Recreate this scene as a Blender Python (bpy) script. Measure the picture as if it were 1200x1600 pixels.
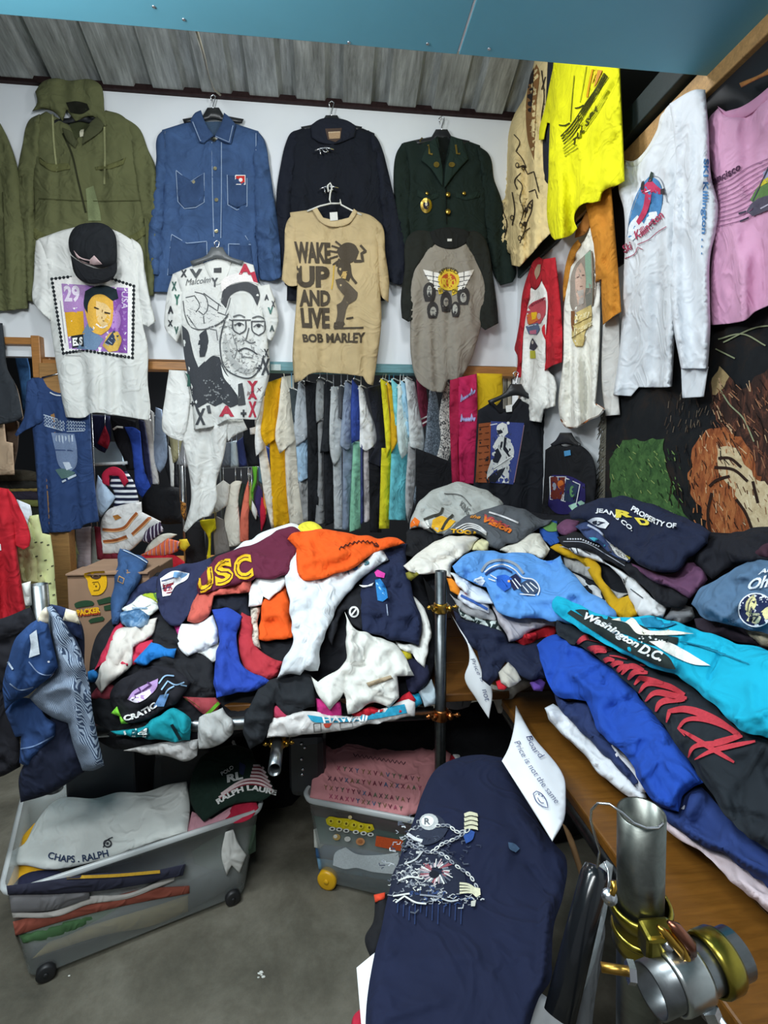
import bpy,bmesh,math,random
import numpy as np
from mathutils import Vector,Matrix
from mathutils.bvhtree import BVHTree
from mathutils.geometry import delaunay_2d_cdt

sc=bpy.context.scene
for o in list(bpy.data.objects):
    bpy.data.objects.remove(o)
COL=sc.collection

# ---------------------------------------------------------------- camera
FPX=800.0                                   # focal length in pixels of the 1200 x 1600 frame
YAW,PITCH=math.radians(6.2),math.radians(5.64)
CAM=np.array([0.0,0.0,1.55])
cam=bpy.data.cameras.new('camera')
cam.sensor_fit='AUTO';cam.sensor_width=36.0;cam.lens=36.0*FPX/1600.0
cam.clip_start=0.02
camo=bpy.data.objects.new('camera',cam);COL.objects.link(camo)
camo.location=CAM
camo.rotation_euler=(math.radians(90) -PITCH,0,-YAW)
sc.camera=camo
FW=np.array([math.sin(YAW)*math.cos(PITCH),math.cos(YAW)*math.cos(PITCH),-math.sin(PITCH)])
RT=np.array([math.cos(YAW),-math.sin(YAW),0.0])
UP=np.cross(RT,FW)

# ---------------------------------------------------------------- world, lights, exposure
w=bpy.data.worlds.new('world');sc.world=w;w.use_nodes=True
w.node_tree.nodes['Background'].inputs[0].default_value=(0.86,0.93,1.0,1)
w.node_tree.nodes['Background'].inputs[1].default_value=0.27
sc.view_settings.view_transform='Standard'
sc.view_settings.look='None'
sc.view_settings.exposure=-0.08
sc.view_settings.gamma=1.0
sc.view_settings.use_curve_mapping=False

def tube_lamp(name,loc,rot,power,sx,sy,col=(0.93,0.98,1.0)):
    l=bpy.data.lights.new(name,'AREA');l.shape='RECTANGLE'
    l.size=sx;l.size_y=sy;l.energy=power;l.color=col
    o=bpy.data.objects.new(name,l);COL.objects.link(o)
    o.location=loc;o.rotation_euler=[math.radians(a) for a in rot]
    return o
def bulb(name,loc,power,rad=.12,col=(0.94,0.98,1.0)):
    l=bpy.data.lights.new(name,'POINT');l.energy=power;l.color=col;l.shadow_soft_size=rad
    o=bpy.data.objects.new(name,l);COL.objects.link(o);o.location=loc
    return o
tube_lamp('fluorescent_light',(-0.75,0.75,2.62),(32,0,-6),22,1.3,0.25)
tube_lamp('fluorescent_light',(-0.55,-0.4,2.60),(20,0,0),42,1.3,0.25)
bulb('ceiling_bulb',(-0.95,0.85,2.38),62,.12)
bulb('roof_bulb',(-0.7,1.95,3.25),34)
bulb('roof_bulb',(0.35,1.95,3.25),28)
tube_lamp('fluorescent_light',(-0.4,4.4,2.6),(-18,0,0),60,1.4,0.25)

# ---------------------------------------------------------------- helpers: rays, noise
def rays(px,py):
    px=np.asarray(px,float);py=np.asarray(py,float)
    a=(px -600.0)/FPX;b=(800.0 -py)/FPX
    return FW[None]+a[:,None]*RT[None]+b[:,None]*UP[None]

_rs=np.random.RandomState(7)
_PERM=np.concatenate([_rs.permutation(256)]*2)
_G2=np.array([(math.cos(a),math.sin(a)) for a in np.linspace(0,2*math.pi,16,endpoint=False)])
def perlin(x,y,seed=0):
    x=np.asarray(x,float)+seed*17.31;y=np.asarray(y,float)+seed*9.77
    xi=np.floor(x).astype(int);yi=np.floor(y).astype(int)
    xf=x -xi;yf=y -yi
    u=xf*xf*xf*(xf*(xf*6 -15)+10);v=yf*yf*yf*(yf*(yf*6 -15)+10)
    def g(ix,iy,dx,dy):
        h=_PERM[(_PERM[ix & 255]+(iy & 255)) & 511] & 15
        return _G2[h,0]*dx+_G2[h,1]*dy
    a=g(xi,yi,xf,yf);b=g(xi+1,yi,xf -1,yf)
    c=g(xi,yi+1,xf,yf -1);d=g(xi+1,yi+1,xf -1,yf -1)
    return (a*(1 -u)+b*u)*(1 -v)+(c*(1 -u)+d*u)*v*1.0

class Plane:
    def __init__(s,p,n):
        s.p=np.array(p,float);n=np.array(n,float);s.n=n/np.linalg.norm(n)
    def t(s,D,h):
        return (((s.p -CAM) @ s.n)+h)/(D @ s.n)
    def at(s,px,py,h=0.0):
        D=rays(px,py)
        return CAM+D*s.t(D,h)[:,None]

class Heap:
    """slopes of a pile of clothes; mode min = concave corner between slopes, caps cut it off"""
    def __init__(s,planes,mode,caps=(),k=0.05,bump=0.02,bs=4.0,wall=None,seed=3):
        s.planes,s.mode,s.caps,s.k,s.bump,s.bs,s.wall,s.seed=planes,mode,caps,k,bump,bs,wall,seed
    def tt(s,D,h):
        ts=[]
        for p in s.planes:
            dn=D @ p.n
            t=p.t(D,h);t=np.where(dn < -0.02,t,9.0 if s.mode == 'min' else 0.3)
            t=np.where((t > 0.1) & (t < 9),t,9.0 if s.mode == 'min' else 0.3)
            ts.append(t)
        ts=np.array(ts)
        if s.mode == 'min':t=-s.k*np.log(np.sum(np.exp(-ts/s.k),0))
        else:t=s.k*np.log(np.sum(np.exp(ts/s.k),0))
        for c in s.caps:
            tc=np.clip(c.t(D,h),0.2,9)
            m=np.maximum(t,tc);t=m+s.k*np.log(np.exp((t -m)/s.k)+np.exp((tc -m)/s.k))
        if s.wall is not None:
            tw=s.wall.t(D,np.maximum(h,0));tw=np.where(tw > 0,tw,9.0)
            t=np.minimum(t,tw)
        return t
    def at(s,px,py,h=0.0):
        D=rays(px,py);h=np.zeros(len(D))+h
        P=CAM+D*s.tt(D,h*0)[:,None]
        b=s.bump*(perlin(P[:,0]*s.bs,P[:,1]*s.bs+P[:,2]*s.bs,s.seed))
        return CAM+D*s.tt(D,h+b)[:,None]

class OnMesh:
    """the outer face of something already built"""
    def __init__(s,bvh,back):s.bvh,s.back=bvh,back
    def at(s,px,py,h=0.0):
        D=rays(px,py);h=np.zeros(len(D))+h
        fb=s.back.at(px,py,0.02+h)
        C=Vector(CAM);out=np.array(fb)
        for i in range(len(D)):
            d=Vector(D[i]).normalized()
            hit,n,idx,dist=s.bvh.ray_cast(C,d)
            if hit is not None:
                c=max(0.35,abs(n.dot(d)))
                out[i]=np.array(hit -d*(h[i]/c))
        return out

# ---------------------------------------------------------------- helpers: materials
def rgb(hexs):
    hexs=hexs.lstrip('#')
    v=[int(hexs[i:i+2],16)/255 for i in (0,2,4)]
    return tuple((c/12.92) if c <= 0.04045 else ((c+0.055)/1.055) ** 2.4 for c in v)
MATS={}
def new_mat(key):
    m=bpy.data.materials.new(key);m.use_nodes=True
    nt=m.node_tree;bs=nt.nodes['Principled BSDF']
    return m,nt,bs
def N(nt,t,**kw):
    n=nt.nodes.new(t)
    for k,v in kw.items():setattr(n,k,v)
    return n
def objco(nt,scale=(1,1,1),rot=(0,0,0)):
    tc=N(nt,'ShaderNodeTexCoord');mp=N(nt,'ShaderNodeMapping')
    mp.inputs['Scale'].default_value=scale
    mp.inputs['Rotation'].default_value=[math.radians(a) for a in rot]
    nt.links.new(tc.outputs['Object'],mp.inputs[0]);return mp.outputs[0]
def noise(nt,co,scale,det=3,rough=.5,dist=0.0):
    n=N(nt,'ShaderNodeTexNoise');n.inputs['Scale'].default_value=scale
    n.inputs['Detail'].default_value=det;n.inputs['Roughness'].default_value=rough
    n.inputs['Distortion'].default_value=dist
    nt.links.new(co,n.inputs['Vector']);return n.outputs['Fac']
def ramp(nt,fac,stops):
    r=N(nt,'ShaderNodeValToRGB');e=r.color_ramp.elements
    while len(e) < len(stops):e.new(0.5)
    for i,(p,c) in enumerate(stops):
        e[i].position=p;e[i].color=(*c,1)
    nt.links.new(fac,r.inputs[0]);return r.outputs[0]
def bump(nt,bs,h,strength=.2,dist=.01,prev=None):
    b=N(nt,'ShaderNodeBump');b.inputs['Strength'].default_value=strength
    b.inputs['Distance'].default_value=dist
    nt.links.new(h,b.inputs['Height'])
    if prev is not None:nt.links.new(prev,b.inputs['Normal'])
    nt.links.new(b.outputs[0],bs.inputs['Normal']);return b.outputs[0]
def wrinkle(nt,bs,co,st):
    f=noise(nt,co,5.5,2,.5,1.6)
    a=N(nt,'ShaderNodeMath',operation='SUBTRACT');a.inputs[1].default_value=.5;nt.links.new(f,a.inputs[0])
    b=N(nt,'ShaderNodeMath',operation='ABSOLUTE');nt.links.new(a.outputs[0],b.inputs[0])
    c=N(nt,'ShaderNodeMapRange');c.inputs['From Max'].default_value=.09;c.inputs['To Min'].default_value=1;c.inputs['To Max'].default_value=0
    c.interpolation_type='SMOOTHSTEP';nt.links.new(b.outputs[0],c.inputs['Value'])
    return bump(nt,bs,c.outputs[0],st,.012)
def fabric(hexs,rough=.88,crease=.30,mott=.08):
    key='fabric_' +hexs.lstrip('#')+('_%g_%g' % (crease,mott) if (crease,mott) != (.30,.08) else '')
    if key in MATS:return MATS[key]
    m,nt,bs=new_mat(key);c=rgb(hexs);co=objco(nt)
    f=noise(nt,co,9,4,.6,.6)
    lo=tuple(x*(1 -mott) for x in c);hi=tuple(min(1,x*(1+mott)) for x in c)
    nt.links.new(ramp(nt,f,[(.3,lo),(.7,hi)]),bs.inputs['Base Color'])
    bs.inputs['Roughness'].default_value=rough
    bs.inputs['Specular IOR Level'].default_value=0.25
    p=wrinkle(nt,bs,co,crease)
    bump(nt,bs,noise(nt,co,420,2,.6),.12,.0015,p)
    MATS[key]=m;return m
def ink(hexs,rough=.8):
    key='print_' +hexs.lstrip('#')
    if key in MATS:return MATS[key]
    m,nt,bs=new_mat(key);c=rgb(hexs);co=objco(nt)
    f=noise(nt,co,160,3,.7)
    lo=tuple(x*.88 for x in c);hi=tuple(min(1,x*1.08) for x in c)
    nt.links.new(ramp(nt,f,[(.35,lo),(.65,hi)]),bs.inputs['Base Color'])
    bs.inputs['Roughness'].default_value=rough;bs.inputs['Specular IOR Level'].default_value=0.2
    MATS[key]=m;return m
def denim(hexs,key2=''):
    key='denim_' +hexs.lstrip('#')
    if key in MATS:return MATS[key]
    m,nt,bs=new_mat(key);c=rgb(hexs);co=objco(nt)
    f=noise(nt,co,7,6,.65,.8)
    lo=tuple(x*.75 for x in c);hi=tuple(min(1,x*1.3) for x in c)
    nt.links.new(ramp(nt,f,[(.3,lo),(.72,hi)]),bs.inputs['Base Color'])
    bs.inputs['Roughness'].default_value=.9;bs.inputs['Specular IOR Level'].default_value=.2
    p=wrinkle(nt,bs,co,.3)
    wv=N(nt,'ShaderNodeTexWave');wv.inputs['Scale'].default_value=260
    nt.links.new(co,wv.inputs['Vector']);bump(nt,bs,wv.outputs['Fac'],.12,.001,p)
    MATS[key]=m;return m
def striped(key,stops,scale,rot=(0,0,0),axis='X',dist=0.0):
    """woven stripes: constant colour bands across one axis of the cloth"""
    if key in MATS:return MATS[key]
    m,nt,bs=new_mat(key);co=objco(nt,rot=rot)
    wv=N(nt,'ShaderNodeTexWave');wv.bands_direction=axis;wv.wave_profile='SAW'
    wv.inputs['Scale'].default_value=scale;wv.inputs['Distortion'].default_value=dist
    wv.inputs['Detail Scale'].default_value=.6
    nt.links.new(co,wv.inputs['Vector'])
    r=N(nt,'ShaderNodeValToRGB');r.color_ramp.interpolation='CONSTANT'
    e=r.color_ramp.elements
    while len(e) < len(stops):e.new(.5)
    for i,(p,h) in enumerate(stops):e[i].position=p;e[i].color=(*rgb(h),1)
    nt.links.new(wv.outputs['Fac'],r.inputs[0]);nt.links.new(r.outputs[0],bs.inputs['Base Color'])
    bs.inputs['Roughness'].default_value=.9;bs.inputs['Specular IOR Level'].default_value=.2
    bump(nt,bs,noise(nt,objco(nt),13,3,.55,1.2),.35,.012)
    MATS[key]=m;return m
def blotch(key,stops,scale,det=4,rough=.6,dist=1.0,sc3=(1,1,1),rgh=.85,const=False,bst=.3,rot=(0,0,0)):
    if key in MATS:return MATS[key]
    m,nt,bs=new_mat(key);co=objco(nt,sc3,rot)
    f=noise(nt,co,scale,det,rough,dist)
    out=ramp(nt,f,[(p,rgb(h)) for p,h in stops])
    if const:out.node.color_ramp.interpolation='CONSTANT'
    nt.links.new(out,bs.inputs['Base Color'])
    bs.inputs['Roughness'].default_value=rgh;bs.inputs['Specular IOR Level'].default_value=.25
    bump(nt,bs,f,bst,.008)
    MATS[key]=m;return m
def metal(key,hexs,rough=.3,sc3=30,var=.25):
    if key in MATS:return MATS[key]
    m,nt,bs=new_mat(key);c=rgb(hexs);co=objco(nt)
    f=noise(nt,co,sc3,4,.6,.5)
    nt.links.new(ramp(nt,f,[(.3,tuple(x*(1 -var) for x in c)),(.7,tuple(min(1,x*(1+var)) for x in c))]),bs.inputs['Base Color'])
    bs.inputs['Metallic'].default_value=1;bs.inputs['Roughness'].default_value=rough
    bump(nt,bs,f,.1,.002)
    MATS[key]=m;return m
def plastic(key,hexs,rough=.35,alpha=None,trans=0.0):
    if key in MATS:return MATS[key]
    m,nt,bs=new_mat(key);c=rgb(hexs);co=objco(nt)
    f=noise(nt,co,12,3,.6)
    nt.links.new(ramp(nt,f,[(.3,tuple(x*.93 for x in c)),(.7,tuple(min(1,x*1.05) for x in c))]),bs.inputs['Base Color'])
    bs.inputs['Roughness'].default_value=rough
    if alpha is not None:bs.inputs['Alpha'].default_value=alpha
    MATS[key]=m;return m
def wood(key,hexs,rot=(0,0,0),rough=.5,sc3=(2,22,22)):
    if key in MATS:return MATS[key]
    m,nt,bs=new_mat(key);c=rgb(hexs);co=objco(nt,sc3,rot)
    f=noise(nt,co,3,6,.65,1.2)
    nt.links.new(ramp(nt,f,[(.25,tuple(x*.62 for x in c)),(.55,c),(.8,tuple(min(1,x*1.25) for x in c))]),bs.inputs['Base Color'])
    bs.inputs['Roughness'].default_value=rough
    bump(nt,bs,f,.15,.003)
    MATS[key]=m;return m
def as_mat(c):
    return fabric(c) if isinstance(c,str) else c

# ---------------------------------------------------------------- helpers: objects
ORG={}                                       # world origin of every object built here
BV={}                                        # outer face of every cloth, for prints and patches
SURF={}
def empty(name,label,cat,loc,group=None):
    o=bpy.data.objects.new(name,None);COL.objects.link(o)
    o.location=loc;o.empty_display_size=.05
    o['label']=label;o['category']=cat
    if group:o['group']=group
    ORG[o]=np.array(loc,float);return o
def tag(o,label,cat,group=None,kind=None):
    if label:o['label']=label
    if cat:o['category']=cat
    if group:o['group']=group
    if kind:o['kind']=kind
    return o
def mesh_obj(name,V,F,mats,parent=None,fm=None,smooth=True,label=None):
    V=np.asarray(V,float)
    if parent is not None:org=ORG[parent]
    else:
        org=V.mean(0);org=np.array([org[0],org[1],V[:,2].min()])
    me=bpy.data.meshes.new(name)
    me.from_pydata((V -org).tolist(),[],[tuple(f) for f in F])
    for m in (mats if isinstance(mats,(list,tuple)) else [mats]):me.materials.append(m)
    if fm is not None:me.polygons.foreach_set('material_index',fm)
    if smooth:me.polygons.foreach_set('use_smooth',[True]*len(me.polygons))
    me.update()
    o=bpy.data.objects.new(name,me);COL.objects.link(o)
    if parent is not None:o.parent=parent
    else:o.location=org
    ORG[o]=org
    if label:o['label']=label
    return o
def bm_obj(name,bm,mats,parent=None,smooth=False,label=None):
    bmesh.ops.recalc_face_normals(bm,faces=bm.faces[:])
    bm.verts.index_update()
    V=[v.co[:] for v in bm.verts];F=[[v.index for v in f.verts] for f in bm.faces]
    fm=[f.material_index for f in bm.faces]
    bm.free()
    return mesh_obj(name,V,F,mats,parent,fm,smooth,label)
def bm_box(bm,lo,hi,bev=0.0,M=None,mi=0):
    r=bmesh.ops.create_cube(bm,size=1.0)
    vs=r['verts']
    for v in vs:
        v.co=Vector([lo[i]+(v.co[i]+.5)*(hi[i] -lo[i]) for i in range(3)])
    fs=set(f for v in vs for f in v.link_faces)
    if bev > 0:
        es=set(e for v in vs for e in v.link_edges)
        rr=bmesh.ops.bevel(bm,geom=list(es),offset=bev,segments=2,profile=.5,affect='EDGES')
        vs=list(set(v for f in rr['faces'] for v in f.verts) | set(v for v in vs if v.is_valid))
    vs=[v for v in vs if v.is_valid]
    if M is not None:
        for v in vs:v.co=M @ v.co
    for v in vs:
        for f in v.link_faces:f.material_index=mi
    return vs
def box(name,lo,hi,mat,parent=None,bev=.003,M=None,label=None):
    bm=bmesh.new();bm_box(bm,lo,hi,bev,M)
    return bm_obj(name,bm,mat,parent,False,label)
def tube_geo(path,r,seg=16,cap=True,inner=None):
    """tube along a 3D path; inner = wall thickness makes it hollow with open ends"""
    path=[Vector(p) for p in path];n=len(path)
    rad=r if isinstance(r,(list,tuple)) else [r]*n
    V,F=[],[];prev=None
    def ring(rs):
        nonlocal prev
        base=len(V);prev=None
        for i,p in enumerate(path):
            d=(path[min(i+1,n -1)] -path[max(i -1,0)]).normalized()
            if prev is None:
                a=Vector((0,0,1)) if abs(d.z) < .9 else Vector((1,0,0))
                u=d.cross(a).normalized()
            else:u=(prev -d*prev.dot(d)).normalized()
            prev=u;v=d.cross(u)
            for k in range(seg):
                t=2*math.pi*k/seg
                V.append(tuple(p+(u*math.cos(t)+v*math.sin(t))*rs[i]))
        return base
    b0=ring(rad)
    for i in range(n -1):
        for k in range(seg):
            a=b0+i*seg+k;b=b0+i*seg+(k+1) % seg
            F.append((a,b,b+seg,a+seg))
    if inner:
        b1=ring([x -inner for x in rad])
        for i in range(n -1):
            for k in range(seg):
                a=b1+i*seg+k;b=b1+i*seg+(k+1) % seg
                F.append((a,a+seg,b+seg,b))
        for e in (0,n -1):
            for k in range(seg):
                a=b0+e*seg+k;b=b0+e*seg+(k+1) % seg
                c=b1+e*seg+k;d=b1+e*seg+(k+1) % seg
                F.append((a,c,d,b) if e == 0 else (a,b,d,c))
    elif cap:
        F.append(tuple(reversed([b0+k for k in range(seg)])))
        F.append(tuple(b0+(n -1)*seg+k for k in range(seg)))
    return V,F
def tube(name,path,r,mat,parent=None,seg=16,inner=None,label=None):
    V,F=tube_geo(path,r,seg,True,inner)
    return mesh_obj(name,V,F,mat,parent,None,True,label)
def join_geo(parts):
    V,F,fm=[],[],[]
    for v,f,mi in parts:
        b=len(V);V += [tuple(x) for x in v];F += [tuple(i+b for i in q) for q in f];fm += [mi]*len(f)
    return V,F,fm

# ---------------------------------------------------------------- helpers: cloth
def smooth_path(pts,sp,closed=True,corner=62):
    P=[np.array(p[:2],float) for p in pts];n=len(P);out=[]
    tang=[];sharp=[]
    for i in range(n):
        a,b,c=P[i -1],P[i],P[(i+1) % n]
        if not closed and i in (0,n -1):sharp.append(True);tang.append(None);continue
        u,v=b -a,c -b;lu,lv=np.linalg.norm(u)+1e-6,np.linalg.norm(v)+1e-6
        ang=math.degrees(math.acos(max(-1,min(1,float(u @ v)/(lu*lv)))))
        sharp.append(ang > corner)
        t=u/lu+v/lv;tang.append(t/(np.linalg.norm(t)+1e-6))
    for i in range(n if closed else n -1):
        a,b=P[i],P[(i+1) % n];L=np.linalg.norm(b -a)
        k=max(1,int(round(L/sp)))
        ta=tang[i] if not sharp[i] else None;tb=tang[(i+1) % n] if not sharp[(i+1) % n] else None
        d=(b -a)/(L+1e-6)
        ma=(ta if ta is not None else d)*L;mb=(tb if tb is not None else d)*L
        for j in range(k):
            s=j/k;s2,s3=s*s,s*s*s
            out.append(a*(2*s3 -3*s2+1)+ma*(s3 -2*s2+s)+b*(-2*s3+3*s2)+mb*(s3 -s2))
    if not closed:out.append(P[-1])
    return np.array(out)
def seg_dist(X,A,B):
    d=np.full(len(X),1e9)
    for a,b in zip(A,B):
        ab=b -a;L=ab @ ab+1e-9
        t=np.clip(((X -a) @ ab)/L,0,1)
        q=a+t[:,None]*ab -X
        d=np.minimum(d,np.einsum('ij,ij->i',q,q))
    return np.sqrt(d)
def inside(X,P):
    x,y=X[:,0],X[:,1];r=np.zeros(len(X),bool)
    Q=np.roll(P,-1,0)
    for (x0,y0),(x1,y1) in zip(P,Q):
        c=((y0 > y) != (y1 > y))
        if c.any():
            xx=x0+(y -y0)*(x1 -x0)/((y1 -y0) if abs(y1 -y0) > 1e-9 else 1e-9)
            r ^= c & (x < xx)
    return r
def fill(P,sp,rs,inset=0):
    R=np.zeros((0,2))
    if inset:
        T=np.roll(P,-1,0) -np.roll(P,1,0);T=T/(np.linalg.norm(T,axis=1)[:,None]+1e-9)
        Nn=np.c_[-T[:,1],T[:,0]]*(1 if np.sum(P[:,0]*np.roll(P[:,1],-1) -np.roll(P[:,0],-1)*P[:,1]) > 0 else -1)
        R=P+Nn*inset;R=R[inside(R,P)]
        if len(R):R=R[seg_dist(R,P,np.roll(P,-1,0)) > inset*.82]
    lo,hi=P.min(0),P.max(0)
    gx=np.arange(lo[0],hi[0]+sp,sp);gy=np.arange(lo[1],hi[1]+sp,sp*.866)
    G=np.array([(x+(sp/2 if j % 2 else 0),y) for j,y in enumerate(gy) for x in gx])
    if len(G):
        G=G+rs.uniform(-.12,.12,G.shape)*sp
        G=G[inside(G,P)]
    if len(G):G=G[seg_dist(G,P,np.roll(P,-1,0)) > max(sp*.55,inset+sp*.4 if inset else 0)]
    allp=np.vstack([P,R,G]) if len(G) or len(R) else P
    n=len(P)
    vs,es,fs,*_=delaunay_2d_cdt([Vector(p) for p in allp],[],[list(range(n))],1,1e-4)
    return np.array([v[:] for v in vs]),[tuple(f) for f in fs]
def cloth(name,parent,surf,outline,mat,lift=0.0,th=.02,edge=.035,folds=(),vf=None,wr=None,
          sp=9,seed=0,label=None,smooth=True,corner=46,hem=False,back=.003,auto=None,ins=1.8):
    """a closed sheet of cloth lying on or hanging before a surface: rolled edges, folds, wrinkles"""
    rs=np.random.RandomState(seed+11)
    P=smooth_path(outline,sp*.7,True,corner)
    X,F=fill(P,sp,rs,ins)
    c=X.mean(0)
    pc=surf.at([c[0],c[0]+1],[c[1],c[1]],lift)
    zc=float((pc[0] -CAM) @ FW);s=zc/FPX                      # metres per pixel
    d=seg_dist(X,P,np.roll(P,-1,0))*s
    dh=d
    if hem:                                                            # open lower edge: no roll there
        A,Bq=P,np.roll(P,-1,0);dv=Bq -A
        lo,hi=P.min(0),P.max(0)
        hs=(np.minimum(A[:,1],Bq[:,1]) > hi[1] -.2*(hi[1] -lo[1])) & (np.abs(dv[:,0]) > .55*np.abs(dv[:,1]))
        if hs.any() and not hs.all():
            dh=seg_dist(X,A[~hs],Bq[~hs])*s
    e=np.clip(dh/edge,0,1)
    h=th*np.sqrt(np.maximum(0,1 -(1 -e) ** 2))
    ee=np.clip(dh/(edge*.7),0,1)
    lo,hi=P.min(0),P.max(0)
    if vf:
        amp,wl,sk=vf[0],vf[1],(vf[2] if len(vf) > 2 else 0)
        q=(X[:,1] -lo[1])/(hi[1] -lo[1]+1e-6)
        u=(X[:,0] -lo[0]+sk*(X[:,1] -hi[1]))*s/wl
        f=perlin(u,q*1.1,seed+2);f=(1 -2.4*np.abs(f))*.55+.8*perlin(u*1.9,q*1.3,seed+5)
        h=h+amp*f*(0.15+0.85*np.clip(q*1.25,0,1))*ee*2.9
    if wr:
        amp,wl,ang=wr[0],wr[1],math.radians(wr[2] if len(wr) > 2 else 30)
        an=wr[3] if len(wr) > 3 else 2.2
        u=(X[:,0]*math.cos(ang)+X[:,1]*math.sin(ang))*s
        v=(-X[:,0]*math.sin(ang)+X[:,1]*math.cos(ang))*s
        wq=perlin(u/wl*.6,v/wl*.6,seed+31)
        r1=perlin(u/(wl*an)+wq*.8,v/wl+wq*.9,seed+1)
        r2=perlin(u/(wl*an*.5)+wq,v/(wl*.45)+wq,seed+8)
        sh=np.clip(1 -3.2*np.abs(r1),-.6,1);sh2=np.clip(1 -3.4*np.abs(r2),-.5,1)
        h=h+amp*(sh*.75+sh2*.4+.3*wq)*ee
    folds=list(folds)
    if auto:
        num,amp,wid,amin,amax=auto;rq=random.Random(seed+5)
        area=len(X)*(sp*s) ** 2;num=int(round(num*area/.04)) if num < 99 else num -100
        for _ in range(min(num,40)):
            c=X[rq.randrange(len(X))];a=math.radians(rq.uniform(amin,amax));L=rq.uniform(.04,.14)/s
            folds.append((c[0] -L*math.cos(a)/2,c[1] -L*math.sin(a)/2,c[0]+L*math.cos(a)/2,c[1]+L*math.sin(a)/2,rq.uniform(.6,1.3)*wid/s,rq.choice([1,1,-1])*rq.uniform(.5,1.1)*amp))
    for fd in folds:
        x0,y0,x1,y1,wd,am=fd
        a,b=np.array([x0,y0],float),np.array([x1,y1],float)
        ab=b -a;L=ab @ ab+1e-9
        t=((X -a) @ ab)/L;tc=np.clip(t,0,1)
        q=a+tc[:,None]*ab -X;dist=np.sqrt((q ** 2).sum(1))
        tp=np.clip(np.minimum(tc,1 -tc)*5+.35,0,1)
        h=h+am*np.exp(-(dist/wd) ** 2)*tp*np.clip(dh/(edge*.4),0,1)
    bd=d < 1e-5
    h=np.maximum(h,0.0)+lift
    h=np.where(dh < 1e-5,lift+.4*th,h)
    T=surf.at(X[:,0],X[:,1],h)
    n=len(X);bi=np.arange(n)+n
    B=surf.at(X[:,0],X[:,1],np.full(n,lift -back))
    V=np.vstack([T,B])
    # CDT faces come counter-clockwise in image x/y(down): flip so that they face the camera
    top=[tuple(f[::-1]) for f in F]
    tri0=V[list(top[0])]
    nn=np.cross(tri0[1] -tri0[0],tri0[2] -tri0[0])
    if nn @ (CAM -tri0[0]) < 0:top=[f[::-1] for f in top]
    bot=[tuple(i+n for i in f[::-1]) for f in top]
    cnt={}
    for f in top:
        for i in range(3):cnt[(f[i],f[(i+1) % 3])]=1
    bot += [(q,p,p+n,q+n) for (p,q) in cnt if (q,p) not in cnt]
    o=mesh_obj(name,V,top+bot,as_mat(mat),parent,None,True,label)
    BV[o]=BVHTree.FromPolygons([tuple(v) for v in V],top)
    SURF[o]=surf
    return o
def onto(o,extra=None):
    """surface = front of one or several cloths"""
    os_=o if isinstance(o,(list,tuple)) else [o]
    if len(os_) == 1:return OnMesh(BV[os_[0]],SURF[os_[0]])
    V,F=[],[]
    for q in os_:
        b=len(V);mw=ORG[q]
        V += [tuple(np.array(v.co)+mw) for v in q.data.vertices]
        F += [tuple(i+b for i in p.vertices) for p in q.data.polygons]
    return OnMesh(BVHTree.FromPolygons(V,F),SURF[os_[0]])

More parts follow.
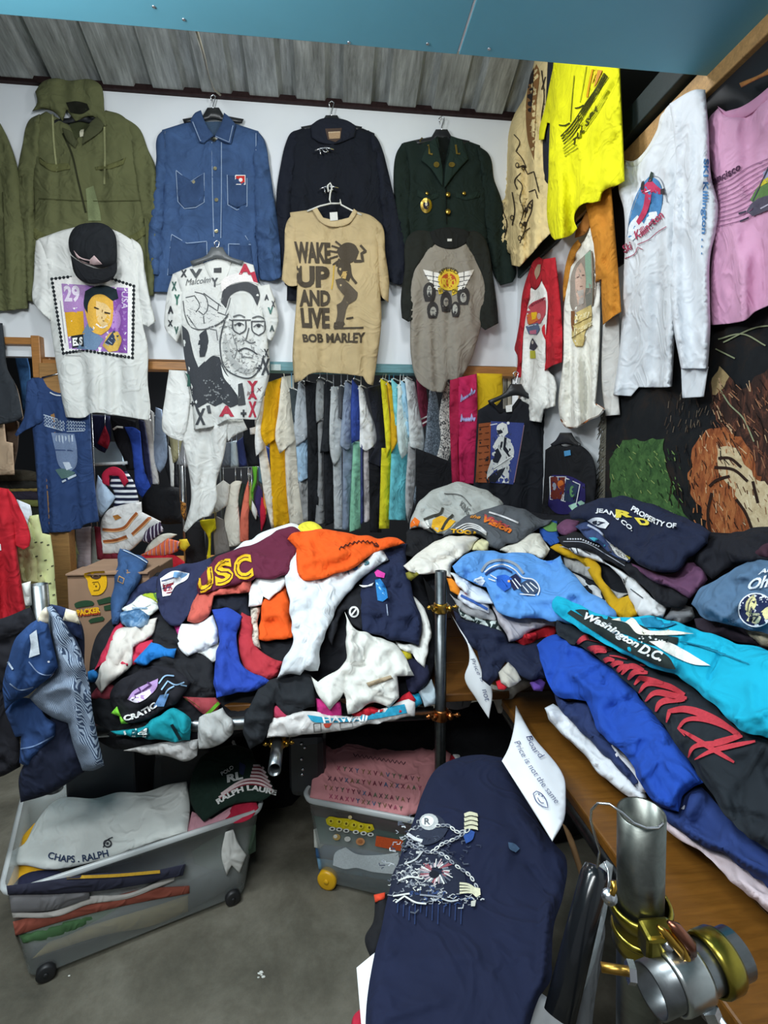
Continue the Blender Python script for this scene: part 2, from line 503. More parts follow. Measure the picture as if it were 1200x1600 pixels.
class Print:
    """flat print on a cloth: filled shapes, strokes and lettering in one thin part"""
    def __init__(s,host,name='print',sp=5):
        s.host=host if not isinstance(host,(list,tuple)) else host[0]
        s.surf=onto(host);s.name=name;s.sp=sp
        s.X,s.F,s.L,s.M,s.mats=[],[],[],[],[]
    def _mi(s,m):
        m=ink(m) if isinstance(m,str) else m
        if m not in s.mats:s.mats.append(m)
        return s.mats.index(m)
    def add(s,X,F,m,lv):
        b=len(s.X);s.X += [tuple(x[:2]) for x in X];s.L += [lv]*len(X)
        s.F += [tuple(i+b for i in f) for f in F];s.M += [s._mi(m)]*len(F);return s
    def poly(s,pts,m,lv=1,smooth=True,corner=50):
        P=smooth_path(pts,max(2.5,s.sp*.6),True,corner) if smooth else smooth_path(pts,s.sp,True,1)
        X,F=fill(P,s.sp,np.random.RandomState(1));return s.add(X,F,m,lv)
    def ell(s,cx,cy,rx,ry,m,lv=1,ang=0,n=16):
        a=math.radians(ang)
        return s.poly([(cx+rx*math.cos(t)*math.cos(a) -ry*math.sin(t)*math.sin(a),
                        cy+rx*math.cos(t)*math.sin(a)+ry*math.sin(t)*math.cos(a))
                       for t in [2*math.pi*k/n for k in range(n)]],m,lv,False)
    def line(s,pts,wd,m,lv=2,smooth=True,closed=False,tp=0):
        P=smooth_path(pts,3.5,closed) if smooth else np.array([p[:2] for p in pts],float)
        if closed:P=np.vstack([P,P[:1]])
        n=len(P);X=[];F=[]
        for i in range(n):
            d=P[min(i+1,n -1)] -P[max(i -1,0)];d=d/(np.linalg.norm(d)+1e-6)
            q=np.array([-d[1],d[0]])*wd/2*(1 if not tp else max(.12,math.sin(math.pi*min(1,(i+.6)/n*tp)) ** .6))
            X += [P[i] -q,P[i]+q]
        for i in range(n -1):F.append((2*i,2*i+2,2*i+3,2*i+1))
        return s.add(X,F,m,lv)
    def text(s,txt,quad,m,lv=2,bold=.02,shear=0.0,space=1.0):
        V,F=text_geo(txt,bold,shear,space)
        (tl,tr,br,bl)=[np.array(q,float) for q in quad]
        u,v=V[:,:1],V[:,1:2]
        X=(tl*(1 -u)+tr*u)*v+(bl*(1 -u)+br*u)*(1 -v)
        X,F=refine(X,F,s.sp*1.6)
        return s.add(X,F,m,lv)
    def arc(s,txt,pts,hgt,m,lv=2,bold=.02,shear=0.0):
        """lettering along a curve: pts = baseline in pixels, hgt = letter height"""
        V,F=text_geo(txt,bold,shear,1.0)
        P=smooth_path(pts,3,False);L=np.r_[0,np.cumsum(np.linalg.norm(np.diff(P,axis=0),axis=1))]
        t=V[:,0]*L[-1]
        bx,by=np.interp(t,L,P[:,0]),np.interp(t,L,P[:,1])
        tx=np.interp(np.minimum(t+2,L[-1]),L,P[:,0]) -np.interp(np.maximum(t -2,0),L,P[:,0])
        ty=np.interp(np.minimum(t+2,L[-1]),L,P[:,1]) -np.interp(np.maximum(t -2,0),L,P[:,1])
        ln=np.hypot(tx,ty)+1e-6
        X=np.c_[bx+ty/ln*V[:,1]*hgt,by -tx/ln*V[:,1]*hgt]
        X,F=refine(X,F,s.sp*1.6)
        return s.add(X,F,m,lv)
    def done(s,label=None):
        X=np.array(s.X);h=.0026+.0009*np.array(s.L,float)
        V=s.surf.at(X[:,0],X[:,1],h)
        o=mesh_obj(s.name,V,s.F,s.mats,s.host,s.M,True,label)
        return o
_TXT={}
def text_geo(txt,bold,shear,space):
    key=(txt,bold,shear,space)
    if key not in _TXT:
        c=bpy.data.curves.new('t','FONT');c.body=txt;c.size=1;c.offset=bold;c.shear=shear
        c.space_character=space;c.resolution_u=3
        o=bpy.data.objects.new('t',c);COL.objects.link(o)
        dg=bpy.context.evaluated_depsgraph_get();dg.update()
        me=bpy.data.meshes.new_from_object(o.evaluated_get(dg))
        bm=bmesh.new();bm.from_mesh(me);bmesh.ops.triangulate(bm,faces=bm.faces[:])
        V=np.array([v.co[:2] for v in bm.verts]);F=[tuple(v.index for v in f.verts) for f in bm.faces]
        bm.free();bpy.data.objects.remove(o);bpy.data.curves.remove(c);bpy.data.meshes.remove(me)
        lo,hi=V.min(0),V.max(0);V=(V -lo)/(hi -lo+1e-9)
        _TXT[key]=(V,F)
    return _TXT[key]
def refine(X,F,mx):
    X=[tuple(x) for x in X];F=list(F)
    for _ in range(5):
        mid={};out=[];ch=False
        def m(a,b):
            k=(min(a,b),max(a,b))
            if k not in mid:
                mid[k]=len(X);X.append(((X[a][0]+X[b][0])/2,(X[a][1]+X[b][1])/2))
            return mid[k]
        long_=lambda a,b:(X[a][0] -X[b][0]) ** 2+(X[a][1] -X[b][1]) ** 2 > mx*mx
        for a,b,c in F:
            l=[long_(a,b),long_(b,c),long_(c,a)]
            if not any(l):out.append((a,b,c));continue
            ch=True
            v=[a,b,c]
            if sum(l) == 3:
                ab,bc,ca=m(a,b),m(b,c),m(c,a)
                out += [(a,ab,ca),(ab,b,bc),(ca,bc,c),(ab,bc,ca)]
            else:
                k=l.index(True)
                if sum(l) == 2 and l[k -1] and k == 0:k=2 if not l[1] else 0
                p,q,r=v[k],v[(k+1) % 3],v[(k+2) % 3]
                if sum(l) == 1:
                    x=m(p,q);out += [(p,x,r),(x,q,r)]
                else:                       # edges p-q and q-r are long
                    x,y=m(p,q),m(q,r);out += [(x,q,y),(p,x,y),(p,y,r)]
        F=out
        if not ch:break
    return np.array(X),F
def at_surf(surf,x,y,h=0.0):
    return surf.at([x],[y],h)[0]
def garment(name,label,cat,surf,parts,group=None,lift=0.0,sp=8,thk=.5,**kw):
    """a hung garment: Empty with parts (part_name, outline, colour, options)"""
    allp=np.array([p[:2] for pt in parts for p in pt[1]],float)
    c=allp.mean(0);base=at_surf(surf,c[0],allp[:,1].max() -2,lift)
    e=empty(name,label,cat,base,group);out=[]
    for i,pt in enumerate(parts):
        k=dict(kw);k.update(pt[3] if len(pt) > 3 else {})
        k.setdefault('hem',pt[0] in ('body','sleeve','side_panel','cuff','leg'))
        k['th']=k.get('th',.02)*thk;k['edge']=k.get('edge',.035)*.32
        if pt[0] in ('body','sleeve'):k.setdefault('auto',(8,.017,.012,45,135) if cat in ('jacket','coat') else (5,.011,.010,55,125));k.setdefault('sp',6)
        lf=lift+k.pop('dl',0.0);s=k.pop('on',None)
        out.append(cloth(pt[0],e,onto(out[s]) if s is not None else surf,pt[1],pt[2],lift=(0.001 if s is not None else lf),sp=k.pop('sp',sp),seed=k.pop('seed',i+len(label)),**k))
    return e,out
def lay(name,label,cat,surf,outline,col,lift=.01,group=None,**kw):
    """a garment lying in a heap or hung as one piece: a single mesh"""
    k=dict(th=.014,edge=.016,wr=(.012,.07,30,2.2),sp=7,seed=len(label)*7 % 97)
    k.update(kw)
    k['edge'] *= .55;k['th'] *= .8
    o=cloth(name,None,surf,outline,col,lift=lift,**k)
    return tag(o,label,cat,group)
# ================================================================ the setting
YB,XR=3.30,1.22                            # back wall and right wall
BW=Plane((0,YB,0),(0,-1,0))
RW=Plane((XR,0,0),(-1,0,0))
def wall_mat(key,hexs,dirt=.12):
    m,nt,bs=new_mat(key);c=rgb(hexs);co=objco(nt)
    f=noise(nt,co,1.6,5,.6,.4)
    nt.links.new(ramp(nt,f,[(.3,tuple(x*(1 -dirt) for x in c)),(.6,c)]),bs.inputs['Base Color'])
    bs.inputs['Roughness'].default_value=.55
    bump(nt,bs,noise(nt,co,30,4,.6),.06,.004)
    return m
M_white=wall_mat('painted_white_wall','e3e7ea',.06)
M_blue=wall_mat('painted_blue_board','5fa3b8',.10)
M_dark=wall_mat('dark_backdrop','1b1d22',.3)
M_conc,nt,bs=new_mat('concrete_floor');co=objco(nt)
f1=noise(nt,co,3.4,9,.72,.15)
nt.links.new(ramp(nt,f1,[(.3,rgb('413e34')),(.5,rgb('5c584c')),(.7,rgb('747064'))]),bs.inputs['Base Color'])
bs.inputs['Roughness'].default_value=.75
bump(nt,bs,noise(nt,co,26,6,.7),.25,.006)

box('floor',(-3.6,-1.6,-.06),(2.2,5.6,0),M_conc,None,0)['kind']='structure'
wb=box('wall_back',(-2.9,YB,2.165),(XR+.02,YB+.05,3.665),M_white,None,0);wb['kind']='structure'
box('wall_right',(XR,-1.2,0),(XR+.06,YB+.05,2.76),M_white,None,0)['kind']='structure'
box('wall_right',(XR+.10,1.2,2.76),(XR+.14,YB+.05,4.2),M_dark,None,0)['kind']='structure'
box('wall_left',(-3.5,-1.2,0),(-3.45,5.4,4.2),M_dark,None,0)['kind']='structure'
box('wall_far',(-3.5,5.3,0),(2.2,5.36,3.2),M_dark,None,0)['kind']='structure'
# blue ceiling boards, two panels with an open joint
ce=box('ceiling',(-3.4,-1.6,2.80),(1.6,1.60,2.83),M_blue,None,0);ce['kind']='structure'
for i,(a,b) in enumerate([(-3.4,.392),(.398,1.30)]):
    box('ceiling_panel',(a,-1.6,2.75),(b,1.61,2.80),M_blue,ce,.002)
box('ceiling_joint',(.392,-1.6,2.7515),(.398,1.60,2.76),M_white,ce,.0005)
# screw heads in the ceiling boards
scr=metal('steel_screw','b9bcc0',.4)
for px,py in [(287,30),(240,10),(668,68),(764,76),(545,66)]:
    p=at_surf(Plane((0,0,2.75),(0,0,-1)),px,py)
    bm=bmesh.new();bmesh.ops.create_uvsphere(bm,u_segments=10,v_segments=6,radius=.005)
    for v in bm.verts:v.co=Vector((v.co.x+p[0],v.co.y+p[1],v.co.z*.5+2.749))
    bm_obj('screw',bm,scr,ce,True)
# corrugated metal roof, falling towards the back wall
M_roof,nt,bs=new_mat('galvanised_roof');co=objco(nt,(6,.8,.8))
f1=noise(nt,co,5,6,.7,.3)
nt.links.new(ramp(nt,f1,[(.3,rgb('6d706d')),(.55,rgb('9da19f')),(.75,rgb('c4c8c6'))]),bs.inputs['Base Color'])
bs.inputs['Metallic'].default_value=.35;bs.inputs['Roughness'].default_value=.4
SL=math.tan(math.radians(22));Y0,Z0=YB+.25,3.66 -.25*SL
V,F=[],[]
prof=[];x=-3.4;per=.27
while x < 1.4:
    prof += [(x,0),(x+.165,0),(x+.19,.05),(x+.245,.05)];x += per
for (px,dz) in prof:
    for y in (Y0,1.2):
        V.append((px,y,Z0+(Y0 -y)*SL+dz))
nprof=len(prof)
for (px,dz) in prof:
    for y in (Y0,1.2):V.append((px,y,Z0+(Y0 -y)*SL+dz+.004))
o2=2*nprof
for i in range(nprof -1):
    a=2*i;F.append((a,a+1,a+3,a+2));F.append((o2+a,o2+a+2,o2+a+3,o2+a+1))
mesh_obj('ceiling_roof',V,F,M_roof,None,None,False)['kind']='structure'
# dark angle iron on top of the white wall
M_iron=metal('dark_angle_iron','3a2c2c',.6)
box('trim_1',(-3.0,YB -.03,3.655),(XR+.02,YB+.05,3.69),M_iron,None,.002)['kind']='structure'
box('trim_2',(XR -.03,YB -.06,3.3),(XR+.02,YB -.02,3.7),M_iron,None,.002)['kind']='structure'
# cable hanging from the ceiling edge, tied at the wall top
cab=plastic('pale_cable','a9a596',.5)
P=[at_surf(Plane((0,y,0),(0,-1,0)),px,py) for px,py,y in [(306,44,1.9),(318,85,2.4),(326,120,3.0),(334,140,3.22),(346,150,3.28)]]
tag(tube('roof_cable',P,.006,cab,None,8),'thin pale cable running down the corrugated roof above the denim jacket','cable')
# wooden beam along the right wall and the dark void above it
M_pine=wood('raw_pine','b08a58',(0,0,90),.6)
M_ply=wood('varnished_board','a5713a',(0,0,0),.45)
box('wall_right',(XR -.008,-.6,2.36),(XR+.01,2.32,2.705),M_dark,None,0)['kind']='structure'
box('trim_3',(XR -.03,.2,2.70),(XR+.05,2.5,2.785),M_pine,None,.004)['kind']='structure'
dk=wood('dark_stained_beam','1d2a2a',(0,0,90),.6)
box('trim_4',(XR -.06,.2,2.80),(XR+.04,3.2,2.90),dk,None,.004)['kind']='structure'
box('trim_5',(XR -.02,2.3,2.70),(XR+.05,3.25,2.78),dk,None,.004)['kind']='structure'
# header boards under the white wall
def hpos(px):return at_surf(Plane((0,YB -.03,0),(0,-1,0)),px,570)[0]
M_teal=wood('teal_painted_board','5f8e94',(0,0,0),.6)
def header(n,a,b,py0,py1,mat,dy=0):
    pl=Plane((0,YB -.03+dy,0),(0,-1,0))
    z1=at_surf(pl,(a+b)/2,py0)[2];z0=at_surf(pl,(a+b)/2,py1)[2]
    xa,xb=at_surf(pl,a,py0)[0],at_surf(pl,b,py0)[0]
    o=box('trim_%d' % n,(xa,YB -.03+dy,z0),(xb,YB+.06,z1),mat,None,.004);o['kind']='structure'
header(6,50,410,564,577,M_ply)
header(7,398,664,567,581,M_teal,-.01)
header(8,656,822,572,587,M_ply)
header(9,-60,58,526,537,M_ply,-.01)
header(10,47,61,524,590,M_ply,-.02)
header(11,52,90,575,592,M_ply,-.015)
# wooden post at the left, standing on the floor
pl=Plane((0,YB -.06,0),(0,-1,0));a=at_surf(pl,78,850);b=at_surf(pl,108,850)
box('trim_12',(a[0],YB -.06,0),(b[0],YB+.02,2.12),wood('post_wood','9c7340',(0,90,0),.6),None,.004)['kind']='structure'
# patch of sticker on the teal board
pr=at_surf(Plane((0,YB -.045,0),(0,-1,0)),431,574)
box('paper_label',pr -np.array([.03,.002,.018]),pr+np.array([.03,.002,.018]),ink('b9c6c4'),None,.001)
tag(bpy.data.objects['paper_label'],'worn pale paper label on the teal board above the hanging tees','label')
# ================================================================ hangers
M_blk=plastic('black_plastic','1a1c1f',.4)
M_chr=metal('chrome_wire','c9ccd0',.25)
M_wht=plastic('white_plastic','dcdcd4',.4)
def hanger(label,surf,cx,top,neck,half,drop,mat=None,h=.03,hook=True,body=True,group='coat hangers on the walls'):
    """cx = neck pixel, top = hook top pixel row, neck = row of the neck, half/drop = arm reach in pixels"""
    mat=mat or M_blk
    e=empty('coat_hanger',label,'hanger',at_surf(surf,cx,neck+drop,h),group)
    if hook:
        tube('hook',[at_surf(surf,x,y,h) for x,y in [(cx -3,top+9),(cx -4,top+3),(cx,top),(cx+4,top+3),(cx+2,top+10),(cx,neck -(neck -top)*.3),(cx,neck)]],.0035,M_chr,e,8)
    if body:
        cloth('shoulder_bar',e,surf,[(cx -9,neck -4),(cx+9,neck -4),(cx+16,neck+8),(cx+half,neck+drop),(cx+half -3,neck+drop+7),(cx+14,neck+17),(cx,neck+14),(cx -14,neck+17),(cx -half+3,neck+drop+7),(cx -half,neck+drop),(cx -16,neck+8)],mat,lift=h -.01,th=.022,edge=.014,sp=8)
    return e
# ================================================================ first row on the white wall: jackets
OLV,OLD='5d6040','474a32'
def stitch(pr,pts,col,wd=1.4,lv=2):pr.line(pts,wd,col,lv,smooth=False)
e,p=garment('field_jacket','olive green jacket cut off by the left frame edge beside the hooded one','jacket',BW,[
    ('body',[(-70,180),(0,192),(12,215),(26,255),(34,305),(38,350),(43,400),(44,482),(0,486),(-70,486)],OLV,dict(vf=(.02,.12)))],lift=.02,th=.05,edge=.08)
pr=Print(p[0],'seam');stitch(pr,[(0,428),(42,440)],'3c3f28',2.5);stitch(pr,[(0,452),(42,457)],'44472d',2);stitch(pr,[(4,300),(8,420)],'4a4d32',2);pr.done()
hanger('dark hanger under the olive jacket cut off at the left frame edge',BW,-40,150,175,50,15,h=.02,body=False)

e,p=garment('field_jacket','olive green hooded field jacket hanging on the white wall','jacket',BW,[
    ('sleeve',[(62,178),(46,187),(35,227),(28,267),(30,330),(36,400),(42,470),(64,472),(58,380),(54,320),(56,270),(64,225)],OLV,dict(dl=-.005,vf=(.02,.09))),
    ('sleeve',[(188,180),(217,200),(232,235),(243,260),(247,330),(245,400),(240,462),(222,462),(226,380),(220,330),(210,270),(200,215)],OLV,dict(dl=-.005,vf=(.02,.09))),
    ('body',[(50,186),(72,174),(100,190),(120,205),(142,195),(165,172),(190,180),(207,200),(214,260),(224,330),(230,400),(233,462),(62,462),(50,400),(54,330),(52,280),(56,235)],OLV,
     dict(vf=(.02,.12),folds=[(97,207,133,333,5,.012),(60,310,228,313,3,-.012),(150,330,165,450,9,.012),(80,330,75,440,10,-.012),(190,220,200,300,8,.012)])),
    ('hood',[(55,143),(66,128),(87,122),(108,126),(126,124),(143,124),(158,134),(162,150),(163,170),(168,197),(160,200),(150,185),(138,182),(118,190),(104,172),(98,190),(88,178),(72,170),(50,174),(58,160)],OLV,
     dict(dl=.01,th=.07,edge=.06,wr=(.018,.08,80,1.8),folds=[(126,124,133,160,5,-.03),(98,130,102,165,8,-.02),(150,140,160,190,5,-.02)])),
    ('collar_flap',[(97,199),(112,206),(121,222),(118,232),(102,216)],OLD,dict(dl=.045,th=.014,edge=.012)),
    ('collar_flap',[(142,190),(152,182),(163,195),(160,202),(128,226),(130,212)],OLD,dict(dl=.045,th=.014,edge=.012)),
    ('pocket_flap',[(148,261),(168,257),(197,246),(193,257),(172,264),(150,266)],'5c5e39',dict(on=2,th=.012,edge=.01)),
    ('pocket_flap',[(60,244),(74,254),(107,255),(110,264),(82,268),(62,256)],'5c5e39',dict(on=2,th=.012,edge=.01)),
    ('pocket_flap',[(46,350),(70,366),(108,372),(112,386),(76,384),(50,368)],'5c5e39',dict(on=2,th=.012,edge=.01)),
    ('pocket_flap',[(228,352),(208,366),(184,374),(182,386),(206,380),(229,366)],'5c5e39',dict(on=2,th=.012,edge=.01)),
],lift=.02,th=.05,edge=.07)
pr=Print([p[2],p[3],p[4],p[5]],'opening')
pr.poly([(103,160),(120,158),(136,162),(140,171),(128,178),(110,176)],'17180f',1)
pr.poly([(108,192),(135,188),(140,195),(126,212),(118,218)],'3b4028',1)
pr.poly([(124,203),(131,202),(130,213),(125,214)],'c9c6ae',2)
pr.line([(98,208),(112,240),(122,282),(134,332)],3,'2c2e1c',2)
pr.line([(60,310),(140,314),(228,313)],1.6,'484b2f',1)
pr.line([(152,262),(170,260),(193,249)],2.5,'20220f',3)
pr.line([(62,247),(72,256)],2.5,'23250f',3)
pr.done()
pr=Print(p[2],'faded_patch');pr.poly([(134,295),(146,290),(156,330),(158,345),(138,345)],'77815c',1);pr.done()
for L in [[(82,178),(84,220),(89,268)],[(163,198),(164,240),(163,288)]]:
    pr=Print([p[2],p[3]],'drawstring');pr.line(L,2.8,'8d8f67',4);pr.done(label='pale hood cord')
hanger('black hanger in the hooded olive jacket at the upper left',BW,125,112,176,60,12,h=.03,hook=False)

DEN=denim('3b5379')
DEN2=denim('34496c')
STC='8c9fba'
e,p=garment('denim_jacket','blue denim work jacket hanging on the white wall','jacket',BW,[
    ('sleeve',[(256,202),(246,213),(244,250),(238,300),(232,350),(231,395),(237,428),(251,431),(254,400),(256,350),(259,290),(262,235)],DEN,dict(dl=-.004,vf=(.02,.08),wr=(.014,.07,10))),
    ('sleeve',[(402,204),(413,218),(421,260),(430,320),(437,370),(441,432),(426,439),(406,437),(400,380),(396,320),(394,250)],DEN,dict(dl=-.004,vf=(.02,.08),wr=(.014,.07,10))),
    ('body',[(253,203),(297,189),(318,208),(334,222),(350,208),(367,193),(404,205),(402,260),(402,340),(405,440),(330,456),(239,456),(243,400),(253,330),(256,260)],DEN,dict(vf=(.016,.14),folds=[(331,225,336,370,3,.006),(300,225,292,260,8,.012),(370,225,385,265,8,.01)])),
    ('collar',[(297,188),(305,176),(314,172),(320,190),(334,212),(318,224),(311,222)],DEN2,dict(dl=.045,th=.016,edge=.012)),
    ('collar',[(335,213),(346,192),(350,176),(360,184),(368,194),(361,225),(346,220)],DEN2,dict(dl=.045,th=.016,edge=.012)),
    ('pocket',[(275,268),(298,282),(319,272),(319,316),(306,323),(288,325),(279,314)],DEN2,dict(on=2,th=.01,edge=.01)),
    ('pocket',[(355,274),(386,277),(386,318),(370,325),(356,318)],DEN2,dict(on=2,th=.008,edge=.01)),
    ('pocket',[(268,368),(292,381),(323,378),(324,430),(262,430)],DEN2,dict(on=2,th=.012,edge=.01)),
    ('pocket',[(357,383),(392,384),(398,430),(357,430)],DEN2,dict(on=2,th=.012,edge=.01)),
],lift=.02,th=.05,edge=.06)
pr=Print(p[2],'stitching')
for L in [[(331,222),(332,300),(334,370)],[(346,222),(346,300),(345,372)],[(275,266),(297,284),(319,270),(319,316),(306,324),(288,326),(278,315),(275,267)],
          [(355,273),(356,320)],[(386,278),(386,322),(370,328),(356,320)],[(268,366),(292,380),(323,377)],[(268,367),(262,430)],[(357,381),(392,382),(383,368)],[(323,378),(324,420)],[(357,381),(357,425)],[(258,205),(256,250)],[(400,208),(400,250)]]:
    stitch(pr,L,STC,1.2)
pr.poly([(368,274),(383,274),(383,288),(368,288)],'c5352f',3,False);pr.line([(368,274),(383,274),(383,288),(368,288)],1.6,'e8e4e0',4,False,True);pr.ell(376,281,3,3,'f0e8e2',4)
pr.done(label='pale stitching and small red maker tag')
pr=Print([p[3],p[4]],'collar_stitching');stitch(pr,[(301,190),(313,220),(333,210)],STC,1.2);stitch(pr,[(364,196),(358,222),(337,213)],STC,1.2);pr.done()
pr=Print(p[2],'lining');pr.poly([(318,190),(348,190),(346,202),(334,212),(324,204)],'3b4f66',2);pr.done()
for (x,y) in [(335,218),(336,263),(338,312),(338,361),(302,284)]:
    q=Print(p[2],'button');q.ell(x,y,3,3,metal('brass_button','cfc7a2',.3),4,n=10);q.done()
hanger('black hanger with broad neck inside the blue denim jacket',BW,333,148,172,48,14,h=.035)

NVY='171b26'
e,p=garment('work_coat','black work coat with two metal clasps hanging on the wall','coat',BW,[
    ('sleeve',[(468,202),(455,207),(446,225),(438,260),(432,300),(432,345),(438,400),(445,445),(456,445),(456,340),(460,265)],NVY,dict(dl=-.004,vf=(.02,.08))),
    ('sleeve',[(575,203),(588,214),(597,232),(606,265),(617,310),(630,350),(640,400),(644,432),(625,446),(608,440),(600,380),(594,320),(586,260)],NVY,dict(dl=-.004,vf=(.02,.08))),
    ('body',[(458,207),(484,196),(557,198),(585,208),(594,270),(600,330),(606,400),(602,470),(448,470),(450,400),(452,300),(456,240)],'141821',dict(vf=(.018,.12),folds=[(505,225,506,330,4,.012),(548,215,556,300,9,.012)])),
    ('collar',[(485,196),(500,186),(520,184),(542,188),(557,197),(554,214),(536,222),(518,226),(500,223),(487,215)],'1a1e29',dict(dl=.035,th=.03,edge=.02,folds=[(500,200,515,222,4,-.01)])),
],lift=.02,th=.05,edge=.06)
pr=Print([p[3]],'lining');pr.poly([(508,201),(534,200),(532,217),(524,222),(512,218)],'4b3c34',1);pr.poly([(513,206),(532,205),(531,216),(514,217)],'a88c6c',2,False);pr.line([(513,207),(531,206)],1.4,'c9b394',3);pr.done()
for (x,y) in [(505,234),(512,294)]:
    c=empty('x','x','x',(0,0,0));bpy.data.objects.remove(c)
    pts=[[(x -13,y+2),(x -4,y -2),(x+6,y -3),(x+17,y)],[(x+2,y -4),(x+8,y+3),(x+3,y+4),(x -2,y)],[(x -5,y+1),(x -4,y+8)]]
    geo=[]
    for L in pts:
        v,f=tube_geo([at_surf(BW,a,b,.093) for a,b in L],.0045,8);geo.append((v,f,0))
    v,f,fm=join_geo(geo);mesh_obj('clasp',v,f,M_chr,e,label='shiny metal clasp')
hanger('black hanger with broad neck inside the black clasp coat',BW,518,158,184,48,14,h=.035)

GRN='17241f'
e,p=garment('uniform_jacket','dark green uniform jacket with brass buttons and round badge','jacket',BW,[
    ('sleeve',[(640,222),(628,224),(619,240),(615,267),(617,320),(622,370),(630,402),(644,402),(641,340),(642,290)],GRN,dict(dl=-.004,vf=(.02,.08))),
    ('sleeve',[(744,226),(764,241),(772,280),(783,310),(790,350),(797,390),(807,428),(801,441),(782,446),(772,430),(762,380),(756,330),(752,280)],GRN,dict(dl=-.004,vf=(.02,.08))),
    ('body',[(630,223),(657,217),(690,212),(720,217),(750,227),(757,290),(760,340),(764,400),(765,462),(640,462),(636,400),(636,330),(640,280),(636,245)],GRN,dict(vf=(.014,.12))),
    ('lapel',[(676,218),(684,212),(688,240),(692,268),(692,292),(672,262),(658,250),(666,232)],'1c2c26',dict(dl=.047,th=.012,edge=.01)),
    ('lapel',[(704,212),(722,218),(728,236),(732,248),(712,270),(694,294),(696,262),(702,238)],'1c2c26',dict(dl=.047,th=.012,edge=.01)),
    ('pocket_flap',[(652,296),(672,304),(686,299),(686,308),(670,314),(652,307)],'1b2a24',dict(on=2,th=.008,edge=.008)),
    ('pocket_flap',[(712,298),(728,304),(750,298),(750,308),(728,313),(712,308)],'1b2a24',dict(on=2,th=.008,edge=.008)),
],lift=.02,th=.045,edge=.055)
GLD=metal('brass','b79a4a',.3)
pr=Print([p[2],p[3],p[4]],'insignia')
pr.poly([(680,214),(704,214),(698,240),(693,268),(688,244)],'0c1210',1)
for L in [[(669,226),(671,240),(676,241)],[(712,226),(714,240),(719,240)],[(656,221),(660,215)]]:pr.line(L,3,GLD,5,False)
pr.ell(682,257,4.5,4.5,GLD,5);pr.ell(706,257,5,4,GLD,5)
pr.line([(697,292),(698,350)],1.6,'0a100e',2)
pr.done(label='brass collar insignia')
pr=Print(p[2],'badge');pr.ell(666,321,9,12,GLD,4);pr.ell(666,320,5,7,'2a2530',5);pr.ell(666,319,2,3,'c9c2b0',6);pr.done(label='oval gold badge')
for (x,y,r) in [(700,304,4),(700,331,4.5),(725,302,3),(667,302,2.6)]:
    bm=bmesh.new();bmesh.ops.create_uvsphere(bm,u_segments=12,v_segments=8,radius=.004*r)
    q=at_surf(BW,x,y,.073)
    for v in bm.verts:v.co=Vector(q)+Vector((v.co.x,v.co.y*.6,v.co.z))
    bm_obj('button',bm,GLD,e,True)
hanger('black hanger with broad neck inside the green uniform jacket',BW,690,182,206,44,14,h=.035)

# ================================================================ second row: t-shirts in front of the jackets
WHT='d6d8d4'
BW2=Plane((0,YB -.10,0),(0,-1,0))
e,p=garment('tshirt','white t-shirt with purple postage stamp print, black cap hung over it','t-shirt',BW2,[
    ('sleeve',[(66,371),(56,376),(54,400),(53,430),(52,473),(64,487),(80,502),(84,450),(80,400)],WHT,dict(dl=-.004,vf=(.016,.06))),
    ('sleeve',[(205,372),(219,383),(226,420),(234,465),(243,502),(232,511),(221,506),(214,450),(208,405)],WHT,dict(dl=-.004,vf=(.016,.06))),
    ('body',[(60,373),(108,357),(145,352),(182,361),(214,380),(217,440),(224,510),(231,540),(231,600),(235,640),(233,657),(180,649),(142,646),(133,652),(103,652),(96,620),(87,563),(78,500),(74,440),(70,400)],WHT,dict(vf=(.016,.12),folds=[(128,560,133,652,5,-.016),(150,570,153,645,6,.012),(95,590,110,645,6,.01),(190,560,200,640,9,-.008),(75,450,120,420,8,.008),(222,470,205,420,8,.008)])),
],th=.035,edge=.05)
pr=Print(p[2],'print',6)
pr.poly([(81,436),(145,429),(209,447),(209,500),(207,559),(140,548),(99,552),(90,500)],'edece8',1,False)
zz=[]
for (a,b,n) in [((81,436),(112,432),5),((170,434),(209,447),7),((209,447),(207,559),17),((207,559),(130,547),13),((130,547),(99,552),6),((99,552),(81,436),18)]:
    for k in range(n):
        t0,t1=k/n,(k+.5)/n
        x0,y0=a[0]+(b[0] -a[0])*t0,a[1]+(b[1] -a[1])*t0
        pr.ell(x0,y0,2.6,2.6,'23282c',2,n=8)
    pr.line([a,b],1.6,'23282c',2,False)
pr.poly([(96,443),(200,450),(199,552),(108,545),(101,490)],'a57cc0',2,False)
pr.poly([(172,452),(200,455),(199,552),(170,548)],'8a55a8',3);pr.ell(180,500,9,16,'b58acb',4)
pr.poly([(96,444),(134,446),(130,486),(100,487)],'ad86bd',3,False)
pr.poly([(101,488),(130,486),(132,522),(106,526)],'d9a52a',4,False)
pr.text('29',[(99,446),(124,446),(125,472),(101,472)],'e6dcec',5,.04)
pr.text('USA',[(200,456),(200,484),(190,482),(190,455)],'d9cde4',5,.01)
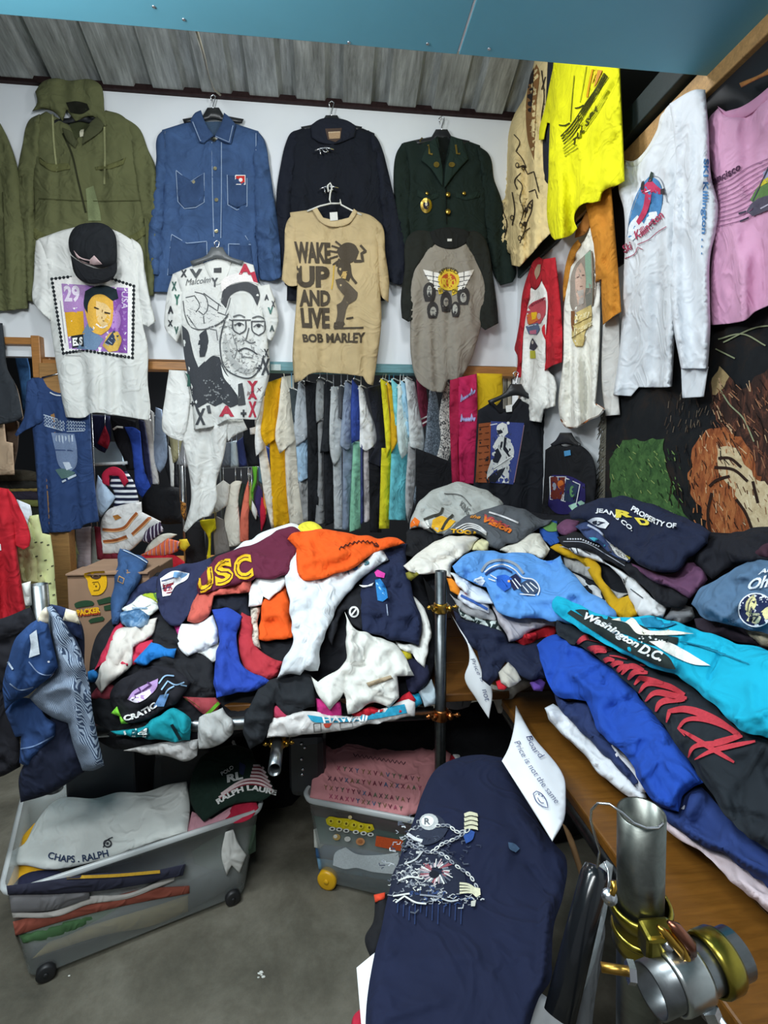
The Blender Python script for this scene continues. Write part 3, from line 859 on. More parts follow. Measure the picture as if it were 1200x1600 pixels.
# plain dark-haired singer
pr.poly([(128,522),(137,505),(150,520),(162,530),(150,547),(120,545)],'6f8aa8',5)
pr.poly([(133,470),(140,455),(160,452),(176,462),(177,490),(172,512),(158,524),(144,518),(136,500)],'e2b04a',6)
pr.poly([(150,470),(165,475),(174,485),(170,505),(160,512),(152,500)],'e8c78a',7)
pr.poly([(131,478),(133,455),(146,448),(165,446),(182,452),(185,466),(176,470),(160,460),(146,462),(138,474),(137,490)],'1f2c33',8)
pr.line([(147,480),(156,484)],2.4,'3b3026',8);pr.line([(163,488),(172,490)],2.4,'3b3026',8);pr.line([(160,484),(159,500),(163,502)],1.5,'8a6228',8);pr.line([(150,506),(160,512),(168,508)],2.4,'f0ece4',8)
pr.poly([(160,540),(172,520),(184,518),(190,530),(184,548),(170,550)],'d9b45a',7);pr.poly([(163,536),(178,516),(186,524),(176,540)],'33415a',8)
for k in range(4):pr.line([(164+k*5,536 -k*4),(170+k*5,540 -k*3)],1.3,'9fb0c4',9)
pr.text('ELS',[(113,528),(129,526),(129,539),(114,541)],'f2f2ee',8,.05);pr.poly([(111,525),(130,522),(131,541),(113,544)],'22262a',6,False)
pr.line([(94,470),(102,536)],1.2,'8d8f95',4);pr.line([(102,555),(126,556)],1,'9a9a98',3)
pr.done(label='purple and yellow stamp portrait print')

# black cap on the stamp shirt
e,p=garment('baseball_cap','black baseball cap hung over the white stamp t-shirt','cap',BW2,[
    ('crown',[(107,380),(110,365),(118,354),(140,348),(163,350),(178,362),(183,396),(182,412),(160,418),(130,408),(112,398)],'1d2024',dict(th=.11,edge=.13,wr=(.012,.06,70),folds=[(138,350,142,405,3,-.008),(160,352,166,405,3,-.008),(120,356,122,395,3,-.008)])),
    ('brim',[(110,399),(130,412),(158,420),(183,410),(182,426),(174,437),(158,443),(134,442),(118,430)],'191b1f',dict(dl=.05,th=.05,edge=.05)),
    ('patch',[(115,391),(126,402),(140,406),(147,399),(160,413),(140,414),(124,408)],'c9b0b0',dict(on=0,th=.005,edge=.006,sp=5)),
],lift=.05)

e,p=garment('tshirt','white t-shirt with large grey portrait of a man in glasses','t-shirt',BW2,[
    ('sleeve',[(284,424),(270,428),(262,455),(258,483),(258,513),(277,536),(285,510),(286,460)],WHT,dict(dl=-.004,vf=(.016,.05))),
    ('sleeve',[(400,438),(408,446),(421,444),(431,475),(435,500),(431,517),(425,533),(417,529),(412,495),(404,470)],WHT,dict(dl=-.006,vf=(.018,.05))),
    ('body',[(272,427),(316,409),(326,416),(340,420),(354,416),(365,404),(396,414),(403,445),(412,495),(418,530),(421,585),(412,620),(403,656),(370,655),(352,657),(340,664),(303,672),(300,630),(293,575),(285,535),(282,490),(280,450)],WHT,dict(vf=(.02,.14),folds=[(330,640,370,655,6,.014),(300,640,320,668,8,.01),(405,560,400,640,6,-.01)])),
    ('neck_lining',[(318,411),(340,404),(363,405),(358,424),(350,440),(338,446),(326,430)],'d9dbd6',dict(on=2,th=.004,edge=.01)),
],th=.03,edge=.045)
pr=Print(p[2],'print',6)
K,G1,G2,R='3f4247','6a6d70','a9acab','b23a4c'
pr.poly([(284,508),(293,516),(298,535),(303,556),(310,574),(318,566),(332,555),(343,558),(351,578),(363,598),(371,618),(372,632),(360,637),(348,629),(336,635),(324,629),(306,639),(299,615),(294,590),(287,550)],K,1)
pr.poly([(293,505),(305,514),(311,524),(312,556),(303,540),(296,520)],'d5d7d4',2);pr.poly([(311,524),(322,514),(326,535),(320,557),(312,558)],K,2);pr.poly([(326,520),(338,528),(346,555),(332,556),(320,566),(324,545)],'d5d7d4',2)
for k in range(46):
    rr=random.Random(k);x,y=rr.uniform(318,360),rr.uniform(590,630);pr.ell(x,y,rr.uniform(.8,2.2),rr.uniform(.8,1.8),'85898b',2,n=6)
pr.poly([(345,472),(350,452),(366,444),(388,441),(402,447),(406,462),(402,478),(390,458),(376,454),(360,462),(353,482)],'4a4c50',2)
pr.poly([(345,440),(354,432),(384,428),(404,444),(388,440),(362,444),(346,456)],'e8e4e2',2)
# hand at the brow
pr.poly([(287,468),(296,452),(316,448),(332,462),(348,476),(358,486),(348,500),(330,510),(312,514),(296,508),(288,490)],'d4d6d3',2)
for L in [[(290,465),(304,462),(312,478),(306,488)],[(304,456),(320,462),(324,484),(318,492),(310,486)],[(318,458),(334,470),(345,478)],[(325,476),(340,486),(342,474)],[(340,488),(356,494),(346,504),(326,512)],[(292,492),(306,512)],[(318,494),(319,506)],[(286,470),(290,495),(300,512),(322,514),(345,504),(357,490)]]:pr.line(L,1.7,'575a5c',3)
# face
pr.line([(352,500),(346,520),(344,545),(352,575),(372,588),(392,590),(406,575),(412,555)],2.2,'54575a',3)
pr.line([(352,492),(356,480),(360,465)],1.5,'7b7e80',3)
pr.poly([(348,545),(356,560),(366,575),(384,584),(398,578),(404,560),(398,575),(380,572),(366,560),(358,540),(352,520)],'b4b7b5',2)
pr.poly([(326,512),(334,508),(342,520),(342,538),(332,530)],'c9cbc9',3);pr.line([(328,514),(338,516),(340,532)],1.5,'5b5e60',4)
for cx,cy in [(374,510),(404,512)]:
    pr.line([(cx -11,cy -10),(cx+10,cy -10),(cx+9,cy+6),(cx,cy+12),(cx -9,cy+6)],2,'55585b',4,True,True)
    pr.ell(cx,cy -3,3,2.6,'3b3e42',4,n=8);pr.line([(cx -8,cy -1),(cx,cy -6),(cx+7,cy -2)],1.5,'5a5d60',4)
    pr.line([(cx -10,cy -15),(cx,cy -18),(cx+9,cy -14)],2.2,'6b6e70',4)
pr.line([(385,500),(392,500)],1.8,'55585b',4);pr.line([(358,499),(363,501)],1.8,'55585b',4)
pr.line([(389,512),(384,532),(392,536),(399,534)],1.7,'606366',4);pr.line([(372,549),(382,544),(392,547),(402,554)],2.4,'4d5053',4);pr.line([(378,557),(394,559)],1.6,'7d8082',4)
pr.line([(366,530),(370,545),(366,560)],1.4,'86898a',4);pr.ell(388,572,10,5,'d8dad7',3)
for k in range(60):
    rr=random.Random(k+99);x=rr.uniform(350,398);y=rr.uniform(515,584);pr.line([(x,y),(x+rr.uniform(-3,3),y+rr.uniform(2,6))],.9,rr.choice(['8f9292','74777a','b4b6b4']),3,False)
# shirt collar, tie
pr.poly([(345,570),(356,588),(378,596),(382,604),(374,622),(362,605),(350,590)],'e1e3e0',3);pr.poly([(372,600),(379,598),(384,632),(372,634)],'4a4d50',4)
for k in range(150):
    rr=random.Random(k+500);x=rr.choice([rr.gauss(356,7),rr.gauss(384,16)]);y=rr.uniform(530,586) if x > 366 else rr.uniform(500,575)
    pr.line([(x,y),(x+rr.uniform(1,5),y+rr.uniform(-4,3))],.8,rr.choice(['8f9292','5c5f62','c4c6c4']),3,False)
for k in range(60):
    rr=random.Random(k+800);x,y=rr.uniform(290,350),rr.uniform(466,512);pr.line([(x,y),(x+rr.uniform(2,6),y+rr.uniform(-3,5))],.8,rr.choice(['a4a7a6','8a8d8e','c0c2c0']),3,False)
# letters scattered round it
def big(t,x,y,wd,hg,c,lv=3):pr.text(t,[(x,y),(x+wd,y),(x+wd,y+hg),(x,y+hg)],c,lv,.05)
big('X',282,421,10,12,'44474b');big('V',296,420,20,14,'55585b');big('Y',330,434,11,14,'55585b')
pr.text('Malcolm',[(290,436),(329,432),(329,441),(290,446)],'6b6e70',3,0,.3)
big('A',373,412,20,17,R);pr.poly([(391,426),(398,424),(403,442),(396,440)],R,3)
big('X',412,545,8,13,'44474b');big('X',408,560,14,26,'44474b');big('+',401,570,8,10,'44474b')
big('Y',386,595,17,18,R);pr.text('lm X',[(385,612),(410,604),(410,610),(386,618)],'6b3a44',4,0,.3)
big('A',387,612,15,12,R);big('X',388,627,13,25,R);big('+',376,640,9,12,'44474b');big('A',342,634,24,17,R);big('X',305,638,16,26,'44474b');big('+',297,627,7,8,'44474b');pr.poly([(322,634),(328,633),(330,646),(325,646)],'55585b',3)
pr.poly([(289,582),(296,586),(298,604),(292,604),(293,592)],'3c6157',3)
pr.done(label='grey portrait with scattered dark and red letters')
for q,L in ((p[0],[('X',268,440,8,14,'3f5f57'),('A',262,478,9,12,'3a3d41'),('Y',272,460,9,16,'3f7062'),('X',262,500,8,10,'3a3d41'),('V',272,510,7,12,'3f5f57')]),(p[1],[('A',413,460,7,9,'4b4e52'),('V',418,480,9,11,'4f7a72'),('X',424,470,6,10,'4b4e52'),('A',421,508,8,10,'4f5a5a')])):
    pr=Print(q,'print',5)
    for t,x,y,a,b,c in L:pr.text(t,[(x,y),(x+a,y),(x+a,y+b),(x,y+b)],c,2,.06)
    pr.done()['kind']='stuff'
pr=Print(p[3],'neck_tag',5);pr.poly([(334,419),(346,418),(346,426),(334,426)],'4c4e50',1,False);pr.done()
hanger('grey plastic hanger holding the white portrait t-shirt',BW2,339,376,390,42,18,mat=plastic('grey_plastic','5b5f61',.4),h=.035)

TAN='b9a57d'
e,p=garment('tshirt','tan t-shirt with large dark lettering and a dancing figure','t-shirt',BW2,[
    ('sleeve',[(462,331),(449,345),(444,395),(440,437),(452,447),(467,446),(470,400),(468,360)],TAN,dict(dl=-.004,vf=(.014,.06))),
    ('sleeve',[(584,340),(597,352),(602,395),(608,440),(607,473),(596,463),(590,430),(586,380)],TAN,dict(dl=-.004,vf=(.014,.06))),
    ('body',[(453,332),(490,327),(505,345),(525,350),(545,345),(557,330),(580,337),(593,347),(592,400),(594,450),(596,500),(588,570),(583,602),(575,600),(567,588),(530,584),(483,585),(472,594),(460,598),(457,560),(459,520),(464,450),(462,400)],TAN,dict(vf=(.02,.11),folds=[(495,540,492,585,6,.012),(570,500,572,590,6,-.016),(467,520,465,590,7,.012),(548,540,550,584,8,.008),(500,400,492,560,9,.005)])),
    ('neck_band',[(488,328),(495,324),(505,340),(525,344),(545,340),(553,326),(559,331),(546,349),(525,355),(503,349)],'c2ae86',dict(dl=.028,th=.012,edge=.01,sp=6)),
],th=.032,edge=.045)
DK='4b4338'
pr=Print(p[2],'print',6)
pr.text('WAKE',[(459,377),(516,379),(517,412),(462,411)],DK,2,.05)
pr.text('UP',[(463,415),(515,416),(515,450),(464,449)],DK,2,.05)
pr.text('AND',[(467,452),(516,454),(516,478),(468,479)],DK,2,.05)
pr.text('LIVE',[(469,481),(515,481),(515,514),(472,512)],DK,2,.05)
pr.text('BOB MARLEY',[(472,522),(571,519),(570,536),(474,535)],DK,2,.04)
pr.poly([(526,392),(532,384),(541,379),(554,382),(561,393),(556,407),(544,411),(533,406)],DK,2)
pr.line([(553,408),(567,408),(565,396),(572,392)],4.5,DK,2);pr.line([(572,393),(563,383)],3.6,DK,2)
pr.poly([(532,405),(547,411),(549,428),(545,440),(534,434),(527,424)],DK,2);pr.line([(546,414),(549,432),(557,443)],4,DK,2)
pr.poly([(524,437),(534,434),(545,443),(559,457),(557,467),(544,477),(539,493),(536,509),(523,509),(527,490),(526,476),(533,472),(538,462),(528,450)],'5a5145',2)
pr.poly([(522,504),(536,500),(539,506),(534,513),(521,512)],DK,2);pr.line([(522,513),(568,512)],3,DK,2)
for L in [[(530,388),(518,384)],[(527,394),(514,392)],[(528,400),(515,404)],[(531,406),(520,414)],[(533,384),(524,377)],[(530,404),(526,416)],[(541,498),(552,496)]]:pr.line(L,3,DK,2)
pr.poly([(536,424),(543,424),(540,436),(532,434)],'c8a96a',3)
pr.line([(522,412),(520,440),(518,452)],2,'c8a646',2)
pr.done(label='dark brown lettering with dancing figure')
pr=Print(p[3],'neck_tag',5);pr.poly([(515,332),(527,331),(528,344),(516,345)],'dcdcd6',2,False);pr.done()
e=empty('coat_hanger','white wire hanger with open hook above the tan t-shirt','hanger',at_surf(BW2,525,330,.02),'coat hangers on the walls')
tube('wire',[at_surf(BW2,x,y,.025) for x,y in [(513,300),(512,290),(516,286),(519,292),(516,302),(515,312),(517,318),(500,322),(480,330)]],.005,M_wht,e,8)
tube('wire',[at_surf(BW2,x,y,.025) for x,y in [(517,318),(531,318),(531,312),(533,320),(548,328),(565,336)]],.005,M_wht,e,8)

GRY,BLK='8d877c','20231f'
e,p=garment('raglan_shirt','grey raglan shirt with black sleeves and winged emblem print','t-shirt',BW2,[
    ('sleeve',[(684,366),(664,360),(646,362),(634,376),(632,420),(626,470),(628,497),(638,503),(648,498),(648,450),(648,428),(664,400),(682,380)],BLK,dict(vf=(.018,.07))),
    ('sleeve',[(722,366),(738,360),(752,366),(760,378),(770,430),(777,480),(779,505),(758,516),(750,508),(750,480),(756,450),(742,408),(724,380)],BLK,dict(vf=(.018,.07))),
    ('body',[(678,377),(690,384),(703,386),(716,384),(728,378),(745,408),(760,450),(754,500),(745,535),(737,560),(720,592),(700,594),(693,613),(675,611),(652,594),(643,563),(641,503),(645,428),(660,402)],GRY,dict(dl=.004,vf=(.024,.10),folds=[(703,470,690,610,6,-.022),(655,430,660,570,8,.01),(735,480,712,590,10,.012),(668,500,668,590,8,.008)])),
    ('neck_band',[(672,362),(690,356),(703,355),(716,356),(734,362),(729,379),(716,387),(703,389),(690,387),(677,379)],'1a1c1b',dict(dl=.02,th=.014,edge=.012)),
],th=.03,edge=.045)
pr=Print(p[2],'print',5)
YL,OR='d9b93a','b4542a'
for sgn in (-1,1):
    cx=701
    for k in range(4):
        y0=422+k*7
        pr.poly([(cx+sgn*14,y0+5),(cx+sgn*(40 -k*4),y0 -1),(cx+sgn*(36 -k*4),y0+8),(cx+sgn*14,y0+11)],'e4e2dc',2)
        pr.line([(cx+sgn*14,y0+12),(cx+sgn*(37 -k*4),y0+8)],1.1,'3b3d40',3)
    pr.line([(cx+sgn*24,424),(cx+sgn*24,446)],1.1,'3b3d40',3)
pr.ell(701,437,17,17,YL,4);pr.ell(701,439,12,12,OR,5)
pr.arc('SPEED',[(689,430),(694,425),(701,423),(708,425),(713,430)],6,'4f4420',6)
pr.text('R',[(690,435),(700,433),(700,450),(691,451)],YL,6,.03);pr.line([(701,432),(701,446)],2.2,YL,6);pr.line([(704,440),(710,437),(711,446),(705,450),(702,444)],2,YL,6,True,True);pr.line([(697,436),(706,436)],2,YL,6)
pr.poly([(684,450),(692,448),(692,458),(686,460)],YL,4);pr.poly([(706,450),(716,448),(714,458),(706,462)],YL,4)
pr.text('WA',[(685,450),(692,450),(692,457),(686,459)],'4f4420',6,.02);pr.text('ON',[(706,452),(714,450),(714,457),(707,459)],'4f4420',6,.02)
for cx,cy,rx,ry,fx,fy,fw,fh in [(671,455,10,14,671,455,4,9),(676,483,9,12,677,487,5,8),(697,470,9,15,697,472,4,7),(712,482,7,11,711,483,4,8),(724,461,10,13,724,465,5,8)]:
    pr.ell(cx,cy,rx,ry,'3a3838',3);pr.poly([(cx -rx,cy+4),(cx+rx,cy+4),(cx+rx*.7,cy+ry+2),(cx -rx*.7,cy+ry+2)],'3a3838',3)
    pr.ell(fx,fy,fw,fh,'a9a9a2',5,n=10);pr.line([(fx -3,fy -2),(fx+3,fy -2)],1.2,'55555a',6);pr.line([(fx -2,fy+4),(fx+2,fy+4)],1.2,'55555a',6);pr.line([(fx,fy -2),(fx,fy+2)],.9,'77777a',6)
pr.ell(677,494,3,2,'3a3838',7,n=8)
pr.done(label='winged gold emblem above five faces')
pr=Print(p[3],'neck_tag',5);pr.poly([(699,373),(706,373),(706,377),(699,377)],'cfcfca',2,False);pr.done()

# ================================================================ garments on the right wall
RW1=Plane((XR -.05,0,0),(-1,0,0))
RW2=Plane((XR -.11,0,0),(-1,0,0))
e,p=garment('embroidered_shirt','beige shirt with black line embroidery in the upper corner','shirt',RW1,[
    ('body',[(836,92),(858,92),(860,180),(864,260),(868,352),(845,380),(828,400),(812,417),(799,414),(797,397),(776,391),(780,330),(786,250),(793,205),(803,180),(820,150)],'d9c48f',dict(vf=(.03,.10),wr=(.012,.08,80),folds=[(826,130,828,240,4,-.03)]))],th=.04,edge=.06)
pr=Print(p[0],'embroidery',6)
pr.poly([(826,130),(838,100),(842,110),(838,160),(834,250),(824,215)],'8a6238',1)
pr.poly([(828,120),(834,105),(832,150),(828,190),(824,170)],'2a2320',2)
for L in [[(803,210),(812,222),(806,236),(816,248),(822,262)],[(808,262),(818,258),(824,272),(834,268),(842,300)],[(808,280),(816,290),(812,310),(818,330),(812,350)],[(820,340),(826,318),(832,312),(830,330),(822,350),(818,372)],
          [(800,300),(804,330),(800,352)],[(826,300),(836,296),(840,310)],[(814,270),(804,282),(808,296)],[(812,380),(820,362),(828,356)],[(786,330),(792,350),(788,372)],[(846,110),(850,150),(846,190),(851,210)],[(852,120),(846,140)]]:pr.line(L,1.6,'3a3128',3)
for (x,y) in [(818,262),(808,258),(822,328),(828,322),(814,352),(820,350),(800,340),(812,372)]:pr.ell(x,y,3.2,4.4,'3a3128',3,n=8);pr.ell(x,y,1.8,2.8,'cdb782',4,n=8)
pr.done(label='black line embroidery of leaves')
lay('navy_shirt','narrow dark navy shirt edge hanging behind the yellow t-shirt','shirt',RW1,[(856,92),(866,92),(862,180),(862,290),(850,285),(848,225),(852,170)],'20242f',lift=.03)
e,p=garment('tshirt','bright yellow t-shirt with slanted black stripe print hanging high','t-shirt',RW2,[
    ('sleeve',[(872,70),(859,130),(851,170),(843,200),(842,219),(850,218),(855,192),(863,193),(870,150)],'d8d516',dict(dl=-.003,th=.02)),
    ('body',[(868,55),(968,66),(970,130),(973,200),(976,283),(964,290),(953,293),(942,300),(938,314),(925,317),(912,318),(900,330),(897,343),(902,357),(893,367),(867,375),(861,368),(857,267),(859,200),(861,150)],'dedb18',dict(vf=(.02,.10),folds=[(925,200,915,320,7,.012),(950,180,950,290,6,-.01),(895,230,885,365,8,.01),(872,120,868,300,4,.012)]))],th=.025,edge=.03)
pr=Print(p[1],'print',6)
for k in range(4):pr.line([(876+k*1.5,213+k*4),(892+k,196+k*5),(916,160+k*5),(930,140+k*4),(944+k*2,114+k*2)],1.9 -.2*k,'3a3c10',2)
for k in range(4):pr.line([(879+k,232+k*4),(897+k*2,216+k*5)],1.1,'8f9314',2);pr.line([(908+k*2,196+k*3),(936,160+k*4),(948,140+k*4)],.9,'a3a716',2)
pr.line([(926,108),(921,130),(917,152)],3,'d39a1a',2);pr.line([(932,108),(925,130)],1.6,'e0b53a',2);pr.poly([(934,109),(941,110),(932,130),(927,138)],'c88a3a',2)
pr.line([(897,118),(894,150),(891,190)],1.1,'7d8116',2);pr.line([(916,104),(910,140),(906,160)],1,'9a9e16',2)
pr.line([(898,169),(904,168),(912,164)],2,'3a3c10',3);pr.line([(873,195),(882,196),(890,192)],2,'3a3c10',3)
for i,ch in enumerate('TULSPA'):
    x,y=896+i*6.6,226 -i*10
    pr.text(ch,[(x -1,y -9),(x+5,y -13),(x+4,y -1),(x -2,y+2)],'3f4110',3,.03)
pr.done(label='slanted black stripes and lettering')

e,p=garment('raglan_shirt','red sleeved white raglan shirt hanging low on the right wall','t-shirt',RW1,[
    ('body',[(828,449),(836,453),(842,447),(846,436),(856,457),(856,500),(854,530),(858,580),(867,590),(868,634),(850,640),(846,660),(818,656),(810,643),(814,590),(817,525),(822,490)],'e4e4de',dict(vf=(.03,.09))),
    ('sleeve',[(829,418),(821,440),(816,460),(812,500),(807,530),(804,547),(808,555),(806,590),(816,590),(818,530),(823,490),(830,452)],'b3232f',dict(vf=(.014,.06))),
    ('sleeve',[(848,405),(868,402),(874,450),(879,530),(878,566),(862,572),(850,580),(853,540),(846,512),(853,500),(853,457),(846,436)],'b8242f',dict(dl=.012,vf=(.014,.06),folds=[(862,420,868,560,4,.012)])),
    ('neck_band',[(828,428),(832,410),(842,401),(848,405),(846,436),(842,447),(836,453),(829,446)],'a5222c',dict(dl=.008,th=.014,edge=.015,sp=6)),
],th=.025,edge=.03)
pr=Print(p[3],'neck_lining',4);pr.poly([(835,425),(840,413),(845,413),(843,428),(838,437)],'a98f78',1);pr.done()
pr=Print(p[0],'print',5)
pr.poly([(823,484),(830,474),(842,468),(852,464),(852,490),(844,506),(824,506)],'c2525c',1);pr.poly([(823,492),(838,486),(842,500),(826,508)],'d8733a',2);pr.poly([(830,488),(839,488),(838,498),(831,500)],'e8bb2a',3);pr.ell(842,494,3,5,'cfa9a5',3)
pr.poly([(821,510),(840,504),(843,514),(838,523),(826,522)],'5d6a86',3);pr.poly([(827,517),(838,515),(838,522),(828,522)],'b86a82',4);pr.line([(824,510),(838,507)],1.5,'c8d0dd',4)
pr.poly([(829,534),(832,528),(836,534),(840,541),(834,548),(827,545)],'3d3a46',2);pr.ell(832,535,1.6,3,'c9c2b8',3,n=8);pr.poly([(828,548),(836,548),(837,560),(828,560)],'b8b53a',2)
[pr.line([(829+k*3,479 -k*1.6),(831+k*3,474 -k*1.6),(832+k*3,478 -k*1.6)],1.2,'8a3040',3,False) for k in range(7)]
pr.done(label='red and orange print with a small car and figure')

e,p=garment('raglan_shirt','white raglan shirt with ochre sleeves and faded portrait print','t-shirt',RW1,[
    ('side_panel',[(942,505),(958,495),(968,490),(968,560),(966,600),(969,648),(946,650),(940,600)],'c6c4bf',dict(dl=-.01,vf=(.02,.08))),
    ('body',[(898,388),(912,377),(922,352),(930,360),(938,420),(938,470),(936,560),(931,630),(945,640),(936,650),(920,657),(902,668),(885,668),(876,656),(880,560),(882,470),(889,425)],'e2e0d6',dict(vf=(.03,.09),folds=[(900,560,892,665,5,.012),(918,560,912,655,5,-.012)])),
    ('sleeve',[(903,374),(893,386),(886,405),(880,440),(880,474),(885,462),(892,428),(900,398),(908,382)],'b97c2e',dict(dl=.01,vf=(.01,.06))),
    ('sleeve',[(915,320),(955,288),(960,350),(965,410),(971,487),(958,495),(942,508),(940,470),(939,437),(930,442),(929,400),(921,350)],'c07e2a',dict(dl=.02,vf=(.02,.07),folds=[(940,340,944,495,4,.016)])),
    ('neck_band',[(898,372),(914,366),(926,340),(916,330),(906,350),(900,360)],'96602a',dict(dl=.014,th=.014,edge=.014,sp=6)),
],th=.025,edge=.03)
pr=Print(p[1],'print',5)
pr.poly([(892,432),(900,412),(912,400),(922,390),(926,396),(926,476),(918,486),(900,492),(892,480),(891,450)],'9a8f84',1)
pr.poly([(914,398),(923,391),(925,450),(915,450)],'8fae98',2);pr.poly([(914,452),(926,450),(926,478),(916,480)],'7d7d74',2)
pr.poly([(901,420),(908,410),(914,424),(914,460),(910,476),(903,476),(899,450)],'c4a796',3);pr.line([(901,434),(905,432)],1.6,'6b5650',4);pr.line([(909,430),(913,430)],1.6,'6b5650',4);pr.line([(906,448),(910,447)],1.6,'8a6a60',4);pr.poly([(902,455),(912,452),(912,474),(904,478)],'b0a8a0',4)
pr.poly([(892,486),(898,486),(896,520),(893,512)],'8a5a38',2)
pr.poly([(897,490),(924,476),(924,500),(914,520),(912,540),(900,542),(894,530)],'cdb87a',2)
pr.text('Kenny',[(899,494),(923,480),(924,494),(898,506)],'efe2b4',4,.04,.3);pr.text('Rogers',[(895,514),(925,498),(924,512),(897,528)],'efe2b4',4,.04,.3)
for L in [[(897,508),(924,494)],[(893,528),(926,508)],[(898,540),(910,542),(915,525)]]:pr.line(L,1.2,'7a6638',5)
pr.line([(925,392),(927,440),(926,478)],1.2,'6d5a44',4)
pr.done(label='faded portrait with cream lettering')
pr=Print(p[1],'hem_trim',5);pr.line([(876,655),(885,667),(902,667),(920,656),(936,649),(944,639),(931,631)],2.2,'b0693a',2);pr.done(label='rust coloured hem trim')

e,p=garment('sweatshirt','white long-sleeved sweatshirt with round skier print on the right wall','sweatshirt',RW1,[
    ('body',[(983,258),(998,252),(1028,208),(1040,170),(1062,152),(1066,250),(1064,350),(1058,470),(1050,604),(1042,605),(998,605),(986,619),(958,617),(968,545),(974,440),(975,330),(966,290),(978,250)],'d0d4d8',dict(vf=(.025,.12),folds=[(1000,420,990,610,8,.012),(1030,430,1030,600,8,-.012),(1040,300,1034,420,6,.008)])),
    ('sleeve',[(1046,162),(1086,140),(1102,140),(1107,200),(1109,250),(1112,280),(1122,320),(1119,360),(1110,400),(1109,470),(1110,510),(1106,576),(1064,576),(1048,490),(1040,440),(1050,350),(1056,250)],'d3d7dc',dict(dl=.03,vf=(.02,.09),folds=[(1078,180,1082,400,5,.014),(1066,200,1066,420,5,-.012),(1092,420,1094,570,5,-.012),(1072,440,1078,570,6,.01)])),
    ('cuff',[(1064,573),(1107,573),(1100,620),(1066,622)],'d2d6da',dict(dl=.03,th=.022,edge=.02)),
    ('neck_band',[(976,250),(983,262),(1000,258),(1032,212),(1042,172),(1034,178),(1026,204),(996,248),(986,252)],'d2d4d2',dict(dl=.012,th=.014,edge=.012,sp=6)),
],th=.035,edge=.04)
pr=Print(p[0],'print',5)
pr.poly([(1014,276),(1026,280),(1034,296),(1034,320),(1028,338),(1012,352),(990,374),(980,370),(982,345),(990,315),(1002,290)],'4a7fae',1)
pr.poly([(984,350),(996,336),(1006,350),(1014,332),(1026,330),(1028,340),(1010,356),(988,376),(980,370)],'dfe5ea',2)
pr.poly([(1006,290),(1016,280),(1026,290),(1036,298),(1032,304),(1018,300),(1016,316),(1008,338),(998,352),(994,346),(1004,326),(1008,304),(1000,300)],'bb3a5c',3)
pr.poly([(1012,284),(1017,268),(1021,270),(1018,284)],'33403a',4);pr.poly([(1001,302),(1003,284),(1006,282),(1006,300)],'3a3a3c',4);pr.poly([(1032,296),(1038,294),(1038,304),(1032,303)],'3a3538',4)
pr.line([(1008,300),(1020,296)],1.6,'e8d9dd',4);pr.line([(1020,274),(1030,278),(1038,296),(1042,316)],1.2,'8a9098',2);pr.line([(1000,296),(984,340),(979,370)],1,'9aa2aa',2)
pr.arc('Killington',[(996,378),(1012,368),(1026,354),(1041,342)],17,'b0405e',4,.02,.3)
pr.line([(996,382),(1014,374),(1028,362),(1041,354)],1.2,'9a3a54',4);pr.arc('Ski',[(976,396),(990,388)],13,'a03a56',4,.02,.3);pr.line([(976,404),(992,396),(996,386),(1004,390)],1.2,'9a3a54',4)
pr.done(label='blue and red skier print with pink script')
pr=Print(p[1],'sleeve_print',5)
pr.text('SKI Killington . . .',[(1108,248),(1103,398),(1093,398),(1097,248)],'4f7fb0',2,.03);pr.done(label='blue vertical lettering')

e,p=garment('tshirt','pink t-shirt with cable car print cut by the right frame edge','t-shirt',RW1,[
    ('body',[(1107,187),(1123,168),(1135,178),(1160,180),(1200,150),(1262,90),(1310,90),(1310,428),(1240,455),(1200,478),(1180,487),(1165,500),(1144,505),(1111,508),(1109,440),(1112,380),(1116,300)],'cf9ab8',dict(vf=(.025,.12),folds=[(1165,390,1160,500,8,.012),(1132,190,1130,300,8,.008),(1190,380,1200,470,9,-.01)])),
    ('neck_band',[(1121,166),(1134,174),(1160,166),(1200,137),(1262,78),(1268,92),(1200,156),(1162,184),(1135,184)],'c48dac',dict(dl=.014,th=.014,edge=.014)),
],th=.035,edge=.04)
pr=Print(p[0],'print',5)
for k in range(10):pr.line([(1112+(k % 4)*3,292+k*7),(1140+k*2,281+k*7),(1168+k,262+k*8),(1205,246+k*6)],1.1,'8a5a7c',2)
pr.arc('San Francisco',[(1078,310),(1110,290),(1135,278),(1159,264)],11,'4a2a44',3,.03,.3)
pr.poly([(1172,312),(1186,290),(1215,276),(1215,300),(1178,318)],'5f7f4a',3);pr.poly([(1184,294),(1188,286),(1215,268),(1215,276)],'cfc23a',4);pr.poly([(1166,330),(1176,316),(1215,300),(1215,322),(1176,338)],'55505f',4)
pr.line([(1176,314),(1190,284),(1202,258)],1.8,'4a4a58',5);pr.line([(1156,346),(1170,340)],2.4,'3c3848',4);pr.line([(1154,334),(1166,330)],3,'3c3848',4);pr.line([(1188,326),(1215,312)],2,'b9b4c4',5);pr.poly([(1192,270),(1215,250),(1215,262),(1196,284)],'9a9ab8',3)
pr.done(label='cable car on speed lines with dark script')
tag(box('hanger_board',at_surf(RW1,1200,150,.0),at_surf(RW1,1180,110,.02),wood('raw_board','9a6a3a'),None,.002),'brown wooden hanger end behind the pink t-shirt collar','hanger')
bpy.data.objects.remove(bpy.data.objects['hanger_board'])
hanger('brown wooden hanger in the pink t-shirt at the right edge',RW1,1215,60,100,60,30,mat=wood('hanger_wood','a06a35'),h=.03,hook=False)

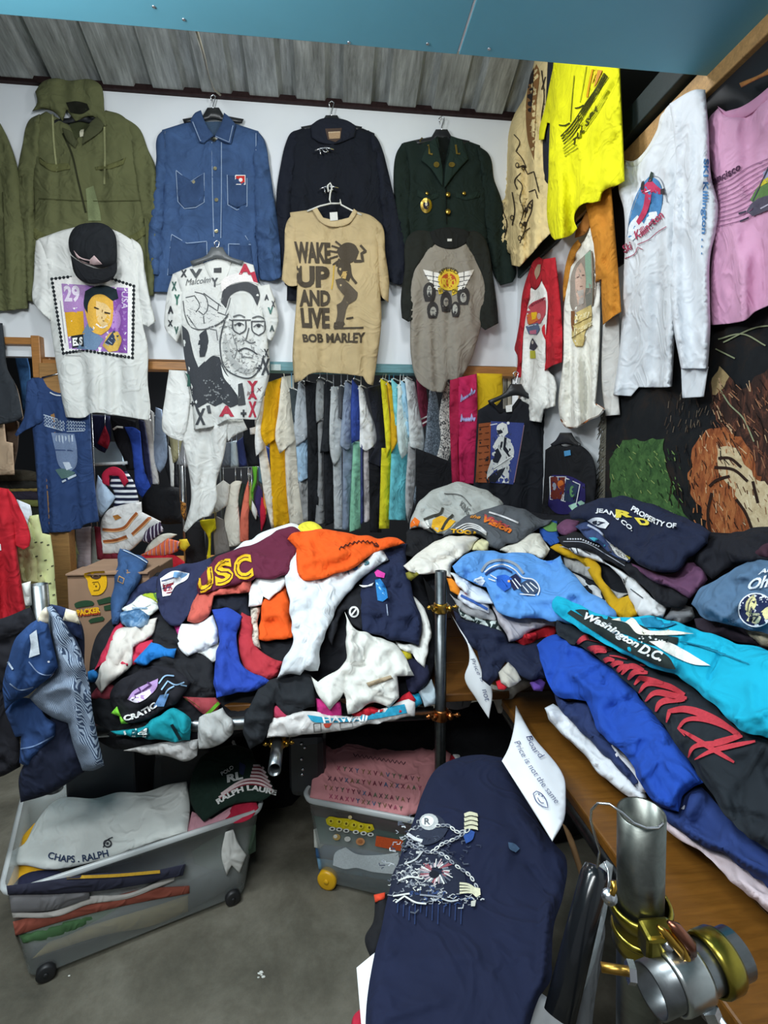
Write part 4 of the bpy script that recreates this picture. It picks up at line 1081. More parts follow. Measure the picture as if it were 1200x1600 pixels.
# ================================================================ tiger rug on the right wall
RUG=Plane((XR -.02,0,0),(-1,0,0))
M_rug=blotch('rug_dark',[(.3,'0b0e12'),(.5,'14171a'),(.62,'231c18'),(.75,'1a1d1c')],5,5,.7,1.0)
o=lay('wall_rug','dark woven wall rug with a tiger and green grass behind the right pile','rug',RUG,[(945,630),(952,600),(1010,520),(1110,440),(1310,300),(1310,870),(1200,880),(1060,870),(945,840)],M_rug,lift=.004,th=.012,edge=.015,wr=None,sp=14,smooth=False)
M_grass=blotch('rug_grass',[(.3,'1f3a20'),(.5,'3a5a30'),(.7,'4f7340'),(.85,'7a8a4a')],22,5,.75,.6)
M_fur=blotch('rug_fur',[(.28,'3a1d12'),(.45,'8a4a28'),(.6,'a8683c'),(.8,'c99a6a')],26,6,.8,1.2,(1,1,.35),rot=(0,0,30))
M_furd=blotch('rug_fur_dark',[(.3,'140f0e'),(.5,'33211b'),(.65,'6b4030'),(.82,'94725a')],24,6,.8,1.4,(1,1,.35))
M_cream=blotch('rug_cream',[(.3,'a8926e'),(.55,'c9b894'),(.8,'d8cdb0')],30,5,.75,.6)
pr=Print(o,'picture',9)
def jag(P,a,sd):
    rr=random.Random(sd);return [(x+rr.uniform(-a,a),y+rr.uniform(-a,a)) for x,y in smooth_path(P,9).tolist()]
pr.poly(jag([(953,720),(975,690),(1000,688),(1036,686),(1044,740),(1056,780),(1078,815),(1060,812),(1030,800),(960,790),(955,770)],2.5,1),M_grass,1)
pr.poly(jag([(1104,600),(1140,588),(1150,606),(1175,598),(1215,556),(1215,790),(1190,760),(1150,700),(1118,650)],4,2),M_furd,1)
pr.poly(jag([(1084,700),(1100,678),(1124,668),(1150,680),(1172,706),(1184,740),(1200,780),(1210,850),(1110,850),(1098,800),(1078,770),(1078,730)],4,3),M_fur,2)
pr.poly(jag([(1122,702),(1146,698),(1160,716),(1178,744),(1212,770),(1212,850),(1180,850),(1166,806),(1146,764),(1124,738)],3,4),M_cream,3)
pr.poly(jag([(1112,590),(1126,572),(1138,590),(1126,612),(1112,618)],2,5),'a08a62',2)
for L in [[(1122,716),(1140,716),(1158,730)],[(1116,730),(1146,734),(1168,752)],[(1176,752),(1184,786)],[(1150,780),(1164,800),(1176,830)],[(1108,760),(1120,750),(1140,744)],[(1112,770),(1106,800),(1110,840)]]:pr.line(L,4.5,'2a1a14',5)
for L in [[(1122,530),(1160,522),(1196,540)],[(1118,545),(1148,560)],[(1130,535),(1180,512),(1212,508)],[(1126,610),(1140,632),(1160,652),(1178,690)]]:pr.line(L,2.2,'8a9070',3)
rr=random.Random(5)
def fur(n,x0,x1,y0,y1,cols,a0,l0,l1,w=(.8,1.8)):
    for k in range(n):
        x,y=rr.uniform(x0,x1),rr.uniform(y0,y1);a=a0+rr.uniform(-.4,.4);l=rr.uniform(l0,l1)
        pr.line([(x,y),(x+math.sin(a)*l,y+math.cos(a)*l)],rr.uniform(*w),rr.choice(cols),4,False)
fur(130,1082,1150,672,840,['1c1210','b98458','5c3422','c9a884','8c4c30','a5683e'],.25,6,16)
fur(110,1110,1205,590,720,['1c1210','94684c','3c241a','c0a07c','6e4330'],.5,8,20)
fur(40,1150,1205,740,845,['8c6a48','e0d4b4','5c3c28'],.5,5,12)
fur(60,1040,1115,606,680,['6b5f50','241c18','4a3c30'],-.2,6,14,(.7,1.2))
fur(90,955,1062,690,805,['2a4a28','5f8448','86985a','1c3018'],.6,4,10,(.8,1.5))
fur(26,1044,1082,690,830,['0d1014','2b2018'],.1,8,18)
pr.done(label='woven tiger in dark grass')
V,F=[],[]
rr=random.Random(2);geo=[]
for k in range(64):
    y=640+k*2.6;x=946 -(y -640)*.02
    P=[at_surf(RUG,x+2,y,.012),at_surf(RUG,x -5+rr.uniform(-2,2),y+7,.02),at_surf(RUG,x -9+rr.uniform(-5,4),y+rr.uniform(16,26),.014)]
    v,f=tube_geo(P,[.004,.0034,.0015],5);geo.append((v,f,0))
v,f,fm=join_geo(geo);mesh_obj('fringe',v,f,fabric('5d5a50'),o,label='grey knotted fringe')['kind']='stuff'

# ================================================================ black tees low in the corner
CP=Plane((0,2.98,0),(-.12,-1,0))
e,p=garment('tshirt','black t-shirt with a guitar player print hanging in the corner','t-shirt',CP,[
    ('sleeve',[(838,640),(853,645),(860,690),(862,730),(848,735),(836,700)],'17181d',dict(dl=-.004)),
    ('body',[(747,641),(765,630),(780,641),(798,642),(812,624),(836,640),(846,690),(852,760),(852,830),(736,830),(740,754),(744,680)],'181a20',dict(vf=(.012,.1))),
    ('neck_band',[(765,629),(770,628),(782,638),(798,638),(810,622),(815,624),(800,646),(780,646)],'101115',dict(dl=.018,th=.012,edge=.01,sp=6))],th=.025,edge=.035)
pr=Print(p[1],'print',6)
pr.poly([(748,662),(767,660),(765,754),(743,754),(746,700)],'8a4a2a',1,False);pr.poly([(767,658),(819,661),(812,700),(802,757),(766,754)],'37437f',1,False)
for k in range(9):pr.line([(748,668+k*10),(764,666+k*10)],1.4,'4d2615',2)
pr.poly([(777,665),(785,660),(792,663),(794,676),(787,683),(780,681),(776,672)],'d9dbd8',2);pr.line([(766,664),(777,662)],1.6,'c9ccd4',2);pr.ell(794,661,2.4,2.4,'e8e8ea',3,n=8)
pr.poly([(779,682),(787,682),(798,687),(802,698),(803,710),(797,724),(795,755),(779,754),(777,733),(768,735),(761,749),(761,740),(768,716),(770,698)],'cfd2d0',2,corner=30)
for P in [[(788,683),(792,684),(790,698),(800,712),(795,714),(786,702)],[(770,706),(778,700),(784,712),(778,724),(770,722)],[(764,746),(776,736),(790,730),(784,742),(774,754),(764,753)],[(776,672),(784,672),(786,676),(779,679)],[(783,690),(786,690),(784,700),(781,698)],[(796,698),(800,702),(798,708),(795,704)]]:pr.poly(P,'22252f',3,corner=30)
pr.line([(762,744),(776,730),(802,712)],4,'dfe1de',4);pr.line([(770,734),(800,714)],.9,'3b3e48',5)
pr.line([(819,664),(813,700),(803,754)],1,'9a7a86',2)
rr=random.Random(7)
for k in range(46):
    x,y=rr.uniform(769,800),rr.uniform(664,752);pr.line([(x,y),(x+rr.uniform(-2,2),y+rr.uniform(2,5))],.9,rr.choice(['3b3e48','8b8f98','1c1f28']),3,False)
pr.done(label='guitar player on blue panel')
pr=Print(p[2],'neck_tag',5);pr.poly([(790,634),(800,632),(800,643),(791,644)],'d6d6d2',2,False);pr.done()
hanger('black hanger arching over the guitar player t-shirt',CP,806,580,604,44,22,h=.012)
e,p=garment('tshirt','black t-shirt with playing card print hanging beside the wall rug','t-shirt',RW1,[
    ('body',[(852,703),(872,690),(880,697),(890,697),(900,692),(917,703),(928,720),(930,810),(846,810),(850,750)],'15161a',dict(vf=(.012,.1)))],th=.03,edge=.035)
pr=Print(p[0],'print',6)
pr.poly([(856,790),(862,742),(890,744),(914,756),(912,790),(900,800),(870,802)],'2b2560',1)
pr.poly([(859,745),(884,745),(880,780),(860,780)],'6b2a20',2,False);pr.poly([(886,748),(904,756),(898,786),(880,782)],'2a3a52',2,False);pr.ell(876,757,5,7,'c0642a',3);pr.ell(866,760,3,6,'9aa0b0',3);pr.ell(894,768,4,9,'5c8a5a',3)
for L in [[(859,745),(884,745),(880,782),(860,780)],[(872,745),(870,780)],[(884,747),(906,757),(900,788),(877,782)]]:pr.line(L,1.8,'e2e4e6',4,False,True)
pr.poly([(888,790),(908,782),(914,786),(896,800)],'9fc7b4',3)
pr.poly([(881,705),(891,703),(892,711),(882,713)],'4f93c4',3)
pr.done(label='fan of playing cards print')
hanger('black hanger with curved neck in the card print t-shirt',RW1,884,655,680,24,14,h=.012,hook=False)
# ================================================================ garments hanging under the header
HD=Plane((0,YB -.045,0),(0,-1,0))
e,p=garment('tshirt','navy t-shirt with pale washed-out print hanging on the wooden post','t-shirt',HD,[
    ('sleeve',[(52,590),(42,596),(40,620),(37,652),(23,679),(26,682),(42,671),(68,660),(66,620)],'2f4672',dict(dl=.012,vf=(.01,.06))),
    ('body',[(48,591),(67,589),(75,602),(86,611),(100,614),(140,600),(141,652),(146,735),(155,815),(130,821),(127,826),(112,828),(110,831),(65,833),(61,805),(56,735),(51,675),(46,640)],'2c426d',dict(vf=(.03,.09),folds=[(104,640,112,828,4,-.016),(125,740,128,820,5,.012),(90,760,108,828,6,.008)]))],th=.03,edge=.04)
pr=Print(p[1],'print',6)
for r in range(3):
    for k in range(7):pr.line([(69+k*4.6,654+r*5+k*1.3),(71+k*4.6,650+r*5+k*1.3),(73+k*4.6,655+r*5+k*1.3)],1.3,'aebccd',2,False)
    for k in range(7):pr.line([(104+k*4.2,660+r*5),(106+k*4.2,657+r*5+k*.4),(108+k*4.2,662+r*5)],1.3,'aebccd',2,False)
pr.line([(68,648),(90,655)],1.6,'aebccd',2);pr.line([(70,665),(98,673)],1.4,'aebccd',2);pr.line([(104,674),(132,673)],1.4,'aebccd',2)
pr.poly([(80,676),(116,678),(120,700),(118,730),(108,738),(94,730),(86,702)],'7486a5',1)
for k in range(6):pr.poly([(86+k*5,680),(89+k*5,680),(89+k*5,690+(k % 3)*2),(87+k*5,689)],'b9c6d6',2,False)
pr.poly([(98,722),(108,722),(113,731),(104,735)],'c3cfdd',2);pr.poly([(86,734),(96,732),(118,738),(110,745),(96,748)],'54706e',2);pr.line([(97,753),(103,750)],3,'c3cfdd',3);pr.line([(106,748),(119,742)],3.4,'c3cfdd',3);pr.line([(86,703),(118,704)],2,'43557c',2)
pr.done(label='pale washed-out lettering and picture')
pr=Print(p[1],'neck_trim',5);pr.line([(78,613),(86,617),(95,618)],1.8,'d8dee6',2);pr.done()
tag(tube('rail',[at_surf(HD,x,y,.02) for x,y in [(66,590),(100,582)]],.005,M_chr),'thin bent wire at the collar of the navy t-shirt','hanger')
e,p=garment('tshirt','plain white t-shirt hanging behind the grey portrait t-shirt','t-shirt',Plane((0,YB -.06,0),(0,-1,0)),[
    ('body',[(286,579),(330,585),(356,640),(355,680),(348,720),(338,756),(340,780),(330,806),(312,811),(290,832),(286,829),(298,785),(298,760),(292,720),(280,660)],'dfe0dc',dict(vf=(.03,.08),folds=[(300,700,320,800,8,.016),(345,690,335,756,6,-.014),(310,740,330,800,6,-.012)])),
    ('sleeve',[(264,578),(288,579),(298,620),(293,660),(288,688),(283,689),(255,674),(253,667),(258,620)],'e4e5e1',dict(dl=.014,vf=(.014,.06),folds=[(276,590,282,680,5,.01)])),
    ('sleeve',[(352,655),(380,656),(387,671),(368,680),(356,690)],'d2d3cf',dict(dl=.004))],th=.03,edge=.04)

# ---- the middle rail of t-shirts seen edge-on
YRL=3.31
RAILP=Plane((0,YRL,0),(0,-1,0))
a,b=at_surf(RAILP,402,577),at_surf(RAILP,706,580)
tag(tube('clothes_rail',[a,b],.014,metal('steel_tube','a4a8aa',.3)),'steel clothes rail under the teal board holding the row of t-shirts','rail')
def tilted(px,ang=38,y=YRL):
    q=at_surf(Plane((0,y,0),(0,-1,0)),px,600);t=math.radians(ang)
    return Plane(q,(math.sin(t),-math.cos(t),0))
def rail_tee(label,colr,sleeve,body,bcol=None,x0=None,name='tshirt',extra=None,y=YRL,ang=38,group='t-shirts on the middle rail',hook=True):
    allp=(sleeve or [])+(body or [])
    sx=x0 if x0 is not None else min(p[0] for p in allp)
    sf=tilted(sx,ang,y);parts=[]
    if body:parts.append(('body',body,bcol or colr,dict(dl=0,vf=(.014,.05))))
    if sleeve:parts.append(('sleeve',sleeve,colr,dict(dl=.016,vf=(.012,.05))))
    e,p=garment(name,label,'t-shirt' if name == 'tshirt' else name.replace('_',' '),sf,parts,group,th=.022,edge=.025,sp=8)
    if hook and sleeve:
        top=min(sleeve,key=lambda q:q[1]);hx,hy=top[0]+4,top[1]
        h=empty('coat_hanger','hanger of ' +' '.join(label.split()[:14]),'hanger',at_surf(sf,hx,hy),'hangers on the middle rail')
        R0=at_surf(sf,hx,hy,.008);zr=a[2]
        yy=YRL;pts=[R0,R0+np.array([0,0,.018]),np.array([R0[0],yy -.02,zr -.004]),np.array([R0[0],yy -.016,zr+.014]),np.array([R0[0],yy,zr+.022]),np.array([R0[0],yy+.017,zr+.012])]
        if abs(R0[2] -zr) < .25:tube('hook',pts,.003,rr2.choice([M_chr,M_wht,plastic('blue_hanger','4a93b8',.35)]),h,6)
        tube('arm',[at_surf(sf,hx -5,hy+6,.004),R0,at_surf(sf,hx+8,hy+4,.004)],.004,M_wht,h,6)
    return e,p
rr2=random.Random(4)
T=[
 ('white sleeve hanging left of the golden t-shirt','e2e2de',[(405,622),(415,618),(414,700),(400,713),(398,690)],[(402,690),(414,690),(428,770),(432,822),(424,826),(412,770)],'ddd8cc'),
 ('golden yellow t-shirt at the left end of the middle rail','d9a514',[(416,598),(440,590),(434,625),(432,682),(416,697),(408,681),(412,640)],[(424,640),(436,600),(446,640),(447,720),(452,818),(428,826),(424,760)],'d3a010'),
 ('cream t-shirt beside the golden one on the middle rail','d9d3c2',[(440,589),(459,586),(460,625),(463,687),(437,709),(430,686),(435,640)],[(444,660),(460,660),(468,755),(481,816),(453,823),(447,760)],'d0cabb'),
 ('charcoal t-shirt seen as a dark wedge behind the light grey sleeve','3c4448',[(452,606),(468,612),(466,690),(459,665)],None,None),
 ('light grey t-shirt with wide sleeve on the middle rail','a9b0b6',[(467,594),(478,608),(486,645),(492,675),(463,698),(459,667),(462,630)],[(463,660),(486,660),(484,815),(474,815),(466,750)],'9b9c9c'),
 ('pale blue t-shirt under the light grey sleeve on the middle rail','9dbcd6',None,[(462,690),(483,684),(483,746),(466,755)],'9fbdd6'),
 ('black t-shirt in the left half of the middle rail','1c1e22',[(476,595),(494,598),(497,700),(492,712),(484,690)],[(480,660),(500,660),(499,812),(481,815)],'191b1f'),
 ('mid grey t-shirt with short sleeve between two black ones','8f9394',[(496,589),(507,597),(507,652),(494,661),(493,620)],[(496,655),(505,655),(505,740),(509,818),(492,819),(497,740)],'87898a'),
 ('black t-shirt right of the mid grey one on the middle rail','202327',[(507,594),(518,600),(519,704),(500,708),(506,650)],[(505,690),(520,690),(523,816),(508,822)],'1b1d21'),
 ('pale grey t-shirt in the centre of the middle rail','bcc1c2',[(517,604),(530,604),(533,712),(521,728),(516,708)],[(520,700),(533,700),(537,828),(522,826)],'b2b7b9'),
 ('dark grey sleeve right of the pale grey t-shirt','4b4e52',[(529,602),(538,606),(534,656),(529,652)],None,None),
 ('slate blue t-shirt left of the royal blue one','8a97ab',[(539,594),(551,603),(548,700),(542,704),(531,696),(534,650)],[(536,690),(554,690),(548,770),(545,828),(535,828)],'7f8ca0'),
 ('royal blue t-shirt in the middle rail','344a96',[(550,591),(561,608),(563,686),(549,693),(548,640)],None,None),
 ('mint green t-shirt hanging below the royal blue sleeve','86c0a2',None,[(552,690),(563,690),(564,826),(546,831),(548,770)],'86c0a2'),
 ('navy strip of a t-shirt behind the white wide sleeve','38406e',None,[(563,690),(568,690),(569,815),(563,820)],'38406e'),
 ('white t-shirt with wide flared sleeve in the middle rail','e3e5e4',[(560,602),(566,606),(574,634),(590,684),(588,692),(572,706),(562,698),(562,650)],[(566,690),(577,690),(581,813),(568,817)],'cfc8c8'),
 ('black jersey with small red mark in the right half of the middle rail','1e2029',[(573,606),(597,600),(602,685),(600,732),(575,722),(588,690),(580,640)],[(576,700),(602,700),(596,832),(578,832)],'18191e'),
 ('lemon yellow t-shirt in the right half of the middle rail','ded52c',[(594,591),(604,597),(608,640),(611,700),(604,715),(600,660)],[(596,700),(612,700),(608,826),(592,826)],'d9d02a'),
 ('amber t-shirt beside the lemon yellow one','d2a41c',[(604,595),(613,606),(621,690),(611,708),(610,650)],None,None),
 ('aqua blue t-shirt with long body on the middle rail','7ccbd2',[(611,591),(623,604),(623,680),(618,684)],[(612,690),(637,690),(634,813),(607,812)],'6fc6d2'),
 ('mint white sleeve beside the aqua blue t-shirt','cfe2e0',[(621,600),(630,604),(638,705),(628,718),(623,704)],None,None),
 ('sky blue sleeve beside the pale grey flared t-shirt','a3cfe6',[(626,594),(634,600),(642,680),(638,684),(630,640)],None,None),
 ('pale grey flared t-shirt at the right end of the middle rail','cdd3d3',[(632,589),(648,597),(656,640),(663,690),(661,706),(640,698),(637,640)],[(638,690),(650,690),(646,785),(638,818),(634,800)],'b3b4b5'),
]
for lb,c,sl,bd,bc in T:rail_tee(lb,c,sl,bd,bc)
# jackets at the right of the rail
CP2=Plane((0,3.10,0),(0,-1,0))
e,p=garment('varsity_sleeve','maroon knit shirt with two white cuff stripes hanging at the rail end','shirt',tilted(650),[('sleeve',[(650,592),(665,597),(669,630),(671,660),(661,668),(655,640)],'6a2338',{})],th=.02,edge=.02)
pr=Print(p[0],'cuff_stripe',4);pr.line([(658,655),(671,649)],2.4,'dcd6d6',2);pr.line([(660,662),(671,656)],2.4,'dcd6d6',2);pr.done()
M_seq=blotch('sequin_grey',[(.3,'4f5963'),(.5,'7a8794'),(.62,'9aa7b3'),(.75,'d8dee4')],90,4,.8,.4,rgh=.4,const=True)
lay('sequin_shirt','silver grey speckled shirt with long drooping sleeve at the rail end','shirt',tilted(645,30),[(672,604),(680,612),(686,640),(695,700),(694,716),(665,732),(656,770),(648,790),(646,780),(658,730),(664,690),(668,640)],M_seq,lift=.0,th=.02,edge=.02,wr=(.01,.05,80))
M_pat=blotch('ink_pattern',[(.3,'3c3c40'),(.44,'8d8d8c'),(.5,'d6d4ce'),(.75,'e2e0da')],40,3,.6,2.5,const=True)
lay('patterned_shirt','white shirt with black ink pattern sleeve hanging beside the magenta jacket','shirt',tilted(684,30),[(697,592),(706,606),(712,640),(710,690),(700,720),(690,768),(678,770),(676,740),(688,690),(686,650),(692,615)],M_pat,lift=.0,th=.02,edge=.02,wr=(.01,.05,80))
e,p=garment('jacket','magenta jacket with pale blue script hanging right of the middle rail','jacket',CP2,[
    ('sleeve',[(703,594),(718,590),(722,640),(716,700),(720,756),(706,756),(704,700),(702,640)],'9c1d40',dict(vf=(.012,.05))),
    ('body',[(716,590),(745,584),(746,640),(742,756),(718,756),(716,690)],'b32352',dict(dl=.008,vf=(.02,.07)))],th=.025,edge=.03)
for x0,y0,sl in [(720,628,-.62),(720,659,-.05)]:
    pr=Print(p[1],'print',5);P=[]
    for k in range(9):P += [(x0+k*2.6,y0+k*2.6*sl),(x0+k*2.6+1.4,y0 -(12 if k in (0,6) else 6)+k*2.6*sl)]
    pr.line(P,1.9,'b3b4e4',2);pr.done(label='pale blue script')
lay('yellow_shirt','mustard yellow cloth hanging behind the guitar player t-shirt','shirt',Plane((0,3.16,0),(0,-1,0)),[(745,583),(785,584),(783,625),(770,640),(744,690)],'cfae1c',th=.02,vf=(.012,.06))
for i,(x,c) in enumerate([(789,'8d8a80'),(796,'cfc9b8'),(803,'6b6d70'),(808,'b9b4a4')]):
    lay('folded_garment',['grey','cream','dark grey','beige'][i]+' garment edge hanging in the gap under the right header board','garment',Plane((0,3.4,0),(0,-1,0)),[(x -3,588),(x+3,588),(x+4,660),(x -3,660)],c,th=.012,edge=.01,wr=None)
lay('black_garment','black garment hanging low behind the grey t-shirts of the right pile','garment',Plane((0,3.2,0),(0,-1,0)),[(650,700),(700,720),(742,740),(840,740),(860,700),(870,830),(650,840)],'15161a',th=.02)

# ================================================================ further racks seen through the opening
B1=Plane((0,3.85,0),(0,-1,0));B2=Plane((0,3.62,0),(0,-1,0));B3=Plane((0,3.50,0),(0,-1,0));SR_=Plane((0,3.50,0),(0,-1,0))
ZR1,ZR2,ZR3=at_surf(B1,200,649)[2],at_surf(B2,390,648)[2],at_surf(SR_,390,730)[2]
def bg(name,label,cat,outl,col,sf=B1,lift=0.0,th=.03,**kw):
    k=dict(edge=.02,wr=None,vf=(.016,.06));k.update(kw)
    o=lay(name,label,cat,sf,outl,col,lift=lift,th=th,**k)
    t=min(outl,key=lambda q:q[1]);zr={id(B1):ZR1,id(SR_):ZR3,id(B2):ZR2}.get(id(sf))
    q=at_surf(sf,t[0],t[1]+3,lift)
    if zr and q[2] < zr -.01:tube('hanger_hook',[q,(q[0],q[1]+.01,zr)],.003,M_chr,o,6)
    return o
bg('dark_jacket','dark grey jacket hanging at the left frame edge below the header','jacket',[(-60,500),(4,505),(8,540),(12,577),(25,602),(36,652),(20,660),(-60,665)],'33373c',HD)
bg('beige_sleeve','beige sleeve edge showing behind the dark grey jacket','jacket',[(12,580),(26,604),(37,654),(34,658),(16,640)],'9c8670',Plane((0,3.3,0),(0,-1,0)))
bg('tan_garment','tan garment hanging at the left frame edge under the dark jacket','garment',[(-60,636),(4,636),(10,690),(20,692),(23,742),(-60,744)],'b39a80',Plane((0,3.34,0),(0,-1,0)))
bg('brown_garment','dark brown garment hanging between the tan one and the navy t-shirt','garment',[(5,640),(30,660),(28,700),(20,740),(10,735)],'4a3b30',Plane((0,3.42,0),(0,-1,0)))
bg('jeans','blue denim trousers hanging in the dark gap at the upper left','jeans',[(23,537),(41,537),(43,557),(47,577),(48,640),(36,640),(30,590),(24,560)],denim('345a86'),B2)
for i,(y0,y1,c,lb) in enumerate([(736,752,'3f3a30','dark olive'),(750,764,'2b2b28','black'),(757,768,'98854c','khaki yellow'),(766,782,'2f2b38','dark purple'),(777,792,'6f7440','camouflage green'),(790,812,'23261f','dark green')]):
    lay('folded_shirt',lb+' folded shirt in the stack left of the navy t-shirt','shirt',Plane((0,3.3+.012*i,0),(0,-.9,.2)),[(-20+i*3,y0),(58,y0+2),(66,(y0+y1)/2),(62,y1),(-20,y1+2)],c,lift=.03,th=.05,edge=.03,group='folded shirts in the stack at the left')
for x,y in [(18,744),(16,754),(28,731)]:pass
lay('white_garment','white garment corner hanging behind the red t-shirt at the left edge','garment',Plane((0,2.75,0),(0,-1,0)),[(26,780),(47,789),(50,803),(44,830),(34,820)],'d5dbe2',th=.03)
tag(tube('left_rail',[(-2.3,2.6,0),(-2.3,2.6,1.40),(-1.70,2.6,1.40)],.012,M_chr),'thin chrome rail behind the red t-shirt at the left frame edge','rail')
RT_=Plane((0,2.40,0),(0,-1,0))
e,p=garment('tshirt','red t-shirt hanging at the left frame edge, half cut off','t-shirt',RT_,[
    ('sleeve',[(12,764),(20,772),(26,782),(48,841),(46,853),(37,859),(24,852),(18,820)],'b51f2c',dict(dl=.012)),
    ('body',[(-70,762),(0,762),(14,764),(22,800),(26,853),(32,900),(40,952),(20,962),(-70,985)],'ab1c28',dict(vf=(.03,.1),folds=[(4,870,6,960,6,-.016),(18,860,26,950,5,.012)]))],th=.03,edge=.04)
pr=Print(p[1],'print',5);pr.poly([(-4,848),(1,850),(2,860),(-4,860)],'e0d8d8',2);pr.done()
M_flo=blotch('pale_green_dots',[(.0,'3c4436'),(.27,'3c4436'),(.28,'c9cf96'),(.8,'d3d7a4')],30,1,.3,.2,const=True)
e,p=garment('blouse','pale yellow green blouse with small dark motifs behind the red t-shirt','blouse',Plane((0,2.62,0),(0,-1,0)),[
    ('body',[(46,806),(60,804),(66,833),(79,836),(84,873),(86,905),(90,950),(60,955),(30,955),(28,857),(40,830)],M_flo,dict(vf=(.02,.07))),
    ('sleeve',[(28,850),(46,812),(58,860),(72,910),(33,909)],'cdd098',dict(dl=.012,vf=(.02,.05))),
    ('collar',[(48,806),(60,836),(57,838),(44,812)],'b9bf86',dict(dl=.016,th=.01))],th=.025,edge=.03)
pr=Print(p[0],'motif',4)
for x,y in [(65,848),(57,870),(71,876),(82,885),(75,852),(64,900),(78,912),(84,930),(56,848)]:pr.line([(x -2,y),(x+2,y -1)],2,'4a4e3c',2,False)
pr.done()['kind']='stuff'
bg('green_sleeve','pale green sleeve right of the wooden post','blouse',[(106,832),(112,830),(128,872),(118,888),(112,888)],'c3c98e',B2)
M_pst=striped('pink_white_stripe',[(0,'d8d3d6'),(.62,'8a5a66')],62,axis='Z')
bg('striped_shirt','white shirt with thin maroon stripes hanging under the navy t-shirt','shirt',[(118,826),(143,822),(143,890),(120,890)],M_pst,B2)
bg('grey_trousers','grey green trousers hanging right of the striped shirt','trousers',[(143,824),(152,822),(162,892),(143,892)],'8b8f88',B2)
bg('navy_garment','navy garment with red lining hanging under the white stamp t-shirt','garment',[(140,648),(172,650),(173,688),(164,708),(152,702),(143,690)],'1d2140',B1,.02)
bg('red_lining','red cloth wedge inside the navy garment at the left rack','garment',[(164,664),(172,688),(168,702),(152,693)],'9a1f34',B1,.06)
bg('black_jacket','black jacket with white hanger mark on the left background rack','jacket',[(172,650),(213,658),(213,735),(198,734),(191,712),(180,690)],'14151b',B1,.0)
tag(tube('hanger_arm',[at_surf(B1,x,y,.06) for x,y in [(177,671),(183,667),(192,668)]],.007,M_wht),'white plastic hanger arm on the black background jacket','hanger')
o=box('background_shelf',at_surf(B1,150,726,-.2),at_surf(B1,190,690,-.16),plastic('pale_blue_board','a9bfcc',.5),None,.004);tag(o,'pale blue board standing behind the white rail at the left','board')
tag(tube('white_rail',[at_surf(B1,144,726,.10),at_surf(B1,199,723,.10)],.011,plastic('white_tube','d3dadc',.3)),'short white rail under the navy garment in the left rack','rail')
e,p=garment('jersey','royal blue long-sleeved jersey hanging in the left background rack','jersey',B1,[
    ('body',[(194,667),(210,668),(219,674),(226,733),(241,773),(222,778),(214,768),(209,731),(204,690)],'2f4fae',dict(vf=(.02,.06))),
    ('cuff',[(209,731),(226,734),(229,741),(212,738)],'15182e',dict(dl=.03,th=.01,edge=.01))],lift=.03,th=.04,edge=.03)
for lb,pts,c,l in [('navy jacket strip right of the royal blue jersey',[(216,655),(226,658),(232,700),(240,768),(232,770),(222,700)],'1f2340',.0),
    ('pale grey shirt hanging edge-on in the left background rack',[(225,655),(236,655),(242,700),(249,756),(238,760),(232,700)],'c3c1bf',.03),
    ('white shirt strip beside the pale grey one in the left rack',[(235,640),(241,645),(244,739),(248,757),(244,757),(239,700)],'d9dcdc',.05),
    ('grey blue shirt hanging edge-on in the left background rack',[(243,636),(253,640),(260,724),(250,739),(243,728)],'8494ab',.04),
    ('black shirt left of the khaki sleeve in the background',[(254,660),(265,672),(280,765),(268,762),(258,730)],'16171d',.01),
    ('white sleeve strip hanging beside the khaki one',[(263,695),(268,703),(272,762),(267,762)],'d4d6d4',.05),
    ('khaki shirt sleeve under the white wide sleeve',[(263,676),(288,686),(277,720),(270,724)],'a39f7c',.07),
    ('grey shirt sleeve beside the khaki one',[(285,688),(302,696),(292,730),(276,725)],'9a9da3',.09)]:
    bg('shirt',lb,'shirt',pts,c,B1,l)
tag(tube('rack_post',[at_surf(B2,283,728,0),at_surf(B2,292,900,0)],.012,metal('steel_tube','a4a8aa',.3)),'grey steel post of the background rack left of the white t-shirt','rack')
bg('black_pile','black clothes heaped behind the striped polo shirts','clothes',[(222,780),(238,756),(280,762),(284,818),(252,818),(222,800)],'121317',B1,.05,.1,edge=.06)
bg('orange_scarf','orange and brown patterned scarf hanging on the rack post','scarf',[(282,782),(291,787),(290,816),(284,806)],blotch('amber_pattern',[(.3,'3c2416'),(.5,'a8702c'),(.7,'d9b060')],60,3,.6,1,const=True),B2,.03)
tag(tube('background_rail',[(*(at_surf(B2,350,648)[:2]),ZR2),(*(at_surf(B2,425,648)[:2]),ZR2)],.012,metal('steel_tube','a4a8aa',.3)),'steel rail behind the teal board carrying the garments above the small rack','rail')
tag(tube('background_rail',[(*(at_surf(B1,66,652)[:2]),0),(*(at_surf(B1,66,652)[:2]),ZR1),(*(at_surf(B1,312,646)[:2]),ZR1),(*(at_surf(B1,312,646)[:2]),0)],.012,metal('steel_tube','a4a8aa',.3)),'steel rail of the left background rack behind the white stamp t-shirt','rail')
